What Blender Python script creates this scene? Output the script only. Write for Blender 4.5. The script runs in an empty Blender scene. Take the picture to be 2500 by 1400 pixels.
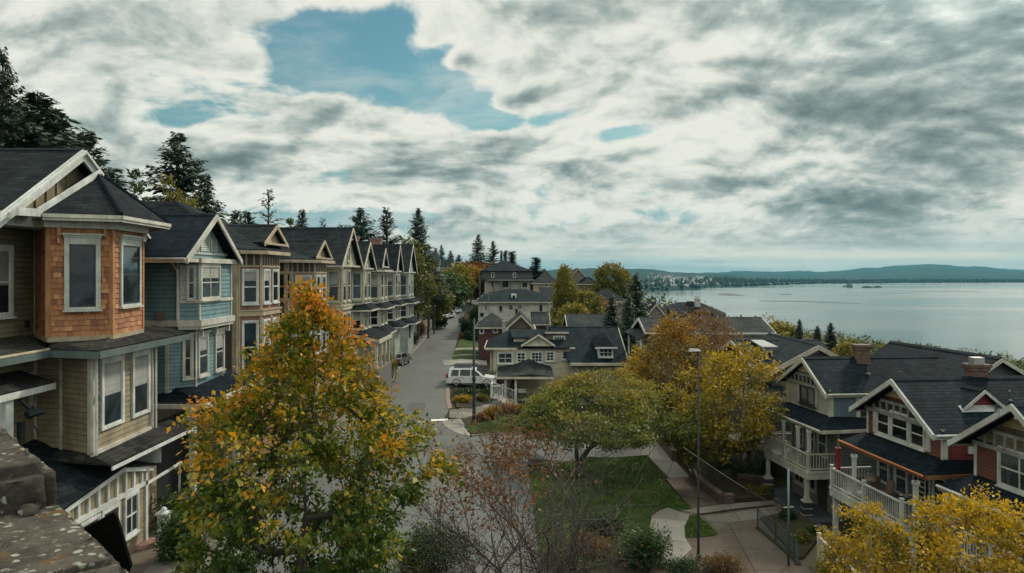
import bpy, bmesh, math, random
import numpy as np
from mathutils import Vector, Matrix, noise
from mathutils.geometry import delaunay_2d_cdt
R = math.radians
rnd = random.Random(7)
# the photograph's viewpoint: eye 10.7 m above the street, looking along +Y
F, CX, HY, CZ = 1850.0, 1250.0, 668.0, 10.7
COL = bpy.context.scene.collection
INV = {}

def X(px, d): return (px - CX) / F * d
def Z(py, d): return CZ - (py - HY) / F * d
def PX(px, py, d): return Vector((X(px, d), d, Z(py, d)))

def sst(a, b, t):
    t = min(1.0, max(0.0, (t - a) / (b - a)))
    return t * t * (3 - 2 * t)

SEA = -34.3
def G(x, y):
    xs = x + 0.06 * max(0.0, min(y, 260.0) - 45.0)
    z = -2.25 * sst(-4.6, 7.5, xs)
    if xs > 19.0: z -= 0.13 * (xs - 19.0)
    if xs < -23.0: z += min(11.0, 0.22 * (-23.0 - xs))
    z += 7.0 * sst(108, 235, y) * (1 - sst(28, 90, x))
    if y > 420: z -= 0.11 * (y - 420)
    return max(z, SEA - 6.0)

def Gp(px, py):
    """point of the ground seen in that direction"""
    k = Vector((X(px, 1.0), 1.0, Z(py, 1.0) - CZ))
    lo, hi = 2.0, 3.0
    while hi < 3000 and CZ + k.z * hi > G(k.x * hi, hi): lo, hi = hi, hi * 1.08
    for _ in range(40):
        m = (lo + hi) / 2
        if CZ + k.z * m > G(k.x * m, m): lo = m
        else: hi = m
    return Vector((k.x * hi, hi, G(k.x * hi, hi)))

# ------------------------------------------------------------------ objects
def tag(o, label=None, cat=None, group=None, kind=None):
    if label: o['label'] = label
    if cat: o['category'] = cat
    if group: o['group'] = group
    if kind: o['kind'] = kind
    return o

def thing(name, label, cat, loc=(0, 0, 0), rotz=0.0, group=None):
    o = bpy.data.objects.new(name, None); COL.objects.link(o)
    o.empty_display_size = 0.3
    o.location = loc; o.rotation_euler = (0, 0, rotz)
    INV[o.name] = (Matrix.Translation(Vector(loc)) @ Matrix.Rotation(rotz, 4, 'Z')).inverted()
    return tag(o, label, cat, group)

def copy_tree(o, parent=None):
    c = o.copy(); COL.objects.link(c)
    if parent: c.parent = parent
    for ch in list(o.children): copy_tree(ch, c)
    return c

class MB:
    def __init__(s): s.v = []; s.f = []; s.mi = []; s.m = 0
    def poly(s, pts, m=None):
        i = len(s.v); s.v += [tuple(p) for p in pts]
        s.f.append(tuple(range(i, i + len(pts)))); s.mi.append(s.m if m is None else m)
    def hexa(s, p, m=None):
        i = len(s.v); s.v += [tuple(q) for q in p]
        for f in ((3, 2, 1, 0), (4, 5, 6, 7), (0, 1, 5, 4), (1, 2, 6, 5), (2, 3, 7, 6), (3, 0, 4, 7)):
            s.f.append(tuple(i + k for k in f)); s.mi.append(s.m if m is None else m)
    def box(s, x0, x1, y0, y1, z0, z1, m=None):
        s.hexa([(x0, y0, z0), (x1, y0, z0), (x1, y1, z0), (x0, y1, z0), (x0, y0, z1), (x1, y0, z1), (x1, y1, z1), (x0, y1, z1)], m)
    def prism(s, poly, z0, z1, m=None):
        n = len(poly)
        a = sum(poly[i][0] * poly[(i + 1) % n][1] - poly[(i + 1) % n][0] * poly[i][1] for i in range(n))
        if a < 0: poly = poly[::-1]
        i = len(s.v)
        s.v += [(p[0], p[1], z0) for p in poly] + [(p[0], p[1], z1) for p in poly]
        fs = [tuple(range(i + n - 1, i - 1, -1)), tuple(range(i + n, i + 2 * n))]
        fs += [(i + k, i + (k + 1) % n, i + n + (k + 1) % n, i + n + k) for k in range(n)]
        s.f += fs; s.mi += [s.m if m is None else m] * len(fs)
    def slab(s, pts, t, m=None):
        """a plate: pts counter-clockwise seen from its upper side, thickness t below"""
        pts = [Vector(p) for p in pts]; n = len(pts)
        nn = Vector((0, 0, 0))
        for k in range(n):
            a, b = pts[k], pts[(k + 1) % n]
            nn += Vector(((a.y - b.y) * (a.z + b.z), (a.z - b.z) * (a.x + b.x), (a.x - b.x) * (a.y + b.y)))
        nn.normalize()
        if nn.z < 0: pts = pts[::-1]; nn = -nn
        lo = [p - nn * t for p in pts]
        s.poly(pts, m); s.poly(lo[::-1], m)
        for k in range(n): s.poly([lo[k], lo[(k + 1) % n], pts[(k + 1) % n], pts[k]], m)
    def board(s, P, Q, w, t, n, m=None):
        """a board from P to Q, w deep downwards, t thick towards n"""
        P, Q = Vector(P), Vector(Q); n = Vector((n[0], n[1], 0)).normalized() * t; d = Vector((0, 0, -w))
        s.hexa([P + d, Q + d, Q + d + n, P + d + n, P, Q, Q + n, P + n], m)
    def tube(s, path, rad, n=6, m=None, cap=True):
        path = [Vector(p) for p in path]
        if not isinstance(rad, (list, tuple)): rad = [rad] * len(path)
        base = len(s.v); ref = Vector((0.31, 0.2, 0.93)).normalized()
        for k, p in enumerate(path):
            t = (path[min(k + 1, len(path) - 1)] - path[max(k - 1, 0)])
            if t.length < 1e-9: t = Vector((0, 0, 1))
            t.normalize()
            a = t.cross(ref)
            if a.length < 0.05: a = t.cross(Vector((1, 0, 0)))
            a.normalize(); b = t.cross(a)
            for j in range(n):
                q = 2 * math.pi * j / n
                s.v.append(tuple(p + (a * math.cos(q) + b * math.sin(q)) * rad[k]))
        for k in range(len(path) - 1):
            for j in range(n):
                s.f.append((base + k * n + j, base + k * n + (j + 1) % n, base + (k + 1) * n + (j + 1) % n, base + (k + 1) * n + j))
                s.mi.append(s.m if m is None else m)
        if cap:
            e = base + (len(path) - 1) * n
            s.f += [tuple(range(base + n - 1, base - 1, -1)), tuple(range(e, e + n))]; s.mi += [s.m if m is None else m] * 2
    def lathe(s, c, prof, n=12, m=None):
        s.tube([(c[0], c[1], c[2] + z) for r, z in prof], [r for r, z in prof], n, m)
    def build(s, name, mats, parent=None, smooth=False, loc=None):
        if not isinstance(mats, (list, tuple)): mats = [mats]
        if len(mats) == 1 and any(s.mi): mats = [mats[0], lap_shade_of(mats[0])]
        me = bpy.data.meshes.new(name)
        v = s.v
        inv = INV.get(parent.name) if parent else None
        if inv is not None: v = [tuple(inv @ Vector(p)) for p in v]
        if loc: v = [(p[0] - loc[0], p[1] - loc[1], p[2] - loc[2]) for p in v]
        me.from_pydata(v, [], s.f)
        for mm in mats: me.materials.append(mm)
        if len(mats) > 1: me.polygons.foreach_set('material_index', s.mi)
        uv = me.uv_layers.new(name='UVMap')
        co = []
        for p in me.polygons:
            n = p.normal
            h = Vector((-n.y, n.x, 0))
            if h.length < 0.02: h = Vector((1, 0, 0))
            h.normalize(); w = n.cross(h)
            for vi in p.vertices:
                q = me.vertices[vi].co; co += [q.dot(h), q.dot(w)]
        uv.data.foreach_set('uv', co)
        if smooth: me.polygons.foreach_set('use_smooth', [True] * len(me.polygons))
        me.validate()
        o = bpy.data.objects.new(name, me); COL.objects.link(o)
        if loc: o.location = loc
        if parent:
            o.parent = parent
            if inv is not None: INV[o.name] = inv
        return o

def np_mesh(name, V, Fc, mat, parent=None, tint=None, loc=None):
    """fast mesh from arrays (Fc: n x 3 or n x 4), tint: per vertex grey value"""
    V = np.asarray(V, np.float32)
    inv = INV.get(parent.name) if parent else None
    if inv is not None:
        M = np.array(inv); V = V @ M[:3, :3].T + M[:3, 3]
    me = bpy.data.meshes.new(name)
    k = Fc.shape[1]
    me.vertices.add(len(V)); me.vertices.foreach_set('co', V.astype(np.float32).ravel())
    me.loops.add(Fc.size); me.loops.foreach_set('vertex_index', Fc.astype(np.int32).ravel())
    me.polygons.add(len(Fc))
    me.polygons.foreach_set('loop_start', np.arange(0, Fc.size, k, dtype=np.int32))
    me.polygons.foreach_set('loop_total', np.full(len(Fc), k, np.int32))
    me.update(calc_edges=True)
    if tint is not None:
        a = me.attributes.new('tint', 'FLOAT', 'POINT'); a.data.foreach_set('value', np.asarray(tint, np.float32))
    if isinstance(mat, (list, tuple)):
        for m in mat: me.materials.append(m)
    else: me.materials.append(mat)
    o = bpy.data.objects.new(name, me); COL.objects.link(o)
    if parent: o.parent = parent
    if loc: o.location = loc
    return o

# ------------------------------------------------------------------ materials
class NT:
    def __init__(s, nt): s.nt = nt; nt.nodes.clear()
    def n(s, t, **kw):
        o = s.nt.nodes.new(t)
        for k, v in kw.items(): setattr(o, k, v)
        return o
    def l(s, a, b): s.nt.links.new(a, b)
    def set(s, sock, v):
        if hasattr(v, 'is_output'): s.l(v, sock)
        elif v is not None: sock.default_value = v
    def m(s, op, a, b=None, c=None, clamp=False):
        o = s.n('ShaderNodeMath', operation=op, use_clamp=clamp)
        for k, v in enumerate((a, b, c)):
            if v is not None: s.set(o.inputs[k], v)
        return o.outputs[0]
    def vm(s, op, a, b=None, out=0):
        o = s.n('ShaderNodeVectorMath', operation=op)
        s.set(o.inputs[0], a)
        if b is not None:
            s.set(o.inputs['Scale'] if op == 'SCALE' else o.inputs[1], b)
        return o.outputs[out]
    def mix(s, f, a, b, mode='MIX'):
        o = s.n('ShaderNodeMix', data_type='RGBA', blend_type=mode)
        s.set(o.inputs[0], f)
        for k, v in ((6, a), (7, b)):
            if isinstance(v, (tuple, list)) and len(v) == 3: v = (*v, 1)
            s.set(o.inputs[k], v)
        return o.outputs[2]
    def noise(s, vec, scale, detail=4, rough=0.55, dist=0.0, dim='3D', out=0):
        o = s.n('ShaderNodeTexNoise', noise_dimensions=dim)
        if vec is not None: s.l(vec, o.inputs['Vector'])
        o.inputs['Scale'].default_value = scale; o.inputs['Detail'].default_value = detail
        o.inputs['Roughness'].default_value = rough; o.inputs['Distortion'].default_value = dist
        return o.outputs[out]
    def mr(s, v, a, b, c=0.0, d=1.0, smooth=True):
        o = s.n('ShaderNodeMapRange', interpolation_type='SMOOTHSTEP' if smooth else 'LINEAR')
        s.set(o.inputs[0], v)
        for k, q in enumerate((a, b, c, d)): s.set(o.inputs[1 + k], q)
        return o.outputs[0]
    def ramp(s, f, stops):
        o = s.n('ShaderNodeValToRGB'); s.l(f, o.inputs[0]); e = o.color_ramp.elements
        while len(e) < len(stops): e.new(0.5)
        for k, (p, c) in enumerate(stops): e[k].position = p; e[k].color = (*c, 1)
        return o.outputs[0]
    def scalevec(s, v, sc):
        o = s.n('ShaderNodeMapping'); s.l(v, o.inputs[0]); o.inputs[3].default_value = sc
        return o.outputs[0]

MATS = {}
def new_mat(name):
    m = bpy.data.materials.new(name); m.use_nodes = True
    return m, NT(m.node_tree)
def finish(t, col, rough=0.6, height=None, hd=0.02, metal=0.0, spec=0.5, extra=None):
    b = t.n('ShaderNodeBsdfPrincipled'); o = t.n('ShaderNodeOutputMaterial')
    if isinstance(col, (tuple, list)) and len(col) == 3: col = (*col, 1)
    t.set(b.inputs['Base Color'], col); t.set(b.inputs['Roughness'], rough)
    b.inputs['Metallic'].default_value = metal; b.inputs['Specular IOR Level'].default_value = spec
    if height is not None:
        bp = t.n('ShaderNodeBump'); bp.inputs['Strength'].default_value = 1.0; bp.inputs['Distance'].default_value = hd
        t.l(height, bp.inputs['Height']); t.l(bp.outputs[0], b.inputs['Normal'])
    t.l(b.outputs[0], o.inputs[0])
    return b

def mul(c, k): return tuple(min(1.0, x * k) for x in c)

def paint(col, rough=0.55, var=0.19, name='paint'):
    key = ('paint', col, rough, var)
    if key in MATS: return MATS[key]
    m, t = new_mat(name)
    g = t.n('ShaderNodeTexCoord').outputs['Object']
    a = t.noise(g, 1.3, 5, 0.6); b = t.noise(t.scalevec(g, (6, 6, 0.8)), 2.0, 4, 0.6)
    f = t.m('ADD', t.m('MULTIPLY', a, 0.6), t.m('MULTIPLY', b, 0.4))
    c = t.mix(t.mr(f, 0.35, 0.68), mul(col, 1 - var * 1.6), mul(col, 1 + var))
    finish(t, c, rough, b, 0.004)
    MATS[key] = m; m['c'] = col; return m

def lap_shade_of(m):  # darkened wall colour, painted on as the shade where clapboards lap
    c = tuple(m['c']) if 'c' in m else (0.1, 0.1, 0.1)
    return paint(mul(c, 0.30), 0.9, 0.05)

def siding(col, course=0.17, rough=0.6, gap=0.45):
    key = ('siding', col, course)
    if key in MATS: return MATS[key]
    m, t = new_mat('painted_siding')
    uv = t.n('ShaderNodeTexCoord').outputs['UV']
    g = t.n('ShaderNodeTexCoord').outputs['Object']
    sp = t.n('ShaderNodeSeparateXYZ'); t.l(uv, sp.inputs[0])
    fr = t.m('FRACT', t.m('DIVIDE', sp.outputs[1], course))
    br = t.n('ShaderNodeTexBrick'); t.l(uv, br.inputs[0]); br.inputs['Scale'].default_value = 1
    br.inputs['Brick Width'].default_value = 1.9; br.inputs['Row Height'].default_value = course
    br.inputs['Mortar Size'].default_value = 0.0; br.inputs['Bias'].default_value = 0
    br.inputs['Color1'].default_value = (0.88, 0.88, 0.88, 1); br.inputs['Color2'].default_value = (1.1, 1.1, 1.1, 1)
    n = t.noise(t.scalevec(g, (1, 1, 0.5)), 1.6, 5, 0.6)
    c = t.mix(t.mr(n, 0.3, 0.7), mul(col, 0.84), mul(col, 1.1))
    c = t.mix(1.0, c, br.outputs[0], 'MULTIPLY')
    c = t.mix(t.mr(fr, 0.02, 0.1, gap, 0.0), c, mul(col, 0.3))  # shadow line of each lapped course, painted into the colour
    h = t.m('SUBTRACT', 1.0, fr)
    finish(t, c, rough, h, 0.022)
    MATS[key] = m; return m

def roofing(col, row=0.2, wid=0.32, var=0.35, name='asphalt_shingles', streak=0.5):
    col = (col[0] * 0.52, col[1] * 0.62, col[2] * 0.68)
    key = ('roof', col, row, wid)
    if key in MATS: return MATS[key]
    m, t = new_mat(name)
    tc = t.n('ShaderNodeTexCoord'); uv = tc.outputs['UV']
    br = t.n('ShaderNodeTexBrick'); t.l(uv, br.inputs[0]); br.inputs['Scale'].default_value = 1
    br.inputs['Brick Width'].default_value = wid; br.inputs['Row Height'].default_value = row
    br.inputs['Mortar Size'].default_value = 0.012; br.inputs['Mortar Smooth'].default_value = 0.4; br.inputs['Bias'].default_value = 0
    br.inputs['Color1'].default_value = (*mul(col, 1 - var), 1); br.inputs['Color2'].default_value = (*mul(col, 1 + var), 1)
    br.inputs['Mortar'].default_value = (*mul(col, 0.45), 1)
    n = t.noise(tc.outputs['Object'], 0.7, 5, 0.65); n2 = t.noise(t.scalevec(uv, (2.2, 0.25, 1)), 1.0, 4, 0.6)
    c = t.mix(1.0, br.outputs[0], t.mix(t.mr(n, 0.3, 0.72), (0.55, 0.57, 0.60), (1.28, 1.25, 1.18)), 'MULTIPLY')
    c = t.mix(t.mr(n2, 0.5, 0.75, 0, streak), c, mul(col, 1.5))
    sp = t.n('ShaderNodeSeparateXYZ'); t.l(uv, sp.inputs[0])
    fr = t.m('FRACT', t.m('DIVIDE', sp.outputs[1], row))
    h = t.m('SUBTRACT', t.m('MULTIPLY', t.noise(uv, 9, 3), 0.5), t.m('ADD', t.m('MULTIPLY', fr, 1.0), t.m('MULTIPLY', br.outputs[1], 0.7)))
    finish(t, c, 0.9, h, 0.03, spec=0.06)
    MATS[key] = m; return m

def bricks(col, mortar=(0.3, 0.27, 0.24), w=0.24, h=0.08):
    key = ('brick', col)
    if key in MATS: return MATS[key]
    m, t = new_mat('brickwork')
    tc = t.n('ShaderNodeTexCoord'); uv = tc.outputs['UV']
    br = t.n('ShaderNodeTexBrick'); t.l(uv, br.inputs[0]); br.inputs['Scale'].default_value = 1
    br.inputs['Brick Width'].default_value = w; br.inputs['Row Height'].default_value = h
    br.inputs['Mortar Size'].default_value = 0.011
    br.inputs['Color1'].default_value = (*mul(col, 0.6), 1); br.inputs['Color2'].default_value = (*mul(col, 1.4), 1); br.inputs['Mortar'].default_value = (*mortar, 1)
    n = t.noise(tc.outputs['Object'], 2.0, 5)
    c = t.mix(1.0, br.outputs[0], t.mix(n, (0.6, 0.6, 0.6), (1.3, 1.3, 1.3)), 'MULTIPLY')
    finish(t, c, 0.85, t.m('SUBTRACT', n, br.outputs[1]), 0.012)
    MATS[key] = m; return m

def glass(tone=(0.012, 0.018, 0.022), rough=0.04):
    key = ('glass', tone)
    if key in MATS: return MATS[key]
    m, t = new_mat('window_glass')
    g = t.n('ShaderNodeTexCoord').outputs['Object']
    n = t.noise(g, 0.9, 3, 0.5)
    c = t.mix(t.mr(n, 0.4, 0.66), mul(tone, .5), mul(tone, 1.5))
    finish(t, c, rough, t.noise(g, 1.1, 1), 0.012, spec=0.45)
    MATS[key] = m; return m

def metal(col, rough=0.45, metallic=0.6):
    key = ('metal', col, rough)
    if key in MATS: return MATS[key]
    m, t = new_mat('painted_metal')
    n = t.noise(t.n('ShaderNodeTexCoord').outputs['Object'], 3, 4)
    finish(t, t.mix(n, mul(col, 0.7), mul(col, 1.25)), rough, metal=metallic)
    MATS[key] = m; return m

def island(cols, rough=0.7, name='cedar_shingles'):
    key = ('island', tuple(cols))
    if key in MATS: return MATS[key]
    m, t = new_mat(name)
    r = t.n('ShaderNodeNewGeometry').outputs['Random Per Island']
    g = t.n('ShaderNodeTexCoord').outputs['Object']
    c = t.ramp(r, [(k / (len(cols) - 1), q) for k, q in enumerate(cols)])
    gr = t.noise(t.scalevec(g, (14, 14, 1.2)), 2.5, 4, 0.6)
    c = t.mix(1.0, c, t.mix(gr, (0.72, 0.7, 0.68), (1.22, 1.22, 1.22)), 'MULTIPLY')
    finish(t, c, rough, gr, 0.006)
    MATS[key] = m; return m

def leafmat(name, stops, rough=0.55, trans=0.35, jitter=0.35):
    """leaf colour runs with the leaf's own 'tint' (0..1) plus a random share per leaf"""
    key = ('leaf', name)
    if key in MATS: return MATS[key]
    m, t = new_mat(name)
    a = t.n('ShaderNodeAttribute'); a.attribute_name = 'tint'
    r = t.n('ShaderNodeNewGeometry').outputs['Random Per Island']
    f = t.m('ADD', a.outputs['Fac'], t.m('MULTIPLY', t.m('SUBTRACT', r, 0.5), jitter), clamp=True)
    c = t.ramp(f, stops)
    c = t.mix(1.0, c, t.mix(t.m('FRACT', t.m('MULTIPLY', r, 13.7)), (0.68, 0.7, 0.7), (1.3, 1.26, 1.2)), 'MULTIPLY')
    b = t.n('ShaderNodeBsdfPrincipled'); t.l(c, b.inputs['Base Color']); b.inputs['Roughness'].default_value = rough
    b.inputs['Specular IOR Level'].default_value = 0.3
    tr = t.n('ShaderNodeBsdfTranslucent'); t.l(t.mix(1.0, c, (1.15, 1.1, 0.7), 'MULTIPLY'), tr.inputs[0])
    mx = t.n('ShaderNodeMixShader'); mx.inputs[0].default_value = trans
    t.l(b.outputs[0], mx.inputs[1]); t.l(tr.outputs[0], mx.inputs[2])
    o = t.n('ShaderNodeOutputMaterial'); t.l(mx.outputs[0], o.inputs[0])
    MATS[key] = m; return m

def bark(col=(0.045, 0.036, 0.028)):
    key = ('bark', col)
    if key in MATS: return MATS[key]
    m, t = new_mat('bark')
    g = t.n('ShaderNodeTexCoord').outputs['Object']
    n = t.noise(t.scalevec(g, (1, 1, 0.25)), 9, 5, 0.65)
    finish(t, t.mix(n, mul(col, 0.45), mul(col, 1.6)), 0.9, n, 0.03)
    MATS[key] = m; return m

def ground_mat(name, cols, scale=0.6, rough=0.9, fine=14, bump=0.02, cracks=0.0, crackcol=None, joint=None, jdir=0.0):
    m, t = new_mat(name)
    g = t.n('ShaderNodeTexCoord').outputs['Object']
    a = t.noise(g, scale, 6, 0.62); b = t.noise(g, fine, 4, 0.7); e = t.noise(g, scale * 0.18, 3, 0.5)
    f = t.m('ADD', t.m('MULTIPLY', a, 0.5), t.m('ADD', t.m('MULTIPLY', b, 0.28), t.m('MULTIPLY', e, 0.3)))
    c = t.ramp(t.mr(f, 0.36, 0.74, smooth=False), [(k / (len(cols) - 1), q) for k, q in enumerate(cols)])
    h = b
    if cracks:
        v = t.n('ShaderNodeTexVoronoi', feature='DISTANCE_TO_EDGE'); v.inputs['Scale'].default_value = cracks
        wv = t.vm('ADD', g, t.vm('SCALE', t.noise(g, 0.8, 4, 0.6, out=1), 1.6)); t.l(wv, v.inputs['Vector'])
        k = t.m('MULTIPLY', t.mr(v.outputs[0], 0.0, 0.012, 1.0, 0.0), t.mr(t.noise(g, 0.13, 2), 0.48, 0.6))
        c = t.mix(t.m('MULTIPLY', k, 0.75), c, crackcol or (0.02, 0.02, 0.02))
    if joint:
        mp = t.n('ShaderNodeMapping'); t.l(g, mp.inputs[0]); mp.inputs[2].default_value = (0, 0, jdir)
        sp = t.n('ShaderNodeSeparateXYZ'); t.l(mp.outputs[0], sp.inputs[0])
        for ax, pitch in ((0, joint[0]), (1, joint[1])):
            if not pitch: continue
            q = t.m('ABSOLUTE', t.m('SUBTRACT', t.m('FRACT', t.m('DIVIDE', sp.outputs[ax], pitch)), 0.5))
            c = t.mix(t.mr(q, 0.5 - 0.035 / pitch, 0.5 - 0.012 / pitch, 0.0, 0.8), c, mul(cols[0], 0.35))
        cell = t.n('ShaderNodeTexWhiteNoise', noise_dimensions='2D')
        fl = t.vm('FLOOR', t.vm('DIVIDE', mp.outputs[0], (joint[0] or 1e4, joint[1] or 1e4, 1e4)))
        t.l(t.vm('ADD', fl, (0.5, 0.5, 0.5)), cell.inputs[0])
        c = t.mix(1.0, c, t.mix(cell.outputs[0], (0.82, 0.81, 0.8), (1.14, 1.14, 1.14)), 'MULTIPLY')
    finish(t, c, rough, h, bump, spec=0.08)
    return m
# ------------------------------------------------------------------ camera, sky, sun
sc = bpy.context.scene
cam_d = bpy.data.cameras.new('camera'); cam = bpy.data.objects.new('camera', cam_d); COL.objects.link(cam)
cam.location = (0, 0, CZ); cam.rotation_euler = (R(90), 0, 0)
cam_d.sensor_width = 36.0; cam_d.lens = F / 2500 * 36.0
cam_d.shift_y = (HY - 700.0) / 2500.0
cam_d.clip_start = 0.1; cam_d.clip_end = 60000
sc.camera = cam
vs = sc.view_settings; vs.view_transform = 'Standard'; vs.look = 'None'; vs.gamma = 1.0; vs.exposure = 0.0
sc.cycles.use_denoising = True
try: sc.cycles.denoiser = 'OPENIMAGEDENOISE'
except Exception: pass
sc.cycles.max_bounces = 6; sc.cycles.diffuse_bounces = 3; sc.cycles.glossy_bounces = 3; sc.cycles.transmission_bounces = 4
sc.cycles.transparent_max_bounces = 8; sc.cycles.volume_bounces = 0
sc.cycles.sample_clamp_indirect = 4.0; sc.cycles.caustics_reflective = False; sc.cycles.caustics_refractive = False

SUN_AZ, SUN_EL = R(38), R(38)      # clockwise from +Y
sun_dir = Vector((math.sin(SUN_AZ) * math.cos(SUN_EL), math.cos(SUN_AZ) * math.cos(SUN_EL), math.sin(SUN_EL)))
sd = bpy.data.lights.new('sun', 'SUN'); sun = bpy.data.objects.new('sun', sd); COL.objects.link(sun)
sd.energy = 3.3; sd.angle = R(7); sd.color = (1.0, 0.91, 0.77)
sun.rotation_euler = (-sun_dir).to_track_quat('-Z', 'Y').to_euler()
sun.location = (0, 0, 300)

def build_sky():
    w = bpy.data.worlds.new('World'); sc.world = w; w.use_nodes = True
    t = NT(w.node_tree)
    d = t.n('ShaderNodeTexCoord').outputs['Generated']
    sp = t.n('ShaderNodeSeparateXYZ'); t.l(d, sp.inputs[0]); x, y, z = sp.outputs
    sky = t.n('ShaderNodeTexSky', sky_type='NISHITA'); sky.sun_disc = False
    sky.sun_elevation = SUN_EL; sky.sun_rotation = SUN_AZ
    sky.air_density = 1.2; sky.dust_density = 0.6; sky.ozone_density = 1.6
    blue = t.mix(1.0, t.vm('SCALE', sky.outputs[0], 0.074), (0.62, 0.98, 0.86), 'MULTIPLY')
    blue = t.mix(t.mr(z, 0.04, 0.22, 0.9, 0.0), blue, (0.26, 0.43, 0.49))
    yy = t.m('MAXIMUM', y, 0.08)
    u = t.m('DIVIDE', x, yy); v = t.m('DIVIDE', z, yy)
    front = t.mr(y, 0.1, 0.3)
    zz = t.m('MAXIMUM', z, 0.0)
    # cloud deck, seen in perspective
    k = t.m('DIVIDE', 1.0, t.m('ADD', zz, 0.36))
    cb = t.n('ShaderNodeCombineXYZ'); t.l(t.m('MULTIPLY', x, k), cb.inputs[0]); t.l(t.m('MULTIPLY', y, k), cb.inputs[1])
    P = cb.outputs[0]
    wq = t.vm('SCALE', t.vm('SUBTRACT', t.noise(P, 1.4, 3, 0.5, out=1), (0.5, 0.5, 0.5)), 0.34)
    P = t.vm('ADD', P, wq)
    def fb(off, sc_, det, ro):
        return t.noise(t.vm('ADD', P, off), sc_, det, ro)
    big = fb((3.1, 7.7, 0.0), 1.2, 3, 0.5)
    n1 = fb((0.7, 0.2, 0.4), 3.0, 12, 0.52)
    n2 = fb((0.713, 0.240, 0.4), 3.0, 9, 0.52)      # the same cloud a step towards the sun
    bil = fb((5.0, 2.0, 1.4), 10.5, 8, 0.58)
    def blob(cx, cy, rx, ry, rot=0.0, soft=1.0):
        a = t.m('SUBTRACT', u, cx); b = t.m('SUBTRACT', v, cy)
        c_, s_ = math.cos(rot), math.sin(rot)
        p = t.m('DIVIDE', t.m('ADD', t.m('MULTIPLY', a, c_), t.m('MULTIPLY', b, s_)), rx)
        q = t.m('DIVIDE', t.m('SUBTRACT', t.m('MULTIPLY', b, c_), t.m('MULTIPLY', a, s_)), ry)
        r2 = t.m('ADD', t.m('MULTIPLY', p, p), t.m('MULTIPLY', q, q))
        return t.m('MULTIPLY', t.m('EXPONENT', t.m('MULTIPLY', r2, -1.0)), front)
    def uvp(px, py): return (px - CX) / F, (HY - py) / F
    cov = t.m('ADD', t.m('MULTIPLY', t.m('SUBTRACT', n1, 0.5), 1.7), t.m('MULTIPLY', t.m('SUBTRACT', big, 0.5), 0.7))
    cov = t.m('ADD', cov, t.m('MULTIPLY', t.m('SUBTRACT', bil, 0.5), 0.75))
    cov = t.m('ADD', cov, 0.72)
    for px, py, rx, ry, rot, amp in HOLES:
        cu, cv = uvp(px, py)
        cov = t.m('SUBTRACT', cov, t.m('MULTIPLY', blob(cu, cv, rx / F, ry / F, rot), amp))
    for px, py, rx, ry, rot, amp in FILLS:
        cu, cv = uvp(px, py)
        cov = t.m('ADD', cov, t.m('MULTIPLY', blob(cu, cv, rx / F, ry / F, rot), amp))
    vo = t.n('ShaderNodeTexVoronoi', feature='F1'); vo.inputs['Scale'].default_value = 7.5; vo.inputs['Detail'].default_value = 3.0
    vo.inputs['Roughness'].default_value = 0.55; vo.normalize = True
    t.l(t.vm('ADD', P, t.vm('SCALE', t.noise(P, 9.0, 3, 0.5, out=1), 0.06)), vo.inputs['Vector'])
    puff = t.m('SUBTRACT', 0.45, vo.outputs[0])
    cov = t.m('ADD', cov, t.m('MULTIPLY', puff, 0.55))
    mask = t.mr(cov, 0.38, 0.66)
    wisp = t.m('MULTIPLY', t.mr(t.noise(t.scalevec(P, (0.8, 2.0, 1)), 2.0, 8, 0.62), 0.40, 0.75), 0.62)
    mask = t.m('MAXIMUM', mask, wisp)
    thick = t.mr(cov, 0.62, 1.35, smooth=False)
    lit = t.m('MULTIPLY', t.m('SUBTRACT', n1, n2), 3.6)
    sh = t.m('SUBTRACT', t.m('MULTIPLY', thick, 1.0), t.m('MULTIPLY', lit, 1.7))
    sh = t.m('ADD', sh, t.m('MULTIPLY', t.m('SUBTRACT', bil, 0.5), 0.20))
    sh = t.m('ADD', sh, 0.13)
    sh = t.m('SUBTRACT', sh, t.m('MULTIPLY', puff, 0.62))
    sh = t.m('ADD', sh, t.m('MULTIPLY', t.m('SUBTRACT', big, 0.5), 0.5))
    for px, py, rx, ry, rot, amp in SHADES:
        cu, cv = uvp(px, py)
        sh = t.m('ADD', sh, t.m('MULTIPLY', blob(cu, cv, rx / F, ry / F, rot), amp))
    sh = t.m('MULTIPLY', sh, 0.76)
    cl = t.ramp(sh, [(0.0, (0.84, 0.84, 0.75)), (0.22, (0.70, 0.725, 0.655)), (0.46, (0.44, 0.50, 0.465)), (0.72, (0.25, 0.315, 0.30)), (1.0, (0.155, 0.205, 0.20))])
    c = t.mix(mask, blue, cl)
    # layered bands low over the horizon
    lo = t.m('MULTIPLY', t.mr(z, 0.0, 0.085, 1.0, 0.0), 1.0)
    bandn = t.noise(t.scalevec(d, (2.2, 2.2, 52)), 1.0, 6, 0.6)
    band = t.ramp(bandn, [(0.32, (0.28, 0.38, 0.39)), (0.46, (0.46, 0.54, 0.52)), (0.56, (0.64, 0.67, 0.61)), (0.68, (0.86, 0.82, 0.70))])
    c = t.mix(t.m('MULTIPLY', lo, 0.85), c, band)
    cu, cv = uvp(2250, 625)
    c = t.mix(t.m('MULTIPLY', blob(cu, cv, 620 / F, 16 / F, 0.0), 0.7), c, (0.98, 0.88, 0.68))
    # veiled sun above the picture; unseen sky overhead and behind brightened for fill
    sv = t.vm('DOT_PRODUCT', d, tuple(sun_dir), out=1)
    glow = t.m('ADD', t.m('MULTIPLY', t.mr(sv, 0.86, 1.0), 1.0), t.mr(z, 0.36, 0.75, 0.0, 0.75))
    glow = t.m('ADD', t.m('ADD', glow, 1.0), t.mr(y, 0.35, -0.25, 0.0, 0.55))
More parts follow.
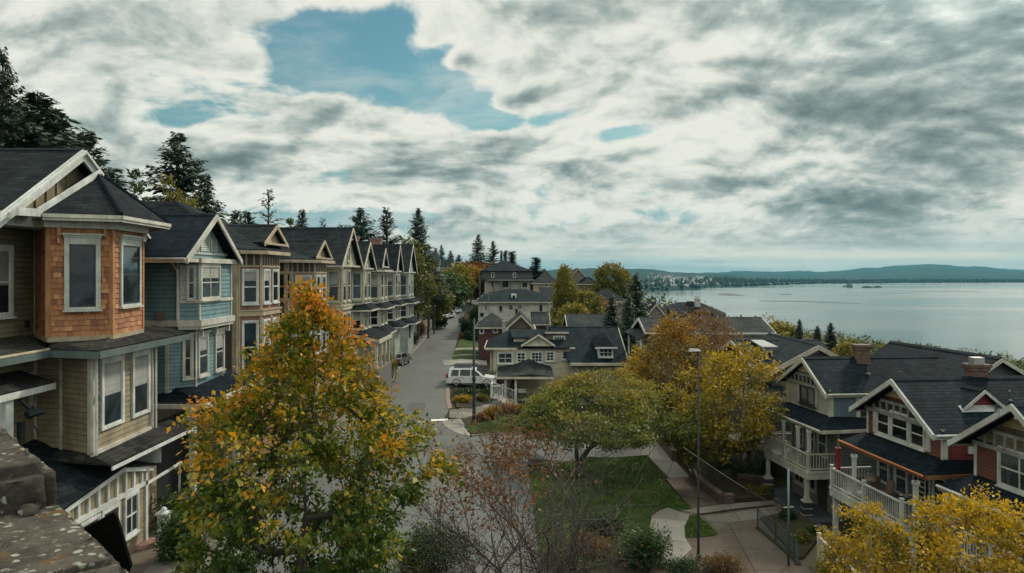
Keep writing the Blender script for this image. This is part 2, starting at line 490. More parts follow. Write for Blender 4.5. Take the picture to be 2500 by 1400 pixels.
    c = t.vm('SCALE', c, glow)
    c = t.mix(t.mr(z, -0.03, 0.0, 1.0, 0.0), c, (0.2, 0.23, 0.22))
    bg = t.n('ShaderNodeBackground'); t.l(c, bg.inputs[0]); bg.inputs[1].default_value = SKY_K
    o = t.n('ShaderNodeOutputWorld'); t.l(bg.outputs[0], o.inputs[0])
    w.cycles.sampling_method = 'MANUAL'; w.cycles.sample_map_resolution = 1024
SKY_K = 1.0
# (px, py, radius x, radius y, turn, strength) of the gaps, the closed deck and its heavy parts, as directions
HOLES = [(830, 60, 160, 70, 0.2, 0.42), (850, 120, 180, 90, 0.3, 0.50), (960, 200, 230, 62, -0.10, 0.46), (1180, 262, 190, 40, -0.15, 0.46), (740, 90, 80, 70, 0, 0.22), (1080, 110, 90, 60, 0.2, 0.18),
         (1530, 325, 170, 30, 0.1, 0.55), (1350, 290, 130, 30, 0.2, 0.38), (430, 285, 100, 28, 0.1, 0.26), (620, 480, 200, 40, -0.1, 0.24), (780, 440, 90, 24, 0, 0.2), (860, 535, 300, 26, 0, 0.36), (1600, 520, 200, 18, 0, 0.24), (1020, 455, 120, 16, 0, 0.22)]
FILLS = [(1040, 95, 50, 40, 0.4, 0.36), (1125, 148, 46, 24, 0.3, 0.42), (1255, 262, 80, 26, -0.2, 0.34), (2000, 455, 190, 50, 0, 0.35), (170, 245, 140, 60, 0, 0.30), (1806, 388, 90, 34, 0, 0.25), (1150, 350, 420, 34, 0.05, 0.16), (1150, 420, 500, 34, 0, 0.16), (330, 400, 260, 70, 0, 0.14), (2300, 300, 500, 300, 0, 0.2), (250, 120, 300, 130, 0, 0.10), (1500, 130, 260, 110, 0, 0.14), (2150, 260, 460, 260, 0, 0.16), (1150, 380, 520, 50, 0.02, 0.14), (1250, 248, 70, 26, 0.3, 0.30), (1130, 140, 40, 24, 0.3, 0.22)]
SHADES = [(1380, 20, 150, 60, 0, -0.35), (2250, 300, 520, 260, -0.1, 0.10), (2150, 260, 420, 150, -0.16, 0.24), (2450, 130, 420, 180, -0.1, 0.26), (1950, 480, 420, 60, 0, 0.18), (300, 150, 280, 80, 0.1, 0.26), (80, 60, 260, 90, 0, 0.20), (1500, 60, 330, 160, 0, -0.24), (1000, 400, 520, 30, 0.0, 0.28), (1000, 320, 520, 36, 0.05, -0.20), (500, 350, 260, 60, 0, -0.12), (1720, 230, 90, 160, 0.3, -0.16), (1300, 450, 500, 40, 0, 0.10)]
build_sky()
# ------------------------------------------------------------------ ground, streets, water, far shore
M_soil = ground_mat('soil', [(0.016, 0.013, 0.009), (0.035, 0.03, 0.018), (0.028, 0.034, 0.014)], 0.5)
M_road = ground_mat('asphalt', [(0.082, 0.085, 0.080), (0.105, 0.108, 0.101), (0.13, 0.131, 0.122)], 0.16, 0.85, 22, 0.01, cracks=0.07)
M_walk = ground_mat('concrete', [(0.10, 0.092, 0.078), (0.135, 0.125, 0.106), (0.165, 0.152, 0.13)], 0.35, 0.88, 14, 0.008, joint=(1.9, 1.9), jdir=0.06, cracks=0.05)
M_pale = ground_mat('pale_concrete', [(0.16, 0.155, 0.135), (0.21, 0.2, 0.175), (0.25, 0.24, 0.21)], 0.4, 0.88, 14, 0.008, joint=(2.4, 3.1), jdir=0.3)
M_brown = ground_mat('brown_concrete', [(0.07, 0.056, 0.044), (0.10, 0.082, 0.064), (0.125, 0.104, 0.082)], 0.3, 0.9, 16, 0.008, joint=(3.6, 2.6), jdir=0.1, cracks=0.06)
M_kerb = ground_mat('kerb_stone', [(0.17, 0.165, 0.145), (0.26, 0.25, 0.22)], 0.8, 0.9, 20)
M_lawn = ground_mat('lawn_grass', [(0.022, 0.038, 0.011), (0.034, 0.058, 0.016), (0.062, 0.083, 0.026), (0.08, 0.078, 0.036)], 0.5, 0.95, 9, 0.06)
M_white = paint((0.62, 0.62, 0.58), 0.7)

def ground_sheet():
    xs = [-6000, -2500, -1000, -500, -260, -160, -110] + list(np.arange(-80, -30, 4.0)) + list(np.arange(-30, 30, 1.25)) + list(np.arange(30, 120, 4.0)) + [130, 150, 180, 215, 250, 270, 300, 330, 500, 1200, 4000, 12000]
    ys = [-3000, -800, -250, -80, -30] + list(np.arange(-10, 140, 1.5)) + list(np.arange(140, 300, 5.0)) + [310, 340, 380, 420, 460, 520, 600, 700, 830, 900, 1300, 3000, 7000, 13000]
    V = [(x, y, G(x, y)) for y in ys for x in xs]
    n = len(xs)
    Fc = np.array([(j * n + i, j * n + i + 1, (j + 1) * n + i + 1, (j + 1) * n + i) for j in range(len(ys) - 1) for i in range(n - 1)])
    o = np_mesh('ground', V, Fc, M_soil)
    o.data.polygons.foreach_set('use_smooth', [True] * len(o.data.polygons))
    tag(o, kind='structure'); return o
ground_sheet()

def resample(pts, step, closed=True):
    out = []
    n = len(pts)
    for k in range(n if closed else n - 1):
        a = Vector(pts[k][:2]); b = Vector(pts[(k + 1) % n][:2])
        m = max(1, int((b - a).length / step))
        out += [a.lerp(b, q / m) for q in range(m)]
    if not closed: out.append(Vector(pts[-1][:2]))
    return out

def smooth_line(pts, it=2, closed=False):
    pts = [Vector(p[:2]) for p in pts]
    for _ in range(it):
        o = []
        n = len(pts)
        for k in range(n if closed else n - 1):
            a, b = pts[k], pts[(k + 1) % n]
            o += [a.lerp(b, 0.25), a.lerp(b, 0.75)]
        if not closed: o = [pts[0]] + o + [pts[-1]]
        pts = o
    return pts

def drape(name, pts, off, mat, skirt=0.0, step=1.4, kind='structure', zf=G):
    """a paved or planted sheet laid over the ground, with a turned-down edge"""
    b = resample(pts, step)
    xs = [p.x for p in b]; ys = [p.y for p in b]
    v = [Vector((p.x, p.y)) for p in b]; nb = len(v)
    y = min(ys) + step * 0.5
    def inside(px, py):
        c = False
        for k in range(nb):
            a, d = v[k], v[(k + 1) % nb]
            if (a.y > py) != (d.y > py) and px < (d.x - a.x) * (py - a.y) / (d.y - a.y) + a.x: c = not c
        return c
    inn = []
    while y < max(ys):
        x = min(xs) + step * 0.5
        while x < max(xs):
            if inside(x, y): inn.append(Vector((x, y)))
            x += step
        y += step
    res = delaunay_2d_cdt(v + inn, [(k, (k + 1) % nb) for k in range(nb)], [], 1, 1e-4)
    vv, ff = res[0], res[2]
    m = MB()
    m.v = [(p.x, p.y, zf(p.x, p.y) + off) for p in vv]
    for f in ff:
        a, bb, c = (vv[f[0]], vv[f[1]], vv[f[2]])
        if (bb - a).cross(c - a) < 0: f = f[::-1]
        m.f.append(tuple(f)); m.mi.append(0)
    if skirt:
        ar = sum(v[k].x * v[(k + 1) % nb].y - v[(k + 1) % nb].x * v[k].y for k in range(nb))
        q = v if ar > 0 else v[::-1]
        for k in range(nb):
            a, c = q[k], q[(k + 1) % nb]
            za, zc = zf(a.x, a.y) + off, zf(c.x, c.y) + off
            m.poly([(a.x, a.y, za - skirt), (c.x, c.y, zc - skirt), (c.x, c.y, zc), (a.x, a.y, za)])
    o = m.build(name, mat)
    tag(o, kind=kind); return o

def strip(name, line, w, h0, h1, mat, kind='structure', side=1, zf=G):
    """a kerb-like bar along a line"""
    ln = resample(line, 1.2, False); m = MB(); prev = None
    for k, p in enumerate(ln):
        t = (ln[min(k + 1, len(ln) - 1)] - ln[max(k - 1, 0)]).normalized()
        n = Vector((t.y, -t.x)) * side * w
        z = zf(p.x, p.y); q = p + n
        cur = [Vector((p.x, p.y, z + h0)), Vector((q.x, q.y, z + h0)), Vector((q.x, q.y, z + h1)), Vector((p.x, p.y, z + h1))]
        if prev:
            for a in range(4):
                b = (a + 1) % 4
                m.poly([prev[a], prev[b], cur[b], cur[a]] if side > 0 else [prev[b], prev[a], cur[a], cur[b]])
        prev = cur
    return tag(m.build(name, mat), kind=kind)

gp = lambda L: [Gp(*p) for p in L]
# the long street: its two kerb lines as they run away from the viewpoint
left_kerb = [(-9.6, 0), (-10.2, 24), (-11.2, 45)] + [tuple(p[:2]) for p in gp([(951, 936), (973, 900), (994, 874), (1037, 827), (1076, 789), (1114, 755), (1150, 737)])]
lk_far = left_kerb[-1]
left_kerb += [(lk_far[0] + 8, lk_far[1] + 30), (lk_far[0] + 30, lk_far[1] + 70)]
right_far = [tuple(p[:2]) for p in gp([(1097, 947), (1099, 910), (1106, 874), (1112, 844), (1121, 815), (1127, 792), (1133, 768)])]
rf = right_far[-1]
right_far += [(rf[0] + 4.5, rf[1] + 40), (rf[0] + 22, rf[1] + 95)]
corner = [tuple(p[:2]) for p in gp([(1097, 1000), (1085, 1022), (1079, 1034), (1096, 1050), (1120, 1061), (1153, 1068)])]
cross_n = [tuple(p[:2]) for p in gp([(1240, 1062), (1330, 1058)])]
lawn_bl = Gp(1288, 1138); lawn_br = Gp(1580, 1112)
road_pts = left_kerb + right_far[::-1] + corner + cross_n + [(14, 55.0), (40, 60.5), (40, 54.5), (14, 50.5), (lawn_br.x, lawn_br.y + 2.2), (lawn_bl.x, lawn_bl.y + 1.8), (1.9, 40), (2.2, 30), (2.0, 0)]
drape('road', road_pts, 0.03, M_road, 0.1)
# left-hand pavement and its kerb
off_l = [(p[0] - 2.7, p[1]) for p in left_kerb]
drape('pavement', left_kerb + off_l[::-1], 0.15, M_walk, 0.25)
strip('kerb', left_kerb, 0.16, 0.0, 0.165, M_kerb, side=1)
# front yards between pavement and houses on the left
drape('forecourt', off_l[:10] + [(p[0] - 6, p[1]) for p in off_l[:10][::-1]], 0.10, M_brown, 0.2)
# verge under the big maple close by
drape('planting_bed', [(-9.0, -2), (-9.4, 22), (-8.6, 25.5), (-4.2, 25.5), (-2.6, 22), (-2.4, -2)], 0.16, M_soil, 0.3)
# corner with the pale ramp and its lawn
c_l = gp([(1079, 1030), (1125, 1024), (1150, 1067), (1120, 1061), (1096, 1050), (1080, 1036)])
drape('corner_ramp', c_l, 0.06, M_pale, 0.1)
drape('driveway', gp([(1098, 1003), (1096, 1022), (1130, 1024), (1190, 1010), (1265, 992), (1262, 975), (1200, 985), (1120, 1001)]), 0.075, M_walk, 0.15)
drape('corner_lawn', gp([(1134, 1044), (1152, 1064), (1238, 1060), (1330, 1056), (1380, 1035), (1300, 1020), (1225, 1028), (1180, 1036)]), 0.14, M_lawn, 0.3)
strip('kerb', gp([(1152, 1068), (1238, 1063), (1330, 1059)]), 0.15, 0.0, 0.15, M_kerb, side=-1)
# white stop line and pale slab near the parked van
drape('stop_line', gp([(1052, 1026), (1093, 1024), (1094, 1028), (1053, 1030)]), 0.045, M_white)
drape('driveway', gp([(1081, 882), (1101, 880), (1188, 882), (1190, 893), (1100, 893), (1084, 893)]), 0.05, M_pale, 0.1)
drape('driveway', gp([(1094, 946), (1100, 915), (1215, 918), (1218, 944)]), 0.055, M_road, 0.1)
# lawns and low walks up the right side of the street
drape('front_lawn', gp([(1114, 851), (1128, 821), (1185, 824), (1185, 853)]), 0.12, M_lawn, 0.2)
drape('front_lawn', gp([(1106, 868), (1111, 858), (1190, 857), (1190, 868)]), 0.12, M_lawn, 0.2)
drape('front_lawn', gp([(1106, 880), (1110, 873), (1190, 872), (1190, 880)]), 0.12, M_lawn, 0.2)
drape('garden_path', gp([(1110, 858), (1113, 852), (1190, 853), (1190, 857)]), 0.10, M_pale, 0.2)
drape('garden_path', gp([(1104, 873), (1107, 869), (1190, 868), (1190, 872)]), 0.10, M_pale, 0.2)
drape('garden_bed', gp([(1110, 952), (1107, 970), (1115, 998), (1150, 1000), (1200, 986), (1205, 950)]), 0.12, M_soil, 0.3)
strip('brick_edging', gp([(1098, 950), (1098, 975), (1104, 1000)]), 0.35, 0.0, 0.08, bricks((0.16, 0.09, 0.07)), side=1)
# the square lawn below, its walks and the paved yard to the right
lawn = gp([(1290, 1141), (1436, 1121), (1580, 1117), (1623, 1180), (1686, 1246), (1659, 1252), (1632, 1242), (1610, 1248), (1590, 1262), (1586, 1290), (1600, 1330), (1500, 1380), (1400, 1400)]) + [Vector((1.2, 30, 0))]
drape('square_lawn', lawn, 0.12, M_lawn, 0.3)
strip('kerb', gp([(1288, 1139), (1436, 1119), (1580, 1115)]), 0.14, 0.0, 0.13, M_kerb, side=1)
drape('footpath', gp([(1425, 1119), (1432, 1106), (1540, 1103), (1609, 1080), (1652, 1134), (1684, 1168), (1634, 1171), (1580, 1114)]), 0.10, M_pale, 0.2)
drape('footpath', gp([(1625, 1172), (1684, 1168), (1762, 1234), (1688, 1247)]), 0.095, M_brown, 0.2)
yard = gp([(1600, 1330), (1586, 1290), (1590, 1262), (1610, 1248), (1632, 1242), (1659, 1252), (1686, 1247), (1762, 1234), (1885, 1226), (1930, 1245)]) + [Vector((17, 34, 0)), Vector((17, 12, 0)), Vector((4, 12, 0)), Vector((4.5, 27, 0))]
drape('paved_yard', yard, 0.07, M_brown, 0.2)
drape('footpath', gp([(1587, 1290), (1592, 1264), (1612, 1250), (1632, 1244), (1684, 1263), (1672, 1295), (1673, 1318), (1690, 1345), (1640, 1390), (1600, 1330)]), 0.095, M_pale, 0.1)
drape('footpath', gp([(1660, 1252), (1762, 1236), (1890, 1226), (1893, 1236), (1706, 1259)]), 0.10, M_walk, 0.1)
strip('kerb', gp([(1708, 1260), (1800, 1247), (1893, 1237)]), 0.12, 0.0, 0.13, M_soil, side=1)
drape('driveway', gp([(1720, 1266), (1893, 1240), (1900, 1262), (1850, 1270), (1774, 1283), (1754, 1300)]), 0.085, M_walk, 0.1)
drape('lawn_corner', smooth_line(gp([(1684, 1266), (1702, 1263), (1754, 1311), (1720, 1315), (1675, 1318), (1672, 1295)]), 1, True), 0.13, M_lawn, 0.2)
drape('garden_bed', gp([(1650, 1112), (1612, 1075), (1640, 1050), (1800, 1050), (1880, 1110), (1890, 1222), (1768, 1232), (1690, 1165)]), 0.28, M_soil, 0.4)
drape('garden_bed', gp([(1856, 1272), (1900, 1262), (1960, 1262), (2010, 1310), (1960, 1372), (1945, 1370)]), 0.2, M_soil, 0.4)

# water
def water():
    m, t = new_mat('bay_water')
    g = t.n('ShaderNodeTexCoord').outputs['Object']
    r = t.noise(t.scalevec(g, (0.5, 0.9, 1)), 0.5, 4, 0.6)
    sw = t.noise(t.scalevec(g, (0.0007, 0.0034, 1)), 1.0, 5, 0.55, 0.8)
    b = finish(t, t.mix(sw, (0.05, 0.078, 0.076), (0.075, 0.105, 0.10)), t.mr(sw, 0.36, 0.64, 0.10, 0.24), r, 0.025, spec=0.5)
    mb = MB()
    for x0, x1 in ((120, 4000), (-6000, 120), (4000, 12000)):
        for y0, y1 in ((-2500, 1500), (1500, 12000)):
            mb.poly([(x0, y0, SEA), (x1, y0, SEA), (x1, y1, SEA), (x0, y1, SEA)])
    o = mb.build('water', m); tag(o, kind='structure')
water()

def shoal(L):
    P = smooth_line([shore_pt(*q) for q in L], 2, True); m = MB(); m.slab([(p.x, p.y, SEA + .25) for p in P], .6)
    tag(m.build('shoal', ground_mat('wet_sand', [(0.04, 0.045, 0.042), (0.07, 0.072, 0.064), (0.10, 0.098, 0.085)], .02, .6, .2, 0.0)), kind='structure')
# far shore: rolling wooded land rising behind the waterline
def shore_pt(px, py):
    d = (CZ - SEA) * F / (py - HY); return (X(px, d), d)
def interp(tab, x):
    for (a, b), (c, e) in zip(tab, tab[1:]):
        if x <= c: return b + (e - b) * min(1, max(0, (x - a) / (c - a)))
    return tab[-1][1]
for L in ([(1748, 719), (1770, 716), (1800, 719), (1825, 721.5), (1800, 722.5), (1765, 721.5)], [(1850, 734.5), (1960, 735.5), (2040, 738), (2120, 742), (2040, 740), (1950, 737), (1860, 735.6)], [(2205, 710.6), (2280, 710), (2360, 711.2), (2420, 714), (2330, 712.4), (2240, 711.6)], [(1900, 719), (1935, 717.8), (1935, 720.2), (1905, 720.4)]): shoal(L)
M_hill = ground_mat('far_woods_ground', [(0.006, 0.017, 0.018), (0.012, 0.030, 0.027), (0.036, 0.050, 0.036)], 0.0045, 1.0, 0.02, 0.0)
SHORE = [(1250, 716), (1560, 713), (1640, 712), (1690, 709), (1712, 706), (1725, 704), (1800, 700), (1880, 697), (1960, 694), (2000, 693), (2200, 691.5), (2500, 690.5), (2700, 690)]
def hills(name, crest, dc, base, nx, seed, front=None, rough=6.0, ny=16):
    V = []; x0, x1 = 700, 2760
    for j in range(ny + 1):
        f = j / ny
        for i in range(nx + 1):
            px = x0 + (x1 - x0) * i / nx
            if front: d0 = (CZ - SEA) * F / (interp(front, px) - HY)
            else: d0 = base
            top = CZ - (interp(crest, px) - HY) / F * dc
            if f <= 0.75:
                g = f / 0.75; d = d0 + (dc - d0) * g ** 1.3; z = SEA + (top - SEA) * (0.15 * min(1, g * 12) + 0.85 * g ** 1.25) if g > 0 else SEA - 3
            else:
                g = (f - 0.75) / 0.25; d = dc + 2500 * g; z = top + (SEA - 5 - top) * g ** 1.5
            q = noise.noise(Vector((px * 0.02, d * 0.0015, seed))) + 0.5 * noise.noise(Vector((px * 0.09, d * 0.004, seed + 3)))
            q += 0.35 * noise.noise(Vector((px * 0.35, d * 0.01, seed)))
            if 0 < f < 0.95: z += q * rough * min(1.0, f * 3)
            V.append((X(px, d), d, z))
    n = nx + 1
    Fc = np.array([(j * n + i, j * n + i + 1, (j + 1) * n + i + 1, (j + 1) * n + i) for j in range(ny) for i in range(nx)])
    o = np_mesh(name, V, Fc, M_hill); o.data.polygons.foreach_set('use_smooth', [True] * len(o.data.polygons))
    tag(o, kind='structure'); return V, n
near_crest = [(1180, 664), (1400, 659), (1440, 655), (1500, 657), (1560, 658), (1600, 660), (1640, 664), (1700, 667), (1760, 670), (1830, 677), (1900, 682), (2000, 686), (2200, 687.5), (2500, 687.5), (2760, 688)]
hillV, hillN = hills('hills', near_crest, 4300.0, 0, 260, 1.3, SHORE, 6.0)
far_crest = [(1180, 668), (1700, 668), (1760, 666), (1800, 663), (1850, 664), (1900, 663), (1960, 662), (2000, 664), (2050, 662), (2100, 656), (2180, 650), (2230, 647), (2280, 646), (2320, 648), (2360, 652), (2400, 651), (2440, 656), (2500, 660), (2760, 664)]
hills('hills', far_crest, 9000.0, 5600.0, 220, 8.1, None, 13.0)
mid_crest = [(1180, 690), (2020, 690), (2080, 676), (2150, 668), (2200, 660), (2260, 655), (2330, 655), (2400, 659), (2500, 663), (2760, 668)]
hills('hills', mid_crest, 7200.0, 5000.0, 200, 4.4, None, 10.0)

def far_town():
    """pale roofs and walls of a town spread over the far slope"""
    rr = random.Random(5); mb = MB(); n = 0
    while n < 760:
        px = rr.triangular(1575, 1850, 1640); k = rr.randrange(1, 9)
        i = int((px - 700) / (2760 - 700) * 260)
        p = hillV[k * hillN + i]; q = hillV[(k + 1) * hillN + i]; f = rr.random()
        x = p[0] + (q[0] - p[0]) * f + rr.uniform(-8, 8); y = p[1] + (q[1] - p[1]) * f; z = p[2] + (q[2] - p[2]) * f
        if z < SEA + 3 or rr.random() < (k / 9.0) ** 0.7: continue
        if px > 1720 and k > 4: continue
        w, d, h = rr.uniform(3.5, 8), rr.uniform(5, 8), rr.uniform(2, 4)
        mb.m = rr.choice((0, 0, 1, 1, 2, 2))
        mb.hexa([(x - w / 2, y - d / 2, z - 4), (x + w / 2, y - d / 2, z - 4), (x + w / 2, y + d / 2, z - 4), (x - w / 2, y + d / 2, z - 4),
                 (x - w / 2, y - d / 2, z + h), (x + w / 2, y - d / 2, z + h), (x + w / 2 - 1, y, z + h + 1.5), (x - w / 2 + 1, y, z + h + 1.5)])
        n += 1
    o = mb.build('far_town', [paint((0.25, 0.245, 0.23)), paint((0.07, 0.07, 0.07)), paint((0.11, 0.10, 0.09))]); tag(o, 'pale houses of a town spread over the far slope', kind='stuff')
far_town()

def far_woods():
    """the dark tree belt along the far waterline, one mass from here"""
    rr = random.Random(9); mb = MB(); mb.m = 0
    for k in range(2600):
        px = rr.uniform(1575, 2640)
        d0 = (CZ - SEA) * F / (interp(SHORE, px) - HY); d = d0 + abs(rr.gauss(0, 1)) * 260 + 15
        if px < 1760 and rr.random() < 0.75: continue
        f = min(0.74, 0.75 * ((d - d0) / (4300 - d0)) ** (1 / 1.3)) / 0.75
        top = CZ - (interp(near_crest, px) - HY) / F * 4300
        z = SEA + (top - SEA) * (0.15 * min(1, f * 12) + 0.85 * f ** 1.25) - 2
        x = X(px, d); h = rr.uniform(9, 21); r = rr.uniform(4, 9)
        a0 = rr.random() * 6
        ring = [(x + r * math.cos(a0 + a * 1.2566) * rr.uniform(.7, 1.2), d + r * math.sin(a0 + a * 1.2566), z + h * rr.uniform(.25, .5)) for a in range(5)]
        for a in range(5):
            mb.poly([(x, d, z - 3), ring[(a + 1) % 5], ring[a]]); mb.poly([ring[a], ring[(a + 1) % 5], (x + rr.uniform(-1, 1), d, z + h)])
    o = mb.build('far_woods', leafmat('far_tree', [(0, (0.012, 0.022, 0.014)), (1, (0.02, 0.035, 0.018))], trans=0.0)); tag(o, 'dark belt of woods along the far waterline', kind='stuff')
far_woods()

def haze_box():
    m = bpy.data.materials.new('haze'); m.use_nodes = True; t = NT(m.node_tree)
    p = t.n('ShaderNodeVolumePrincipled'); o = t.n('ShaderNodeOutputMaterial'); t.l(p.outputs[0], o.inputs['Volume'])
    p.inputs['Color'].default_value = (0.11, 0.50, 0.66, 1); p.inputs['Density'].default_value = HAZE_D; p.inputs['Anisotropy'].default_value = 0.15
    mb = MB(); mb.box(-5800, 11500, -2400, 12000, SEA - 7.5, 200)
    ob = mb.build('haze', m); tag(ob, kind='stuff')
HAZE_D = 0.000048
haze_box()

# small things of the roadway: manholes, repairs, sealed cracks
def road_bits():
    iron = metal((0.03, 0.03, 0.032), .6)
    for px, py, lab in ((1128, 1002, 'round manhole cover near the corner ramp'), (1090, 1150, 'round manhole cover in the middle of the junction'), (1010, 905, 'round manhole cover up the street')):
        p = Gp(px, py); t = thing('manhole_cover', lab, 'manhole cover', tuple(p), group='manhole covers')
        m = MB(); m.tube([(p.x, p.y, p.z - .1), (p.x, p.y, p.z + .042)], .33, 16); m.build('lid', iron, t)
        m = MB(); m.tube([(p.x + .37 * math.cos(a), p.y + .37 * math.sin(a), p.z + .036) for a in np.linspace(0, 6.2832, 19)], .03, 4); m.build('ring', M_kerb, t)
    dark = ground_mat('asphalt_repair', [(0.07, 0.072, 0.068), (0.086, 0.087, 0.082), (0.10, 0.10, 0.094)], .5, .9, 20, .01)
    lite = ground_mat('worn_asphalt', [(0.105, 0.107, 0.10), (0.13, 0.13, 0.122), (0.15, 0.15, 0.14)], .3, .9, 20, .01)
    for L in ([(1000, 985), (1040, 984), (1037, 1004), (994, 1005)], [(1090, 1090), (1160, 1088), (1166, 1112), (1092, 1116)], [(1046, 846), (1066, 846), (1062, 858), (1040, 858)]): drape('road_patch', gp(L), .036, dark, 0, .8)
    seal = paint((0.025, 0.026, 0.026), .6)
    for k, L in enumerate(([(1118, 1062), (1128, 1090), (1142, 1118), (1148, 1150)], [(960, 1172), (1080, 1168), (1160, 1172)], [(1000, 1130), (1012, 1180), (1030, 1260)], [(1008, 876), (1100, 874)], [(1040, 830), (1116, 829)])):
        pts = gp(L); q = smooth_line(pts, 2); rr = random.Random(k); q = [p + Vector((rr.uniform(-.05, .05), rr.uniform(-.05, .05))) for p in q]
        m = MB()
        for a, b in zip(q[:-1], q[1:]):
            d = (b - a).normalized(); n = Vector((d.y, -d.x)) * rr.uniform(.02, .04)
            m.poly([(a.x - n.x, a.y - n.y, G(a.x, a.y) + .0385), (a.x + n.x, a.y + n.y, G(a.x, a.y) + .0385), (b.x + n.x, b.y + n.y, G(b.x, b.y) + .0385), (b.x - n.x, b.y - n.y, G(b.x, b.y) + .0385)])
        tag(m.build('crack_seal', seal), kind='structure')
road_bits()
# ------------------------------------------------------------------ house-building helpers
class Fc:
    """a wall face in plan from A to B; u runs along it, o outwards (to the right of A->B)"""
    def __init__(s, A, B):
        s.A = Vector(A[:2]); s.B = Vector(B[:2]); s.L = (s.B - s.A).length
        s.d = (s.B - s.A) / s.L; s.n = Vector((s.d.y, -s.d.x))
    def pt(s, u, z, o=0.0):
        p = s.A + s.d * u + s.n * o
        return Vector((p.x, p.y, z))
    def box(s, mb, u0, u1, z0, z1, o0, o1, m=None):
        a = [s.pt(u0, z0, o1), s.pt(u1, z0, o1), s.pt(u1, z0, o0), s.pt(u0, z0, o0)]
        mb.hexa(a + [p + Vector((0, 0, z1 - z0)) for p in a], m)
    def u_of_px(s, px):
        k = (px - CX) / F      # where the view ray at px meets the face, in plan
        # A + d*u = t*(k,1)
        den = s.d.x - k * s.d.y
        return (k * s.A.y - s.A.x) / den
    def z_of(s, u, py):
        return Z(py, (s.A + s.d * u).y)

def clap(mb, fc, z0, z1, u0=0.0, u1=None, course=0.17, top=None):
    """clapboards: each course a tilted board with its own lower edge; top(z) gives (u0,u1) for gables"""
    if u1 is None: u1 = fc.L
    z = z0
    while z < z1 - 0.01:
        zb = min(z + course, z1)
        a0, a1 = (u0, u1) if top is None else top(z)
        b0, b1 = (u0, u1) if top is None else top(zb)
        if a1 - a0 > 0.02:
            if b1 <= b0: b0 = b1 = (b0 + b1) / 2
            k = 1 - min(0.022, (zb - z) * .3) / (zb - z)
            c0, c1, zc, oc = a0 + (b0 - a0) * k, a1 + (b1 - a1) * k, z + (zb - z) * k, 0.034 - 0.028 * k
            mb.poly([fc.pt(a0, z, 0.034), fc.pt(a1, z, 0.034), fc.pt(c1, zc, oc), fc.pt(c0, zc, oc)])
            mb.poly([fc.pt(c0, zc, oc), fc.pt(c1, zc, oc), fc.pt(b1, zb, 0.006), fc.pt(b0, zb, 0.006)], 1)  # dark strip paints the shadow line below the next board
            mb.poly([fc.pt(a0, z, 0.0), fc.pt(a1, z, 0.0), fc.pt(a1, z, 0.034), fc.pt(a0, z, 0.034)], 1)
        z = zb

T_WHITE = (0.50, 0.52, 0.49); T_CREAM = (0.42, 0.38, 0.29); T_TAN = (0.33, 0.28, 0.20)
GL = glass(); GLB = glass((0.02, 0.03, 0.04)); GLD = glass((0.008, 0.009, 0.011))
M_blind = siding((0.20, 0.205, 0.18), 0.055, 0.4, 0.5); M_curt = paint((0.38, 0.36, 0.32), 0.4, 0.12); M_dark = paint((0.008, 0.009, 0.012), 0.6); M_sash = paint((0.012, 0.018, 0.026), 0.4)

def window(par, fc, u, z, w, h, trim, cols=1, rows=2, cas=0.11, crown=False, blind=0.0, gl=None, sash=None, sill=True, blindmat=None, label=None, name='window', o=0.0, bar=0.045):
    """u,z: middle of the lower edge of the glazed opening on face fc"""
    m = MB()
    u0, u1 = u - w / 2, u + w / 2
    fc.box(m, u0 - cas, u0, z - cas * 0.6, z + h, o, o + 0.085); fc.box(m, u1, u1 + cas, z - cas * 0.6, z + h, o, o + 0.085)
    fc.box(m, u0 - cas, u1 + cas, z + h, z + h + cas * (1.6 if crown else 1.1), o, o + 0.088)
    fc.box(m, u0, u1, z - cas * 0.6, z, o, o + 0.083)
    if crown:
        zt = z + h + cas * 1.6
        fc.box(m, u0 - cas * 1.25, u1 + cas * 1.25, zt, zt + 0.07, o, o + 0.13)
        fc.box(m, u0 - cas * 1.6, u1 + cas * 1.6, zt + 0.07, zt + 0.14, o, o + 0.18)
    if sill: fc.box(m, u0 - cas * 1.35, u1 + cas * 1.35, z - cas * 0.6 - 0.07, z - cas * 0.6, o, o + 0.15)
    s_ = 1 if sash is not None else 0
    m.m = s_
    e = bar
    fc.box(m, u0, u0 + e, z, z + h, o + 0.03, o + 0.058); fc.box(m, u1 - e, u1, z, z + h, o + 0.03, o + 0.058)
    fc.box(m, u0 + e, u1 - e, z, z + e * 1.3, o + 0.03, o + 0.058); fc.box(m, u0 + e, u1 - e, z + h - e, z + h, o + 0.03, o + 0.058)
    for c in range(1, cols):
        uc = u0 + w * c / cols; fc.box(m, uc - e * 0.6, uc + e * 0.6, z + e * 1.3, z + h - e, o + 0.031, o + 0.056)
    for r in range(1, rows):
        zc = z + h * r / rows; fc.box(m, u0 + e, u1 - e, zc - e * 0.6, zc + e * 0.6, o + 0.030, o + 0.060)
    fr = m.build(name, [trim, sash] if s_ else trim, par)
    if label: fr['label'] = label
    p = MB(); fc.box(p, u0 + 0.01, u1 - 0.01, z + 0.01, z + h - 0.01, o + 0.012, o + 0.034)
    p.build('pane', gl or GL, fr)
    if blind:
        b = MB()
        fc.box(b, u0 + e, u1 - e, z + h - e - (h - 2 * e) * blind, z + h - e, o + 0.0345, o + 0.0375)
        b.build('blind', blindmat or M_blind, fr)
    return fr

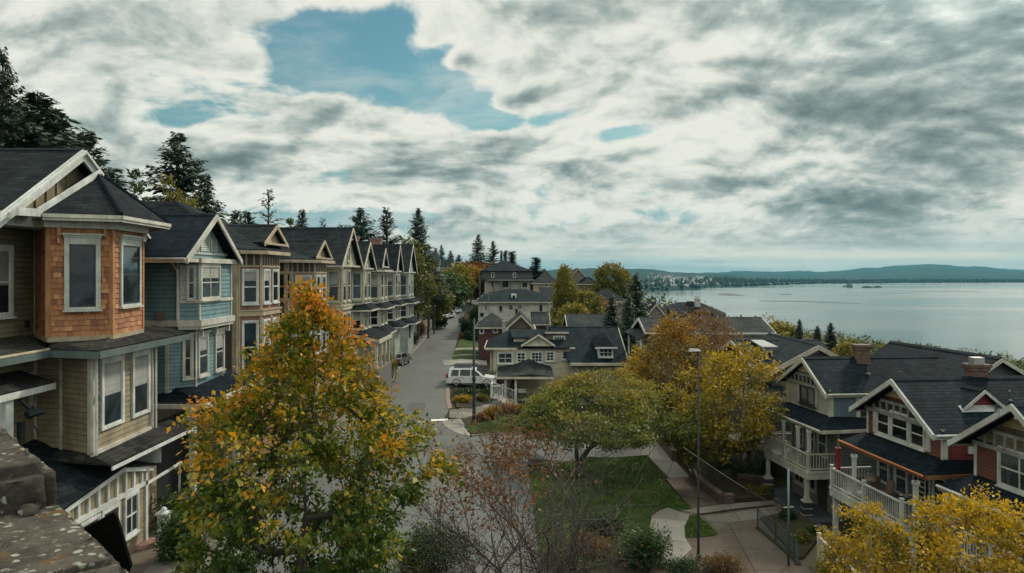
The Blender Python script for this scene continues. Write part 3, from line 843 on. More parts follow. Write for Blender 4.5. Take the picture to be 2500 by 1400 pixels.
def gable_roof(par, R0, R1, E0, E1, F0, F1, mat, trim, t=0.16, barge=0.28, ends=(True, True), bt=0.07, gutters=True, cap=True, name='roof'):
    """ridge R0-R1, eave E0-E1 on one side and F0-F1 on the other; bargeboards at the chosen ends"""
    R0, R1, E0, E1, F0, F1 = map(Vector, (R0, R1, E0, E1, F0, F1))
    m = MB(); m.slab([R0, R1, E1, E0], t); m.slab([R0, F0, F1, R1], t)
    if cap:
        ax = (R1 - R0).normalized(); 
        for E in (E0, F0):
            sl = (E - R0).normalized() * 0.22; up = Vector((0, 0, 0.035))
            m.slab([R0 + up, R1 + up, R1 + up + sl, R0 + up + sl] if True else [], 0.03)
    roof = m.build(name, mat, par)
    b = MB(); dn = Vector((0, 0, -0.03))
    for k, (Rr, E, Fv, flag) in enumerate(((R0, E0, F0, ends[0]), (R1, E1, F1, ends[1]))):
        if not flag: continue
        out = (R0 - R1) if k == 0 else (R1 - R0)
        for Q in (E, Fv): b.board(Rr + dn, Q + dn, barge, bt, out)
        b.build('bargeboard', trim, par); b = MB()
    if gutters:
        for A, B in ((E0, E1), (F0, F1)):
            g = MB()
            oc = (A + B) / 2 - (R0 + R1) / 2
            g.board(A + Vector((0, 0, -0.04)), B + Vector((0, 0, -0.04)), 0.2, 0.06, oc)
            ov = Vector((oc.x, oc.y, 0)).normalized() * 0.12
            g.tube([A + ov + Vector((0, 0, -0.08)), B + ov + Vector((0, 0, -0.08))], 0.06, 6)
            g.build('gutter', trim, par)
    return roof

def roof_slabs(par, polys, mat, t=0.14, name='roof'):
    m = MB()
    for p in polys: m.slab(p, t)
    return m.build(name, mat, par)

def chimney(par, x, y, z0, z1, w, d, mat, pots=True, capmat=None, parent_part=None):
    m = MB(); m.box(x - w / 2, x + w / 2, y - d / 2, y + d / 2, z0, z1 - 0.28)
    m.box(x - w / 2 - 0.05, x + w / 2 + 0.05, y - d / 2 - 0.05, y + d / 2 + 0.05, z1 - 0.28, z1 - 0.12); m.box(x - w / 2 - 0.1, x + w / 2 + 0.1, y - d / 2 - 0.1, y + d / 2 + 0.1, z1 - 0.12, z1)
    c = m.build('chimney', mat, parent_part or par)
    if pots:
        p = MB(); p.box(x - w / 2 + 0.12, x + w / 2 - 0.12, y - d / 2 + 0.1, y + d / 2 - 0.1, z1, z1 + 0.3)
        p.build('chimney_cap', capmat or metal((0.3, 0.3, 0.29)), par if parent_part is None else c)
    return c

def balusters(mb, P, Q, h, pitch=0.13, w=0.035, z0=0.08):
    P, Q = Vector(P), Vector(Q); d = Q - P; L = d.length; e = d / L; n = Vector((e.y, -e.x, 0)).normalized() * w / 2; eh = e * w / 2
    k = int(L / pitch)
    for i in range(1, k):
        c = P + e * (L * i / k)
        q = [c - eh - n, c + eh - n, c + eh + n, c - eh + n]
        mb.hexa([p + Vector((0, 0, z0)) for p in q] + [p + Vector((0, 0, h - 0.06)) for p in q])
def rail(par, P, Q, h, mat, posts=(True, True), pitch=0.13, pw=0.13, name='railing', kneew=0.06):
    P, Q = Vector(P), Vector(Q); mb = MB(); d = (Q - P).normalized(); n = Vector((d.y, -d.x, 0)).normalized()
    def bar(z0, z1, w):
        a = [P - n * w / 2, Q - n * w / 2, Q + n * w / 2, P + n * w / 2]
        mb.hexa([p + Vector((0, 0, z0)) for p in a] + [p + Vector((0, 0, z1)) for p in a])
    bar(h - 0.07, h, 0.1); bar(0.04, 0.1, 0.07)
    balusters(mb, P, Q, h, pitch)
    for p, f in ((P, posts[0]), (Q, posts[1])):
        if f:
            mb.box(p.x - pw / 2, p.x + pw / 2, p.y - pw / 2, p.y + pw / 2, p.z - 0.02, p.z + h + 0.1)
            mb.box(p.x - pw * .65, p.x + pw * .65, p.y - pw * .65, p.y + pw * .65, p.z + h + 0.1, p.z + h + 0.15)
    return mb.build(name, mat, par)
def column(par, x, y, z0, z1, w, mat, name='column'):
    m = MB(); m.box(x - w / 2, x + w / 2, y - w / 2, y + w / 2, z0, z1)
    m.box(x - w * .7, x + w * .7, y - w * .7, y + w * .7, z0, z0 + 0.16); m.box(x - w * .72, x + w * .72, y - w * .72, y + w * .72, z1 - 0.14, z1)
    return m.build(name, mat, par)
# ------------------------------------------------------------------ the row of houses on the left
RF_CHAR = roofing((0.024, 0.027, 0.029), 0.24, 0.42)
RF_BLUE = roofing((0.014, 0.022, 0.031), 0.20, 0.36)
RF_BROWN = roofing((0.062, 0.052, 0.043), 0.22, 0.40, name='weathered_shingles', streak=0.8)
RF_SLATE = roofing((0.030, 0.034, 0.036), 0.22, 0.34)
CEDAR = island([(0.16, 0.055, 0.022), (0.25, 0.095, 0.036), (0.33, 0.14, 0.055), (0.29, 0.115, 0.045), (0.40, 0.20, 0.085)])
W_ = paint(T_WHITE); C_ = paint(T_CREAM); TN_ = paint(T_TAN)
TEAL_T = paint((0.075, 0.105, 0.10))

def shingle_face(mb, fc, z0, z1, seed, course=0.19, holes=(), wr=(0.11, 0.30)):
    rr = random.Random(seed); z = z0
    while z < z1 - 0.03:
        zb = min(z + course * rr.uniform(0.94, 1.04), z1); u = 0.0
        while u < fc.L - 0.01:
            w = min(rr.uniform(*wr), fc.L - u)
            if fc.L - u - w < 0.05: w = fc.L - u
            a, b = u + 0.004, u + w - 0.004
            if not any(h[0] < (a + b) / 2 < h[1] and h[2] < (z + zb) / 2 < h[3] for h in holes) and b > a:
                ow = rr.uniform(0.03, 0.045); dz = rr.uniform(-0.008, 0.006)
                p = [fc.pt(a, z + dz, ow), fc.pt(b, z + dz, ow), fc.pt(b, z + dz, 0.0), fc.pt(a, z + dz, 0.0)]
                q = [fc.pt(a, zb, 0.010), fc.pt(b, zb, 0.010), fc.pt(b, zb, 0.0), fc.pt(a, zb, 0.0)]
                mb.hexa(p + q)
            u += w
        z = zb

def house_one():
    h = thing('tan_house', 'tan clapboard house with a cedar-shingled corner bay under a dark pointed roof', 'house', (-16, 27, 0), group='row houses on the left of the street')
    SA = siding((0.22, 0.185, 0.115)); SG = siding((0.175, 0.165, 0.10))
    tan = paint((0.235, 0.195, 0.12)); olive = paint((0.185, 0.175, 0.105))
    P0, P1, P2, P3, P4 = (-17.65, 28.05), (-15.9, 26.0), (-14.36, 27.2), (-14.74, 30.2), (-16.6, 32.2)
    L0, L1, L2, L3 = (-16.2, 27.2), (-14.6, 26.3), (-14.73, 30.9), (-17.0, 31.2)
    # main body, olive boards above and tan boards below
    m = MB(); m.prism([(-28, 23.9), (-17.38, 23.9), (-17.68, 28.1), (-17.6, 33.4), (-28, 33.4)], 8.2, 12.4)
    f = Fc((-17.38, 23.9), (-17.65, 28.05)); clap(m, f, 8.45, 12.4, course=0.19)
    f2 = Fc((-28, 23.9), (-17.38, 23.9)); clap(m, f2, 8.45, 12.4, course=0.19)
    m.build('upper_wall', olive, h)
    m = MB(); m.prism([(-28, 23.9), (-17.18, 23.9), (-17.25, 27.4), (-17.2, 33.4), (-28, 33.4)], 0.0, 8.2); clap(m, Fc((-28, 23.9), (-17.18, 23.9)), 0.3, 8.1, course=0.2)
    f = Fc((-17.18, 23.9), (-17.25, 27.4)); clap(m, f, 4.5, 7.8, course=0.2)
    m.prism([L0, L1, L2, L3, (-17.5, 29)], 4.2, 8.0)
    fa = Fc(L0, L1); fb_ = Fc(L1, L2); clap(m, fa, 4.45, 7.8, course=0.2); clap(m, fb_, 4.45, 7.8, course=0.2)
    fr = Fc((-17.22, 27.35), L0); clap(m, fr, 4.45, 7.8, course=0.2)
    m.prism([(-17.2, 28.6), (-14.9, 28.6), (-14.9, 30.2), (-15.6, 33.2), (-17.2, 33.2)], 0.0, 4.05)
    fe = Fc((-14.9, 30.2), (-15.6, 33.2)); clap(m, fe, 0.2, 4.0, course=0.2)
    m.build('lower_wall', tan, h)
    # cedar bay
    bay = MB(); bay.prism([P0, P1, P2, P3, P4], 8.3, 12.45)
    bw = bay.build('bay_wall', paint((0.16, 0.065, 0.028)), h)
    F0, F1, F2, F3 = Fc(P0, P1), Fc(P1, P2), Fc(P2, P3), Fc(P3, P4)
    w1a, w1b = F1.u_of_px(168), F1.u_of_px(233); w2a, w2b = F2.u_of_px(294), F2.u_of_px(336)
    s = MB()
    shingle_face(s, F0, 8.5, 12.3, 1); shingle_face(s, F3, 8.5, 12.3, 4)
    shingle_face(s, F1, 8.5, 12.3, 2, holes=((w1a - .1, w1b + .1, 9.42, 12.0),)); shingle_face(s, F2, 8.5, 12.3, 3, holes=((w2a - .1, w2b + .1, 9.42, 12.0),))
    s.build('shingles', CEDAR, bw)
    for p, w in ((P1, 0.07), (P2, 0.07), (P3, 0.06)):
        c = MB(); c.prism([(p[0] - w, p[1] - w), (p[0] + w, p[1] - w), (p[0] + w, p[1] + w), (p[0] - w, p[1] + w)], 8.5, 12.3)
        c.build('corner_board', paint((0.34, 0.16, 0.06)), bw)
    c = MB()
    for a in (F0, F1, F2, F3): a.box(c, -0.03, a.L + 0.03, 8.34, 8.5, 0, 0.06)
    c.build('base_trim', paint((0.30, 0.25, 0.165)), bw)
    k = MB(); F1.box(k, 0.22, 0.34, 12.0, 12.3, 0.0, 0.22); F1.box(k, 0.24, 0.32, 11.75, 12.0, 0.0, 0.12)
    k.build('bracket', paint((0.38, 0.19, 0.08)), bw)
    k = MB(); F1.box(k, F1.L - 0.3, F1.L - 0.2, 12.0, 12.3, 0.0, 0.2); k.build('bracket', paint((0.38, 0.19, 0.08)), bw)
    trim = paint((0.40, 0.42, 0.37))
    window(bw, F1, (w1a + w1b) / 2, 9.52, w1b - w1a, 2.2, trim, 1, 2, 0.15, True, 0, GLB, M_sash, o=0.012, bar=0.06)
    window(bw, F2, (w2a + w2b) / 2, 9.55, w2b - w2a, 2.2, trim, 1, 2, 0.15, True, 0, GLB, M_sash, o=0.012, bar=0.06)
    # window of the main wall at the frame's edge
    fm = Fc((-17.38, 23.9), (-17.65, 28.05)); u1 = fm.u_of_px(19)
    window(h, fm, u1 - 0.75, 9.3, 1.5, 2.2, W_, 1, 2, 0.17, False, 0.55, None, sill=True, o=0.02)
    t = MB(); fm.box(t, fm.L - 0.12, fm.L, 8.45, 12.4, 0, 0.06); t.build('corner_trim', paint((0.36, 0.33, 0.25)), h)
    v = MB(); uu = fm.u_of_px(62); fm.box(v, uu - 0.1, uu + 0.1, 8.75, 8.98, 0.0, 0.1); v.build('vent', M_dark, h)
    # frieze, soffit, cornice round bay and front
    Q = [(-15.8, 25.5), (-13.68, 26.5), (-14.02, 30.95), (-16.3, 33.4)]; ze = 12.74
    fz = MB()
    fz.prism([(-17.7, 27.7), (-15.93, 25.8), (-14.2, 27.1), (-14.55, 30.35), (-16.6, 32.6), (-17.8, 31)], 12.28, 12.58)
    fz.prism([(-17.6, 23.7), (-16.55, 23.7), (-16.6, 25.6), (-16.4, 26.6), (-17.6, 28)], 12.3, 12.62)
    fz.build('frieze', paint((0.44, 0.45, 0.40)), h)
    so = MB(); so.prism([(-17.6, 26.8), (-15.85, 25.6), (-13.85, 26.62), (-14.15, 30.85), (-16.4, 33.2), (-18, 32)], 12.585, 12.68); so.prism([(-17.4, 23.5), (-16.22, 23.5), (-16.25, 25.5), (-17.4, 27)], 12.63, 12.70)
    so.build('soffit', paint((0.30, 0.28, 0.22)), h)
    g = MB()
    for a, b in zip(Q[:-1], Q[1:]):
        n = Vector((b[1] - a[1], a[0] - b[0], 0))
        g.board((*a, ze - 0.02), (*b, ze - 0.02), 0.13, 0.10, n); g.board((*a, ze - 0.16), (*b, ze - 0.16), 0.08, 0.05, n)
    g.build('cornice', paint((0.47, 0.46, 0.39)), h)
    # roofs
    T = (-16.35, 29.7, 14.72)
    q = [(*p, ze) for p in Q]
    roof_slabs(h, [[T, q[0], q[1]], [T, q[1], q[2]], [T, q[2], q[3]], [T, (-18.0, 27.5, ze), q[0]]], RF_CHAR, 0.10, 'turret_roof')
    cp = MB(); up = Vector((0, 0, 0.05)); ax = (Vector(q[1]) - Vector(T)).normalized()
    cp.tube([Vector(T) + up * .6, Vector(q[1]) + up * .6], 0.09, 6); cp.tube([Vector(T) + up * .6, Vector(q[2]) + up * .6], 0.08, 6); cp.build('hip_cap', RF_BLUE, h)
    gable_roof(h, (-16.25, 28.6, 15.4), (-29, 28.6, 15.4), (-16.25, 23.4, 12.28), (-29, 23.4, 12.28), (-16.25, 33.8, 12.28), (-29, 33.8, 12.28), RF_CHAR, W_, barge=0.42, ends=(True, False), bt=0.1)
    b2 = MB(); b2.board((-16.12, 28.6, 15.34), (-16.12, 23.4, 12.22), 0.12, 0.08, (1, 0)); b2.board((-16.12, 28.6, 15.34), (-16.12, 33.8, 12.22), 0.12, 0.08, (1, 0))
    b2.board((-16.05, 29.4, 14.72), (-15.9, 25.35, 12.88), 0.26, 0.1, (1, 0.2)); b2.board((-15.85, 25.35, 12.86), (-15.9, 24.3, 12.82), 0.26, 0.08, (1, 0))
    b2.build('rake_trim', W_, h)
    gw = MB(); gw.poly([(-16.8, 23.8, 12.5), (-16.8, 33.4, 12.5), (-16.8, 28.6, 15.35)]); 
    y = 24.2
    while y < 33.2:
        zt = 12.5 + (2.85 * (1 - abs(y - 28.6) / 4.8)); gw.box(-16.8, -16.75, y - 0.025, y + 0.025, 12.5, max(12.52, zt - 0.05)); y += 0.62
    gw.build('gable_wall', paint((0.25, 0.205, 0.13)), h)
    # pent roof between the floors
    e = [(-15.75, 23.2), (-15.82, 25.9), (-13.85, 25.4), (-14.05, 33.0)]; zl, zh = 8.12, 8.44
    roof_slabs(h, [[(*e[0], zl), (*e[1], zl), (-17.5, 27.0, zh + .05), (-17.4, 23.2, zh + .05)], [(*e[1], zl), (*e[2], zl), (-14.45, 27.3, zh), (-15.95, 26.2, zh)],
                   [(*e[2], zl), (*e[3], zl), (-15.6, 33.0, zh), (-14.45, 27.3, zh)]], RF_BROWN, 0.06, 'pent_roof')
    fl = MB(); fl.prism([(-17.5, 23.4), (-15.9, 23.4), (-15.95, 26.0), (-14.05, 25.62), (-14.25, 32.8), (-17.5, 32.8)], 7.88, 8.05); fl.build('soffit', paint((0.24, 0.20, 0.13)), h)
    fa_ = MB()
    for a, b in zip(e[:-1], e[1:]):
        n = Vector((b[1] - a[1], a[0] - b[0], 0)); fa_.board((*a, zl - 0.05), (*b, zl - 0.05), 0.24, 0.05, n)
    fa_.build('fascia', TEAL_T, h)
    gt = MB(); gt.tube([(*e[0], zl - .02), (*e[1], zl - .02)], 0.05, 6); gt.build('gutter', paint((0.36, 0.31, 0.2)), h)
    # lower bay trim and windows
    t = MB()
    fb_.box(t, -0.06, 0.14, 4.4, 7.88, 0, 0.1); fb_.box(t, fb_.L - 0.14, fb_.L + 0.04, 4.4, 7.88, 0, 0.1); fa.box(t, fa.L - 0.12, fa.L - 0.0, 4.4, 7.88, 0, 0.07); fa.box(t, 0.0, 0.12, 4.4, 7.88, 0, 0.07)
    fb_.box(t, -0.06, fb_.L, 4.34, 4.5, 0, 0.11); fr.box(t, 0.0, 0.1, 4.4, 7.88, 0.0, 0.06); fb_.box(t, -0.06, fb_.L, 7.7, 7.88, 0, 0.07)
    t.build('corner_trim', paint((0.46, 0.44, 0.37)), h)
    dp = MB(); dp.tube([fb_.pt(0.02, 7.9, 0.16), fb_.pt(-0.05, 7.6, 0.2), fb_.pt(-0.05, 4.4, 0.2)], 0.05, 6); dp.build('downpipe', W_, h)
    dp = MB(); dp.tube([fb_.pt(fb_.L, 7.9, 0.16), fb_.pt(fb_.L + .02, 7.6, 0.2), fb_.pt(fb_.L + .02, 4.4, 0.2)], 0.05, 6); dp.build('downpipe', W_, h)
    for pa, pb in ((248, 293), (323, 357)):
        ua, ub = fb_.u_of_px(pa), fb_.u_of_px(pb)
        window(h, fb_, (ua + ub) / 2, 5.2, ub - ua, 2.3, W_, 1, 1, 0.15, False, 0.52, GLB, sill=False, o=0.02)
    lp = MB(); ul = fb_.u_of_px(229); lp.lathe(fb_.pt(ul, 6.3, 0.14), [(0.02, 0.2), (0.1, 0.16), (0.13, 0.02), (0.05, 0.0)], 10); lp.build('wall_lamp', metal((0.05, 0.08, 0.09)), h)
    # small window, side canopy and lamp on the lower front
    fl2 = Fc((-17.18, 23.9), (-17.25, 27.4)); ua, ub = fl2.u_of_px(76), fl2.u_of_px(107)
    window(h, fl2, (ua + ub) / 2, 6.05, ub - ua, 0.95, W_, 1, 1, 0.16, False, 0.0, glass((0.05, 0.035, 0.015)), sill=False, o=0.02)
    roof_slabs(h, [[(-15.9, 22.6, 6.95), (-15.9, 26.3, 6.95), (-17.1, 26.3, 7.35), (-17.1, 22.6, 7.35)]], RF_BROWN, 0.06, 'canopy_roof')
    cb = MB(); cb.board((-15.9, 22.6, 6.9), (-15.9, 26.3, 6.9), 0.2, 0.08, (1, 0)); cb.board((-17.1, 26.3, 7.2), (-15.9, 26.3, 6.9), 0.15, 0.05, (0, 1))
    cb.box(-16.25, -15.95, 23.9, 24.25, 3.0, 6.7); cb.build('canopy_trim', W_, h)
    ld = MB(); ld.tube([(-15.9, 24.5, 6.6), (-15.75, 24.7, 6.3), (-15.7, 24.75, 5.95)], 0.07, 6); ld.tube([(-15.75, 24.6, 6.1), (-15.55, 25.1, 6.15)], 0.13, 8); ld.box(-15.95, -15.8, 24.4, 24.6, 5.2, 5.9); ld.tube([(-15.85, 24.5, 5.6), (-15.7, 24.9, 5.7), (-15.6, 25.0, 5.4)], 0.025, 5)
    ld.build('flood_lamp', metal((0.02, 0.025, 0.03)), h)
    # skirt roof under the lower bay
    roof_slabs(h, [[(-13.75, 26.0, 4.12), (-13.75, 32.6, 4.12), (-14.75, 32.6, 4.42), (-14.66, 26.3, 4.42)], [(-13.75, 32.6, 4.12), (-16, 33.2, 4.3), (-16, 31, 4.45), (-14.75, 31, 4.42)], [(-13.75, 26.0, 4.12), (-14.66, 26.3, 4.42), (-16.2, 27.25, 4.42), (-16.3, 26.4, 4.2)]], RF_BROWN, 0.07, 'skirt_roof')
    wp = MB(); wp.poly([(-14.9, 30.25, 3.15), (-14.0, 30.25, 3.15), (-14.0, 30.25, 3.75), (-13.8, 30.25, 4.05), (-14.9, 30.25, 4.05)]); wp.board((-13.75, 26.0, 4.05), (-13.75, 32.6, 4.05), 0.12, 0.05, (1, 0)); wp.build('gable_panel', W_, h)
    # entrance wing
    fw = Fc((-14.5, 21.5), (-14.5, 30.0))
    ew = MB()
    def topz(yv): return 3.45 - (28.1 - yv) * 0.105 if yv < 28.1 else 3.45 - (yv - 28.1) * 0.24
    ew.prism([(-17, 21.5), (-14.5, 21.5), (-14.5, 30.0), (-17, 30.0)], 0.0, 2.5)
    clap(ew, fw, 0.22, 2.45, course=0.19); fsd = Fc((-14.5, 30.0), (-17, 30.0)); clap(ew, fsd, 0.22, 2.45, course=0.19)
    ew.poly([(-14.52, 21.5, 2.45), (-14.52, 30.0, 2.45), (-14.52, 30.0, topz(30)), (-14.52, 28.1, topz(28.1)), (-14.52, 21.5, topz(21.5))])
    ew.build('porch_wall', tan, h)
    st = MB(); y = 22.2
    while y < 29.9: st.box(-14.52, -14.44, y - 0.07, y + 0.07, 2.5, topz(y) - 0.02); y += 0.62
    st.box(-14.52, -14.41, 21.5, 30.0, 2.36, 2.52); fw.box(st, fw.L - 0.16, fw.L + 0.02, 0.16, 3.0, 0, 0.09)
    st.board((-14.42, 28.1, 3.5), (-14.42, 21.5, topz(21.5) + .05), 0.16, 0.05, (1, 0)); st.board((-14.42, 28.1, 3.5), (-14.42, 30.4, topz(30.4) + .05), 0.16, 0.05, (1, 0))
    st.build('porch_trim', W_, h)
    pl = MB(); pl.box(-17, -14.42, 21.5, 30.06, 0.0, 0.2); pl.box(-14.5, -14.1, 29.0, 30.3, 0.0, 0.14); pl.build('brick_plinth', bricks((0.22, 0.08, 0.05)), h)
    roof_slabs(h, [[(-14.28, 28.1, 3.62), (-17.2, 27.4, 4.75), (-17.2, 21, 4.3), (-14.28, 21, 2.88)], [(-14.28, 28.1, 3.62), (-14.28, 30.7, 3.0), (-16.4, 30.6, 3.4), (-17.2, 27.4, 4.75)]], RF_CHAR, 0.08, 'porch_roof')
    ua, ub = fw.u_of_px(303), fw.u_of_px(331); window(h, fw, (ua + ub) / 2, 0.85, ub - ua, 1.4, W_, 2, 2, 0.1, False, 0, GLB, o=0.02)
    ua, ub = fw.u_of_px(196), fw.u_of_px(236); window(h, fw, (ua + ub) / 2, 1.0, ub - ua, 1.2, W_, 1, 1, 0.1, False, 0, GLB, o=0.02)
    ua, ub = fw.u_of_px(246), fw.u_of_px(290)
    d = MB(); fw.box(d, ua, ub, 0.2, 2.36, 0.0, 0.06); dr = d.build('door', W_, h)
    gl_ = MB(); fw.box(gl_, ua + 0.14, ub - 0.14, 1.1, 2.15, 0.03, 0.07); gl_.build('pane', GLB, dr)
    kn = MB(); kn.lathe(fw.pt(ub - 0.1, 1.05, 0.1), [(0.0, -0.03), (0.035, 0), (0.0, 0.03)], 8); kn.build('handle', metal((0.1, 0.1, 0.1)), dr)
house_one()

def house_two():
    h = thing('blue_house', 'slate blue clapboard house with a white steep front gable and square bay', 'house', (-16, 36.5, 0), group='row houses on the left of the street')
    blue = paint((0.105, 0.195, 0.205)); dk = paint((0.105, 0.195, 0.205)); cream = paint((0.43, 0.42, 0.36))
    yb, yn = 41.0, 34.2
    A, Cc, D, E = (-15.0, 34.2), (-14.25, 34.45), (-14.25, 38.4), (-15.0, 39.3)
    zb, ze = 8.3, 11.42
    m = MB(); m.prism([(-26, yn), (-15.0, yn), (-15.0, 40.0), (-26, 40.0)], zb, ze); f = Fc((-26, yn), (-15.0, yn)); clap(m, f, zb + .28, ze - .1, course=0.2)
    m.prism([A, Cc, D, E], zb, ze - .1); fd, ff = Fc(A, Cc), Fc(Cc, D)
    clap(m, fd, zb + .28, ze - .2, course=0.2); clap(m, ff, zb + .28, ze - .2, course=0.2)
    # lower floor
    A2, C2, D2 = (-15.5, 34.1), (-14.6, 35.0), (-14.6, 38.5)
    m.prism([(-26, yn), (-15.5, yn - .06), C2, D2, (-15.5, 39.5), (-26, 39.5)], 5.2, zb)
    gs, gd, gf = Fc((-26, yn - .0), (-15.5, yn - .06)), Fc((-15.5, 34.14), C2), Fc(C2, D2)
    for q in (gs, gd, gf): clap(m, q, 5.3, zb - .25, course=0.17)
    m.build('wall', blue, h)
    # white belts, corner boards
    t = MB()
    f.box(t, 0, f.L, zb, zb + 0.28, 0, 0.1); fd.box(t, -.05, fd.L + .05, zb, zb + .28, 0, 0.16); ff.box(t, -.1, ff.L + .1, zb, zb + .28, 0, 0.18); fd.box(t, -.05, fd.L, zb - .14, zb, 0, 0.1); ff.box(t, -.05, ff.L + .05, zb - .14, zb, 0, 0.12)
    ff.box(t, -.05, ff.L + .05, 9.35, 9.5, 0, 0.1); fd.box(t, 0, fd.L, 9.35, 9.5, 0, 0.08)
    f.box(t, f.L - .13, f.L + .02, zb, ze, 0, 0.06); ff.box(t, -.02, .1, zb + .28, ze - .2, 0, .06); ff.box(t, ff.L - .1, ff.L + .02, zb + .28, ze - .2, 0, .06)
    ff.box(t, -.2, ff.L + .35, ze - .24, ze - .02, 0, 0.22); fd.box(t, -.2, fd.L, ze - .24, ze - .02, 0, 0.2); f.box(t, 0, f.L, ze - .14, ze, 0, .12)
    gs.box(t, gs.L - .12, gs.L + .02, 5.2, zb - .2, 0, .06); gf.box(t, -.1, .02, 5.25, zb - .1, 0, .05); gd.box(t, 0, gd.L, 5.25, 5.4, 0, .06); gf.box(t, 0, gf.L, 5.25, 5.4, 0, .06)
    t.build('trim', cream, h)
    dp = MB(); dp.tube([f.pt(f.L - .5, ze - .05, .12), f.pt(f.L - .3, ze - .25, .14), f.pt(f.L - .05, ze - .6, .12), f.pt(f.L - .05, zb, .12)], .055, 6); dp.build('downpipe', cream, h)
    # roof
    gable_roof(h, (-13.9, 35.6, 13.5), (-27, 35.6, 13.5), (-13.9, 32.3, 11.4), (-27, 32.3, 11.4), (-13.9, 38.9, 11.4), (-27, 38.9, 11.4), RF_BLUE, cream, barge=0.26, ends=(True, False), bt=0.09)
    gw = MB(); X0 = -14.42; gw.poly([(X0, 33.0, 11.35), (X0, 38.4, 11.35), (X0, 35.7, 13.35)]); gw.build('gable_wall', siding((0.16, 0.24, 0.235), 0.14), h)
    gs2 = MB()
    for y0, y1 in ((34.2, 34.75), (35.1, 35.95), (36.25, 36.9)):
        zt = 13.35 - abs((y0 + y1) / 2 - 35.7) * 0.74 - .35
        gs2.box(X0, X0 + .05, y0 - .06, y0, 11.7, zt); gs2.box(X0, X0 + .05, y1, y1 + .06, 11.7, zt)
        z = 11.75
        while z < zt - .05: gs2.hexa([(X0, y0, z), (X0 + .05, y0, z), (X0 + .05, y1, z), (X0, y1, z), (X0, y0, z + .06), (X0 + .015, y0, z + .06), (X0 + .015, y1, z + .06), (X0, y1, z + .06)]); z += .085
    gs2.box(X0, X0 + .06, 33.1, 38.3, 11.58, 11.68); gs2.build('gable_shutter', paint((0.40, 0.44, 0.41)), h)
    bl = MB(); bl.box(X0 - .02, X0 + .3, 33.0, 38.5, 11.2, 11.36); bl.build('gable_sill', cream, h)
    # upper windows
    ua, ub = ff.u_of_px(489), ff.u_of_px(532); window(h, ff, (ua + ub) / 2, 9.55, ub - ua, 1.45, cream, 2, 2, .12, True, .35, GLB, o=.02)
    u = fd.L * .62; window(h, fd, u, 9.55, .26, 1.45, cream, 1, 2, .06, False, 0, GLB, o=.02)
    sh = MB(); z = 9.55
    while z < 11.0: fd.box(sh, .06, .30, z, z + .05, .02, .07); z += .085
    fd.box(sh, .03, .06, 9.5, 11.05, 0.02, .08); fd.box(sh, .30, .33, 9.5, 11.05, .02, .08); sh.build('shutter', W_, h)
    # lower windows
    for fc, pa, pb, bl_ in ((gd, 449, 465, 0.0), (gf, 483, 503, .35), (gf, 524, 542, .4)):
        ua, ub = fc.u_of_px(pa), fc.u_of_px(pb); window(h, fc, (ua + ub) / 2, 5.95, ub - ua, 1.75, cream, 1, 2, .1, True, bl_, GLB if bl_ else glass((0.03, 0.035, 0.035)), o=.02)
    for u in (.05, 1.75, 3.3):
        br = MB(); gf.box(br, u, u + .12, zb - .5, zb - .1, 0, .3); br.build('bracket', cream, h)
    # garage roof and lower storey
    roof_slabs(h, [[(-13.55, 33.3, 4.98), (-13.6, 39.6, 5.05), (-14.7, 39.4, 5.7), (-14.65, 35.2, 5.55), (-15.4, 34.4, 5.55)], [(-13.55, 33.3, 4.98), (-15.4, 34.4, 5.55), (-16.6, 34.2, 5.1), (-16.6, 33.3, 5.0)]], RF_BLUE, .07, 'garage_roof')
    fa = MB(); fa.board((-26, 33.35, 5.0), (-13.55, 33.3, 4.95), .2, .1, (0, -1)); fa.board((-13.55, 33.3, 4.95), (-13.6, 39.6, 5.0), .22, .1, (1, 0)); fa.prism([(-26, 33.4), (-13.7, 33.4), (-13.75, 39.5), (-26, 39.5)], 4.76, 4.86); fa.build('fascia', cream, h)
    lw = MB(); lw.prism([(-26, 34.0), (-16.3, 34.0), (-16.3, 39.5), (-26, 39.5)], 0, 4.76); fl = Fc((-26, 34.0), (-16.3, 34.0)); clap(lw, fl, .1, 4.7, course=.2)
    lw.prism([(-16.3, 38.2), (-14.4, 38.2), (-14.4, 39.5), (-16.3, 39.5)], 0, 4.76); lw.build('garage_wall', paint((0.19, 0.15, 0.105)), h)
    for q in ((-14.3, -14.05, 33.55, 33.8, 0, 4.76), (-14.3, -14.05, 38.9, 39.15, 0, 4.76), (-16.35, -16.15, 33.85, 34.05, 0, 4.76), (-17.6, -17.4, 33.9, 34.0, 3.2, 4.76)):
        ps = MB(); ps.box(*q); ps.build('post', cream, h)
    gdoor = MB(); ffd = Fc((-16.28, 34.2), (-16.28, 38.2)); ffd.box(gdoor, .2, 3.8, 0.05, 3.9, 0, .05); gdoor.build('garage_door', M_dark, h)
    iv = MB(); iv.tube([(-13.9, 33.5, 4.7), (-14.1, 33.5, 4.3), (-15.0, 33.9, 4.1), (-15.2, 33.95, 3.4)], .06, 6); iv.build('downpipe', W_, h)
    mt = MB(); um = f.u_of_px(397); f.box(mt, um - .16, um + .16, 8.62, 8.95, .02, .25); mt.build('meter_box', metal((0.22, 0.2, 0.18)), h)
house_two()

def poly_bay(ya, yb, X0, X1, ch): return [(X0, ya), (X1, ya + ch), (X1, yb - ch), (X0, yb)]

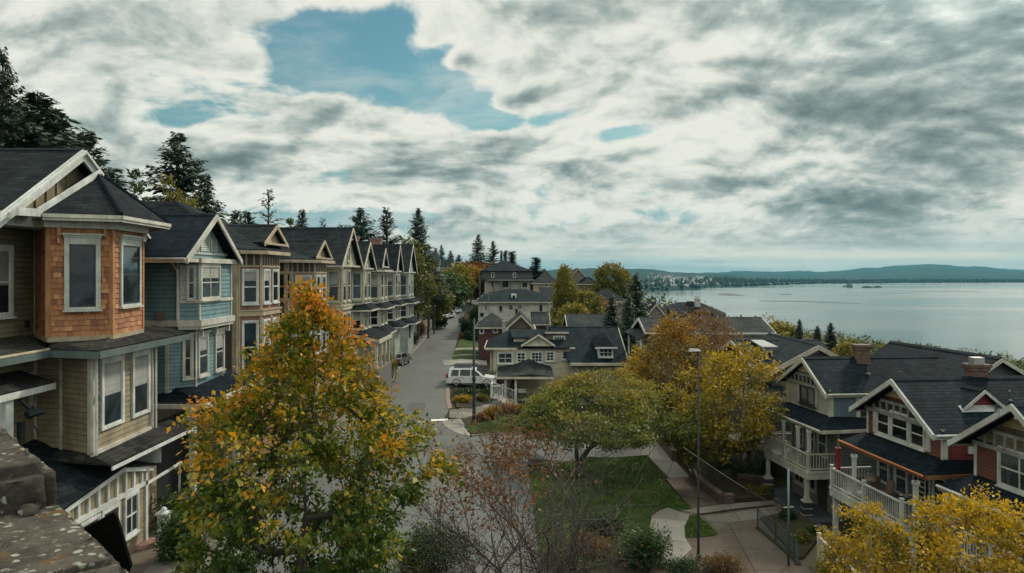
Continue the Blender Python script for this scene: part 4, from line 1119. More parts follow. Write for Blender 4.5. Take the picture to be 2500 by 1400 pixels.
def row_house(name, label, y0, y1, Xf, ze, zb, col, trim, accent, roofm, bay, roof, z2=5.0, sticks=False, porch=None, depth=12, seed=0, sidewin=(), pent=False, gcol=None):
    rr = random.Random(seed)
    h = thing(name, label, 'house', (Xf - 2, (y0 + y1) / 2, G(Xf, y0)), group='row houses on the left of the street')
    wm, tm, am = siding(col, 0.2), paint(trim), paint(accent)
    b = MB(); b.prism([(Xf - depth, y0), (Xf, y0), (Xf, y1), (Xf - depth, y1)], -0.4, ze); b.build('wall', wm, h)
    ya, yb, pr, ch = bay; X1 = Xf + pr; pts = poly_bay(ya, yb, Xf, X1, ch)
    bm = MB(); bm.prism(pts, -0.4, ze - .02); bw = bm.build('bay_wall', am, h)
    faces = [Fc(pts[0], pts[1]), Fc(pts[1], pts[2]), Fc(pts[2], pts[3])]
    t = MB()
    side = Fc((Xf - depth, y0), (Xf, y0)); fl, fr_ = Fc((Xf, y0), (Xf, ya)) if ya - y0 > .05 else None, Fc((Xf, yb), (Xf, y1)) if y1 - yb > .05 else None
    for z in (zb, z2):
        for fc in faces: fc.box(t, -.06, fc.L + .06, z - .16, z + .12, 0, .14); fc.box(t, -.06, fc.L + .06, z + .12, z + .18, 0, .2)
    side.box(t, side.L - .22, side.L + .03, 0, ze, 0, .05)
    for fc in (fl, fr_):
        if fc: fc.box(t, .0, min(.18, fc.L), 0, ze, 0, .05); fc.box(t, 0, fc.L, zb - .1, zb + .1, 0, .06)
    top = ze - .02
    for fc in faces:
        fc.box(t, -.04, fc.L + .04, ze - .22, top, 0, .1)
        for u in (0, fc.L - .1): fc.box(t, u, u + .1, 0, ze - .2, 0, .05)
        if sticks:
            fc.box(t, 0, fc.L, ze - .95, ze - .84, 0, .07)
            n = max(3, int(fc.L / .42))
            for k in range(1, n): fc.box(t, fc.L * k / n - .05, fc.L * k / n + .05, ze - .84, ze - .2, .0, .06)
    t.build('trim', tm, h)
    if sticks:
        dk = MB()
        for fc in faces: fc.box(dk, .1, fc.L - .1, ze - .84, ze - .22, 0, .03)
        dk.build('frieze_panel', paint((0.05, 0.025, 0.018)), bw)
    top_open = ze - (1.15 if sticks else .45)
    for zlo, zhi, bl in ((zb + .55, top_open, .3), (z2 + .6, zb - .5, .3)):
        for k, fc in enumerate(faces):
            n = 2 if (k == 1 and fc.L > 2.2) else 1
            for q in range(n):
                w = fc.L / n * .62 if n > 1 else fc.L * .6
                window(h, fc, fc.L * (q + .5) / n, zlo, min(w, 1.15), zhi - zlo, W_ if sticks else tm, 2 if k == 1 and n == 1 else 1, 2, .09, False, rr.choice((0, .3, .45, .0)), rr.choice((GL, GLB, GLD)), sill=True, bar=.06)
    for px, zc, hh, w in sidewin:
        window(h, side, side.u_of_px(px), zc, w, hh, tm, 1, 2, .12, False, 0, GLD, bar=.06)
    if fr_ and fr_.L > 1.3:
        for zlo, zhi in ((zb + .6, top_open), (z2 + .7, zb - .6)): window(h, fr_, fr_.L * .5, zlo, min(.9, fr_.L * .55), zhi - zlo, tm, 1, 2, .09, False, .2, GL, bar=.06)
    oh = .45
    if roof[0] == 'gable':
        za, Xg, hw, yc = roof[1], X1 + .36, roof[2], roof[3]
        gable_roof(h, (Xg, yc, za), (Xf - depth, yc, za), (Xg, yc - hw, ze - .05), (Xf - depth, yc - hw, ze - .05), (Xg, yc + hw, ze - .05), (Xf - depth, yc + hw, ze - .05), roofm, tm, barge=.26, ends=(True, False), bt=.08)
        gw = MB(); Xw = X1 - .04
        gw.poly([(Xw, yc - hw + .35, ze - .05), (Xw, yc + hw - .35, ze - .05), (Xw, yc, za - .25)]); gw.build('gable_wall', siding(gcol or accent, .15), h)
        gf = Fc((Xw, yc - .5), (Xw, yc + .5)); window(h, gf, .5, ze + .35, .7, min(1.1, (za - ze) * .45), tm, 2, 1, .09, False, 0, GL, sill=True, bar=.05)
        b2 = MB(); b2.box(Xw, Xw + .3, yc - hw + .3, yc + hw - .3, ze - .14, ze - .0); b2.build('gable_sill', tm, h)
        if (za - ze) > 2.2:
            q = MB(); q.box(Xw, Xw + .28, yc - .06, yc + .06, za - 1.1, za - .3); q.box(Xw + .1, Xw + .3, yc - .55, yc + .55, za - 1.0, za - .88); q.build('gable_brace', tm, h)
    else:
        za, Xr, yd, hw, zd, zdb = roof[1:]
        e = [(X1 + oh, y0 - oh), (X1 + oh, y1 + oh), (Xf - depth, y1 + oh), (Xf - depth, y0 - oh)]
        # eave follows the bay: hip planes over main block
        Ra, Rb = (Xr, (y0 + y1) / 2 - .6, za), (Xr, (y0 + y1) / 2 + .6, za); Rc = (Xf - depth, (y0 + y1) / 2, za)
        c1, c2 = (X1 + oh, ya + ch - .5), (X1 + oh, yb - ch + .5)
        k1, k2 = (Xf + .35, y0 - oh), (Xf + .35, y1 + oh)
        zz = ze + .02
        roof_slabs(h, [[Rb, Ra, (*c1, zz), (*c2, zz)], [Ra, (*k1, zz), (*c1, zz)], [Rb, (*c2, zz), (*k2, zz)], [Ra, Rc, (Xf - depth, y0 - oh, zz), (*k1, zz)], [Rc, Rb, (*k2, zz), (Xf - depth, y1 + oh, zz)]], roofm, .1)
        ea = MB()
        ring = [(Xf - depth, y0 - oh), k1, c1, c2, k2]
        for a, c in zip(ring[:-1], ring[1:]):
            n = Vector((c[1] - a[1], a[0] - c[0], 0)); ea.board((*a, zz - .06), (*c, zz - .06), .2, .1, n)
        ea.prism([(Xf - depth, y0 - oh + .1), (k1[0] - .1, k1[1] + .1), (c1[0] - .1, c1[1]), (c2[0] - .1, c2[1]), (k2[0] - .1, k2[1] - .1), (Xf - depth, y1 + oh - .1)], zz - .2, zz - .13)
        ea.build('cornice', tm, h)
        # front gablet
        Xg = X1 + .25
        gable_roof(h, (Xg, yd, zd), (Xr - .4, yd, zd), (Xg, yd - hw, zdb), (Xr - .6, yd - hw, zdb), (Xg, yd + hw, zdb), (Xr - .6, yd + hw, zdb), roofm, tm, barge=.2, ends=(True, False), bt=.08, gutters=False, name='gablet_roof')
        gw = MB(); gw.poly([(Xg - .3, yd - hw + .2, zdb), (Xg - .3, yd + hw - .2, zdb), (Xg - .3, yd, zd - .2)]); gw.build('gablet_wall', siding(mul(trim, .9), .13), h)
        b2 = MB(); b2.box(Xg - .4, Xg + .1, yd - hw + .1, yd + hw - .1, zdb - .12, zdb); b2.build('gablet_sill', tm, h)
    if pent:
        for z, ex in ((zb - .1, .75), (z2 + .1, .95)):
            ring = poly_bay(ya - .4, yb + .4, Xf, X1 + ex, ch + .2); inn = poly_bay(ya, yb, Xf, X1, ch)
            roof_slabs(h, [[(*ring[k], z - .3), (*ring[k + 1], z - .3), (*inn[k + 1], z + .35), (*inn[k], z + .35)] for k in range(3)], RF_SLATE, .06, 'pent_roof')
            g = MB()
            for k in range(3):
                a, c = ring[k], ring[k + 1]; g.board((*a, z - .33), (*c, z - .33), .14, .06, Vector((c[1] - a[1], a[0] - c[0], 0)))
            g.build('pent_fascia', tm, h)
    if porch:
        p0, p1, zt = porch; zd_ = zt - 2.7
        roof_slabs(h, [[(X1 + 1.7, p0, zt), (X1 + 1.7, p1, zt), (Xf, p1, zt + .8), (Xf, p0, zt + .8)]], RF_SLATE, .08, 'porch_roof')
        g = MB(); g.board((X1 + 1.7, p0, zt - .03), (X1 + 1.7, p1, zt - .03), .35, .08, (1, 0)); g.board((Xf, p0, zt + .6), (X1 + 1.7, p0, zt - .03), .3, .06, (0, -1)); g.build('porch_beam', tm, h)
        n = 4
        for k in range(n): column(h, X1 + 1.45, p0 + .3 + (p1 - p0 - .6) * k / (n - 1), zd_, zt - .3, .22, tm)
        dk = MB(); dk.box(Xf, X1 + 1.7, p0, p1, -.3, zd_); dk.build('porch_deck', paint((0.12, 0.11, 0.1)), h)
    return h

T3 = (0.36, 0.29, 0.19)
row_house('brown_house', 'brown house with rust bay panels and a cream stick frieze beside the blue house', 41.2, 47.6, -15.0, 12.0, 8.5, (0.075, 0.052, 0.04), T3, (0.22, 0.105, 0.065), RF_SLATE, (41.5, 46.6, .95, .95),
          ('hip', 14.9, -19.5, 44.4, 2.2, 13.55, 12.45), z2=4.6, sticks=True, seed=3)
row_house('brown_house', 'brown house with tan bay and one dark side window, in front of a tall gable', 49.8, 56.6, -14.75, 11.65, 8.3, (0.078, 0.055, 0.043), (0.34, 0.275, 0.19), (0.28, 0.19, 0.12), RF_SLATE, (50.6, 55.9, 1.3, 1.1),
          ('hip', 13.2, -18.5, 53.3, 2.3, 13.05, 11.8), z2=4.6, sticks=True, seed=4, sidewin=((692, 9.0, 1.7, .95),))
row_house('beige_house', 'beige house with the tallest pointed gable of the row', 57.6, 65.0, -14.3, 11.35, 8.0, (0.19, 0.16, 0.12), (0.40, 0.36, 0.27), (0.27, 0.27, 0.20), RF_SLATE, (57.8, 62.8, 1.1, .9),
          ('gable', 14.4, 4.0, 61.2), z2=4.8, seed=5)
row_house('sage_house', 'pale sage house with a small gable and curved dark awning roofs', 66.0, 72.6, -14.2, 11.2, 7.9, (0.20, 0.20, 0.16), (0.41, 0.39, 0.31), (0.30, 0.30, 0.235), RF_SLATE, (66.2, 71.6, 1.0, 1.0),
          ('gable', 13.6, 3.0, 68.6), z2=5.2, seed=6, pent=True, porch=(65.4, 72.4, 5.0))
row_house('cream_house', 'cream house with paired bay windows in the middle of the far row', 73.6, 82.6, -14.1, 11.1, 7.7, (0.25, 0.24, 0.19), (0.42, 0.40, 0.33), (0.33, 0.32, 0.26), RF_SLATE, (74.0, 80.6, 1.0, 1.1),
          ('hip', 13.3, -17.6, 77.0, 1.9, 13.3, 11.4), z2=5.0, seed=7, pent=True)
h8 = row_house('pale_house', 'pale green house with two brick chimneys behind its ridge', 83.8, 92.4, -14.2, 11.0, 7.6, (0.22, 0.235, 0.20), (0.40, 0.39, 0.33), (0.27, 0.29, 0.245), RF_SLATE, (84.4, 90.2, 1.0, 1.0),
          ('gable', 14.0, 2.6, 87.0), z2=4.9, seed=8, pent=True)
for x_, y_ in ((-18.2, 86.6), (-16.2, 90.2)): chimney(h8, x_, y_, 12.2, 14.9, 1.3, .8, bricks((0.24, 0.09, 0.055)), False)
row_house('grey_house', 'last grey-white house of the row with a steep gable beside the dark spruce', 94.0, 103.4, -14.3, 10.9, 7.4, (0.22, 0.22, 0.19), (0.42, 0.41, 0.36), (0.22, 0.25, 0.22), RF_SLATE, (95.0, 102.4, 1.1, 1.2),
          ('gable', 14.5, 4.2, 98.4), z2=4.6, seed=9, pent=True)
def dark_end():
    h = thing('dark_house', 'dark house with a long steep roof behind the end of the row', 'house', (-18, 111, 0))
    b = MB(); b.prism([(-26, 106), (-14.6, 106), (-14.6, 116), (-26, 116)], -.3, 8); b.build('wall', siding((0.06, 0.065, 0.06), .2), h)
    gable_roof(h, (-18.6, 105.5, 14.4), (-18.6, 116.5, 14.4), (-13.6, 105.5, 6.5), (-13.6, 116.5, 6.5), (-26, 105.5, 7.5), (-26, 116.5, 7.5), RF_SLATE, paint((0.1, 0.1, 0.09)), ends=(True, False))
    w = Fc((-26, 106), (-14.6, 106)); window(h, w, 6.5, 8.0 - 2.2, 1.0, 1.4, C_, 1, 2)
    g = MB(); g.poly([(-25, 106, 8), (-14.8, 106, 8), (-18.6, 106, 14)]); g.build('gable_wall', siding((0.2, 0.19, 0.15), .2), h)
dark_end()
# ------------------------------------------------------------------ houses in the middle, beyond the junction
RF_TEAL = roofing((0.020, 0.030, 0.034), 0.22, 0.34)
RF_GREY = roofing((0.060, 0.060, 0.056), 0.22, 0.34)
RF_DK = roofing((0.026, 0.031, 0.033), 0.22, 0.34)

def hip_roof(par, x0, x1, y0, y1, ze, za, inset, mat, trim, oh=.45, name='roof', t=.1, along='x'):
    a = [(x0 - oh, y0 - oh, ze), (x1 + oh, y0 - oh, ze), (x1 + oh, y1 + oh, ze), (x0 - oh, y1 + oh, ze)]
    if along == 'x': R0, R1 = (x0 + inset, (y0 + y1) / 2, za), (x1 - inset, (y0 + y1) / 2, za); P = [[R0, R1, a[1], a[0]], [R1, R0, a[3], a[2]], [R0, a[0], a[3]], [R1, a[2], a[1]]]
    else: R0, R1 = ((x0 + x1) / 2, y0 + inset, za), ((x0 + x1) / 2, y1 - inset, za); P = [[R0, R1, a[3], a[0]], [R1, R0, a[1], a[2]], [R0, a[0], a[1]], [R1, a[2], a[3]]]
    P = [[p for k, p in enumerate(q) if k == 0 or (Vector(p) - Vector(q[k - 1])).length > 1e-4] for q in P]
    r = roof_slabs(par, P, mat, t, name)
    f = MB()
    for k in range(4):
        p, q = a[k], a[(k + 1) % 4]; f.board((p[0], p[1], ze - .03), (q[0], q[1], ze - .03), .2, .06, Vector((q[1] - p[1], p[0] - q[0], 0)))
    f.prism([(p[0], p[1]) for p in a], ze - .24, ze - .16); f.build('fascia', trim, par)
    return r

def center_house():
    h = thing('cream_house', 'cream house with wide dark roof, front pediment and hipped dormer behind the parked van', 'house', (3, 78, -2.3))
    S = siding((0.40, 0.365, 0.275), 0.22); tr = paint((0.50, 0.47, 0.37)); sage = siding((0.19, 0.185, 0.145), 0.2)
    yl, yr = 76.0, 74.6
    xa, xb, xc, xd = X(1196, yl), X(1253, yl), X(1391, yl), X(1526, yr)
    zeL = Z(850, yl - .5); zeR = Z(886, yr - .5); zr = Z(798, 80.5)
    b = MB(); b.prism([(xa, yl + .6), (xb, yl + .6), (xb, yl), (xc, yl), (xc, 84), (xa, 84)], -2.8, zeL); b.build('wall', S, h)
    b = MB(); b.prism([(xc, yr), (xd, yr), (xd, 86), (xc, 86)], -3, zeR); b.build('wing_wall', sage, h)
    # big wing roof, ridge along x, its lower half hidden behind
    gable_roof(h, (xc - 1.9, 80.5, zr), (X(1508, 80.5), 80.5, zr), (xc - .1, yr - .5, zeR), (xd + .3, yr - .5, zeR), (xc - 1.9, 86.5, zeR), (xd + .3, 86.5, zeR), RF_TEAL, tr, barge=.22, ends=(False, True))
    t = MB(); t.board((xc - .1, yr - .55, zeR - .02), (xd + .35, yr - .55, zeR - .02), .26, .1, (0, -1)); t.box(xd - .2, xd + .04, yr - .06, yr + .1, -2.8, zeR - .2); t.box(xd - .3, xd + .25, yr - .35, yr, zeR - .5, zeR - .22); t.build('trim', tr, h)
    # left roof
    xl = xa - .5; zrl = Z(806, 80)
    roof_slabs(h, [[(xa + 1.9, 80, zrl), (xc, 80, zrl), (xc, yl - .5, zeL), (xl, yl - .1, zeL)], [(xa + 1.9, 80, zrl), (xl, yl - .1, zeL), (xl, 84.5, zeL)], [(xa + 1.9, 80, zrl), (xl, 84.5, zeL), (xc, 84.5, zeL), (xc, 80, zrl)]], RF_TEAL, .1, 'side_roof')
    f = MB(); f.board((xl, yl - .12, zeL - .02), (X(1262, yl), yl - .45, zeL - .02), .2, .1, (0, -1)); f.board((xl, 84.5, zeL), (xl, yl - .1, zeL), .2, .08, (-1, 0)); f.build('fascia', tr, h)
    # shed roof piece on the left slope
    sb = MB(); y_ = yl + 1.2; sb.prism([(X(1254, y_), y_), (X(1300, y_), y_), (X(1300, y_), 79.6), (X(1254, y_), 79.6)], zeL, Z(827, y_)); sb.build('shed_dormer', tr, h)
    roof_slabs(h, [[(X(1250, y_), y_ - .3, Z(824, y_)), (X(1304, y_), y_ - .3, Z(824, y_)), (X(1320, 80), 80, zrl + .05), (X(1244, 80), 80, zrl + .05)]], RF_TEAL, .08, 'shed_roof')
    # pediment
    yp = yl - .35; xp0, xp1, xpm = X(1272, yp), X(1355, yp), X(1315, yp); zp0, zp1 = Z(842, yp), Z(815, yp)
    gable_roof(h, (xpm, yp - .15, zp1), (xpm, 80, zp1), (xp0, yp - .15, zp0), (xp0, 79, zp0), (xp1, yp - .15, zp0), (xp1, 79, zp0), RF_TEAL, tr, barge=.2, ends=(True, False), gutters=False, bt=.08, name='pediment_roof')
    pw = MB(); pw.poly([(xp0 + .15, yp + .1, zp0), (xp1 - .15, yp + .1, zp0), (xpm, yp + .1, zp1 - .2)]); pw.box(xp0, xp1, yp - .05, yl, zp0 - .14, zp0); pw.build('pediment', tr, h)
    orn = MB(); c0 = Vector((xpm, yp + .05, (zp0 + zp1) / 2 - .1))
    ringp = [c0 + Vector((.26 * math.cos(a), 0, .26 * math.sin(a))) for a in np.linspace(0, 2 * math.pi, 17)]; orn.tube(ringp, .05, 6)
    for sgn in (-1, 1):
        orn.tube([c0 + Vector((sgn * (.3 + .13 * k), 0, .1 * math.sin(k * 1.1) - .04 * k)) for k in range(8)], [.07 - .006 * k for k in range(8)], 6)
    for a in range(6): orn.tube([c0, c0 + Vector((.2 * math.cos(a * 1.05), -.02, .2 * math.sin(a * 1.05)))], [.05, .02], 5)
    orn.build('ornament', paint((0.36, 0.35, 0.3)), h)
    # windows
    fl = Fc((xa, yl + .6), (xb, yl + .6)); ff = Fc((xb, yl), (xc, yl)); fw = Fc((xc, yr), (xd, yr))
    def win(fc, p0, p1, y0, y1, c, r, **k):
        a, b_ = fc.u_of_px(p0), fc.u_of_px(p1); u = (a + b_) / 2; zb, zt = fc.z_of(u, y1), fc.z_of(u, y0)
        return window(h, fc, u, zb, b_ - a, zt - zb, W_, c, r, cas=.12, gl=GLB, bar=.05, **k)
    fL2 = Fc((xa, yl + .5), (xb + .8, yl - .02)) 
    win(Fc((xa, yl - .02), (xc, yl - .02)), 1217, 1250, 863, 887, 2, 2); win(ff, 1263, 1282, 862, 885, 2, 3); win(ff, 1298, 1323, 861, 884, 3, 3); win(ff, 1334, 1352, 860, 881, 2, 3); win(ff, 1373, 1385, 862, 877, 1, 2)
    # bay in front of the left window
    bb = MB(); bb.prism([(X(1205, yl), yl + .62), (X(1205, yl), yl), (xb, yl), (xb, yl + .62)], -1.9, zeL - .05); bb.build('bay', S, h)
    tt = MB(); ff.box(tt, -.05, .1, -2, zeL - .1, 0, .05); fl.box(tt, 0, .12, -2.5, zeL - .1, 0, .05); tt.build('corner_trim', tr, h)
    # flat dormer between the roofs
    yd = 77.6; d = MB(); d.prism([(X(1334, yd), yd), (X(1383, yd), yd), (X(1383, yd), 80.4), (X(1334, yd), 80.4)], zeL, Z(813, yd)); d.build('dormer_wall', paint((0.13, 0.12, 0.105)), h)
    roof_slabs(h, [[(X(1330, yd), yd - .25, Z(812, yd)), (X(1388, yd), yd - .25, Z(812, yd)), (X(1388, 80.6), 80.6, Z(806, 80.6)), (X(1330, 80.6), 80.6, Z(806, 80.6))]], RF_TEAL, .12, 'dormer_roof')
    fd = MB(); fd.board((X(1330, yd), yd - .27, Z(811, yd)), (X(1388, yd), yd - .27, Z(811, yd)), .14, .06, (0, -1)); fd.build('dormer_fascia', tr, h)
    win(Fc((X(1334, yd), yd), (X(1383, yd), yd)), 1353, 1377, 823, 833, 4, 1, sill=False)
    # hipped dormer on the wing
    ym = 74.65; x0, x1 = X(1461, ym), X(1497, ym); zb, zt = Z(876, ym), Z(847, ym); zap = Z(812, ym + 1.4)
    d = MB(); d.prism([(x0, ym), (x1, ym), (x1, 79.5), (x0, 79.5)], zb, zt); d.build('dormer_wall', W_, h)
    xm = (x0 + x1) / 2 - .1
    roof_slabs(h, [[(xm, ym + 1.0, zap), (x0 - .35, ym - .4, zt), (x1 + .35, ym - .4, zt)], [(xm, ym + 1.0, zap), (x1 + .35, ym - .4, zt), (x1 + .35, 79, zt + .4), (xm, 80, zap)], [(xm, ym + 1.0, zap), (xm, 80, zap), (x0 - .35, 79, zt + .4), (x0 - .35, ym - .4, zt)]], RF_DK, .08, 'dormer_roof')
    fa = MB(); fa.board((x0 - .38, ym - .42, zt), (x1 + .38, ym - .42, zt), .16, .08, (0, -1)); fa.build('fascia', W_, h)
    win(Fc((x0, ym), (x1, ym)), 1464, 1494, 850, 871, 3, 2)
    # curved entrance canopy with posts and door
    yc = 71.2; zc, zlo = Z(889, yc + 1.5), Z(919, yc)
    xs = [X(p, yc) for p in (1213, 1240, 1268, 1295, 1320, 1352)]; zs = [zlo - .05, zlo + .05, zlo + .38, zlo + .75, zlo + .35, zlo]
    m = MB()
    for k in range(5): m.slab([(xs[k], yc, zlo + .0 + (zs[k] - zlo) * .25), (xs[k + 1], yc, zlo + (zs[k + 1] - zlo) * .25), (xs[k + 1], yl, zs[k + 1] + .35), (xs[k], yl, zs[k] + .35)], .09)
    m.build('porch_roof', RF_GREY, h)
    f = MB(); f.board((xs[0], yc, zlo - .06), (xs[-1], yc, zlo - .06), .2, .1, (0, -1)); f.board((xs[0], yl, zlo - .1), (xs[0], yc, zlo - .06), .2, .08, (-1, 0)); f.build('porch_fascia', tr, h)
    for p in (1234, 1259, 1345): column(h, X(p, yc + .3), yc + .3, -2.9, zlo - .2, .2, tr)
    dd = MB(); dd.box(X(1243, yl), X(1258, yl), yl - .08, yl, -2.4, .3); dd.build('door', paint((0.02, 0.035, 0.06)), h)
    lw = MB(); lw.box(X(1259, yc), X(1350, yc), yc + .9, yl, -3, -1.3); lw.build('porch_base', S, h)
    win(Fc((X(1259, yc + .9), yc + .9), (X(1350, yc + .9), yc + .9)), 1268, 1280, 953, 957, 1, 1, sill=False)
    ch = MB(); ch.box(X(1226, 81), X(1234, 81), 80.8, 81.3, zrl - 1.2, Z(783, 81)); ch.build('chimney', paint((0.24, 0.24, 0.23)), h)
    rr_ = MB(); rr_.board((X(1391, 74), 74.0, Z(849, 74)), (X(1404, 74), 74.0, Z(849, 74)), .12, .1, (0, -1)); rr_.build('roof_vent', W_, h)
center_house()

def steps_rail():
    t = thing('stair_railing', 'white metal railing running down the steps beside the cream house', 'railing', tuple(Gp(1200, 990)))
    P = Gp(1199, 985); Q = Gp(1252, 985); z0 = P.z
    rail(t, (P.x, P.y, z0 + .45), (P.x + .05, P.y + 2.8, z0 + .4), 1.1, W_, pitch=.16, name='landing_rail')
    rail(t, (P.x + .05, P.y + 2.8, z0 + .4), (Q.x + .3, P.y + 3.4, z0 - .5), 1.05, W_, pitch=.16, name='flight_rail', posts=(False, True))
    rail(t, (P.x, P.y, z0 + .45), (P.x + 1.0, P.y - .1, z0 + .42), 1.1, W_, pitch=.16, name='landing_rail', posts=(False, True))
    s = MB()
    for k in range(6): s.box(P.x + .2 + .35 * k, P.x + .55 + .35 * k, P.y, P.y + 2.8, z0 - 1.2, z0 + .4 - .17 * k)
    s.build('steps', M_pale, t)
steps_rail()

def white_house():
    d = 126.0; h = thing('white_house', 'long white house with dark hip roof, small windows and a square skylight beside the street', 'house', (0, d, -1))
    S = siding((0.42, 0.42, 0.36), 0.3); x0, x1 = X(1168, d), X(1337, d); ze = Z(737, d - .4); za = Z(713, d + 5)
    b = MB(); b.prism([(x0, d), (x1, d), (x1 + .3, d + 10), (x0, d + 10)], -2.5, ze); b.build('wall', S, h)
    hip_roof(h, x0, x1, d, d + 10, ze, za, 1.6, RF_TEAL, paint((0.42, 0.40, 0.33)), .5)
    f = Fc((x0, d), (x1, d))
    for p0, p1, y0, y1, c, r in ((1219, 1226, 747, 761, 1, 1), (1243, 1251, 746, 756, 2, 2), (1317, 1324, 745, 761, 1, 1), (1258, 1264, 755, 767, 1, 1), (1172, 1181, 764, 774, 1, 1)):
        a, c2 = f.u_of_px(p0), f.u_of_px(p1); window(h, f, (a + c2) / 2, Z(y1, d), c2 - a, Z(y0, d) - Z(y1, d), paint((0.3, 0.3, 0.27)), c, r, .07, gl=GLD, bar=.04, sill=False)
    u = f.u_of_px(1269.5); m = MB(); c = f.pt(u, Z(749, d), .06); m.tube([c + Vector((.2 * math.cos(a), 0, .2 * math.sin(a))) for a in np.linspace(0, 6.2832, 17)], .07, 6); m.build('round_window', M_dark, h)
    nb = MB(); c = f.pt(f.u_of_px(1186.5), 0, .05); zc = Z(751.5, d)
    for dz in (-.16, .16): nb.tube([Vector((c.x, c.y, zc + dz)) + Vector((.13 * math.cos(a), 0, .155 * math.sin(a))) for a in np.linspace(0, 6.2832, 13)], .045, 5)
    nb.build('house_number', M_dark, h)
    ys = d + 1.6; x0s, x1s = X(1248, ys), X(1261, ys); m = MB(); m.box(x0s, x1s, ys, ys + 2.4, Z(732, ys), Z(719, ys)); sk = m.build('skylight', W_, h)
    m = MB(); m.box(x0s + .25, x1s - .25, ys - .03, ys + .01, Z(729, ys), Z(722, ys)); m.build('pane', GLD, sk)
    p = MB(); p.tube([(X(1193, d - .3), d - .3, -1), (X(1193, d - .3), d - .3, Z(716, d))], .05, 5); p.tube([(X(1188, d - .3), d - .3, Z(717, d)), (X(1203, d - .3), d - .3, Z(717, d))], .03, 4); p.build('mast', metal((0.3, 0.3, 0.28)), h)
    # the bigger white wing to the right with a dark roof
    ww = MB(); ww.prism([(X(1338, d + 3), d + 2), (X(1349, d + 3), d + 3), (X(1349, d + 9), d + 9), (X(1338, d + 9), d + 9)], -2, Z(730, d + 3)); ww.build('wing_wall', S, h)
    roof_slabs(h, [[(X(1325, d + 3), d + 1.5, Z(731, d + 2)), (X(1352, d + 2), d + 1.5, Z(734, d + 2)), (X(1350, d + 12), d + 12, Z(702, d + 12)), (X(1315, d + 12), d + 12, Z(702, d + 12))]], RF_DK, .1, 'wing_roof')
white_house()

def big_hip_house():
    d = 168.0; h = thing('villa', 'tall dark-topped villa with pyramid roof and pale pillared ground floor on the rise', 'house', (-2, d, 2))
    x0, x1 = X(1176, d), X(1300, d); ze, zm, zl = Z(662, d), Z(684, d), 1.5
    b = MB(); b.prism([(x0, d), (x1, d), (x1, d + 13), (x0, d + 13)], zm, ze); b.build('upper_wall', siding((0.035, 0.042, 0.045), .25), h)
    b = MB(); b.prism([(x0 + .6, d + .6), (x1 - .4, d + .6), (x1 - .4, d + 12), (x0 + .6, d + 12)], zl, zm); b.build('lower_wall', siding((0.36, 0.35, 0.29), .3), h)
    roof_slabs(h, [[(X(1228, d + 6), d + 6, Z(636, d + 6)), (x0 - .5, d - .5, ze), (x1 + .3, d - .5, ze)], [(X(1228, d + 6), d + 6, Z(636, d + 6)), (x1 + .3, d - .5, ze), (x1 + .3, d + 13.5, ze)], [(X(1228, d + 6), d + 6, Z(636, d + 6)), (x1 + .3, d + 13.5, ze), (x0 - .5, d + 13.5, ze)], [(X(1228, d + 6), d + 6, Z(636, d + 6)), (x0 - .5, d + 13.5, ze), (x0 - .5, d - .5, ze)]], RF_DK, .12)
    f = Fc((x0, d), (x1, d)); fl = Fc((x0 + .6, d + .6), (x1 - .4, d + .6))
    for p in (1203, 1256): window(h, f, f.u_of_px(p), Z(678, d), .5, Z(667, d) - Z(678, d), W_, 1, 1, .1, sill=False)
    for p, w in ((1234, 1.4), (1281, 1.1), (1203, .6)): window(h, fl, fl.u_of_px(p), Z(703, d), w, 1.5, W_, 2, 1, .12, sill=False, gl=GLD)
    bc = MB(); bc.box(X(1190, d), x1 + .4, d - 1.0, d + .6, zm - .15, zm + .1); bc.build('balcony', paint((0.16, 0.15, 0.13)), h)
    for p in (1206, 1225, 1245, 1270, 1294): 
        m = MB(); m.box(X(p, d) - .12, X(p, d) + .12, d - .8, d - .5, zl, zm - .15); m.build('pillar', paint((0.07, 0.065, 0.06)), h)
    rl = MB(); rl.tube([(X(1175, d), d - 1, zm + .75), (x1 + .4, d - 1, zm + .75)], .05, 4); rl.tube([(X(1172, d), d - 1.2, zl - 1), (X(1172, d), d - 1.2, zm + 1)], .22, 6); rl.build('balcony_rail', paint((0.07, 0.065, 0.06)), h)
big_hip_house()

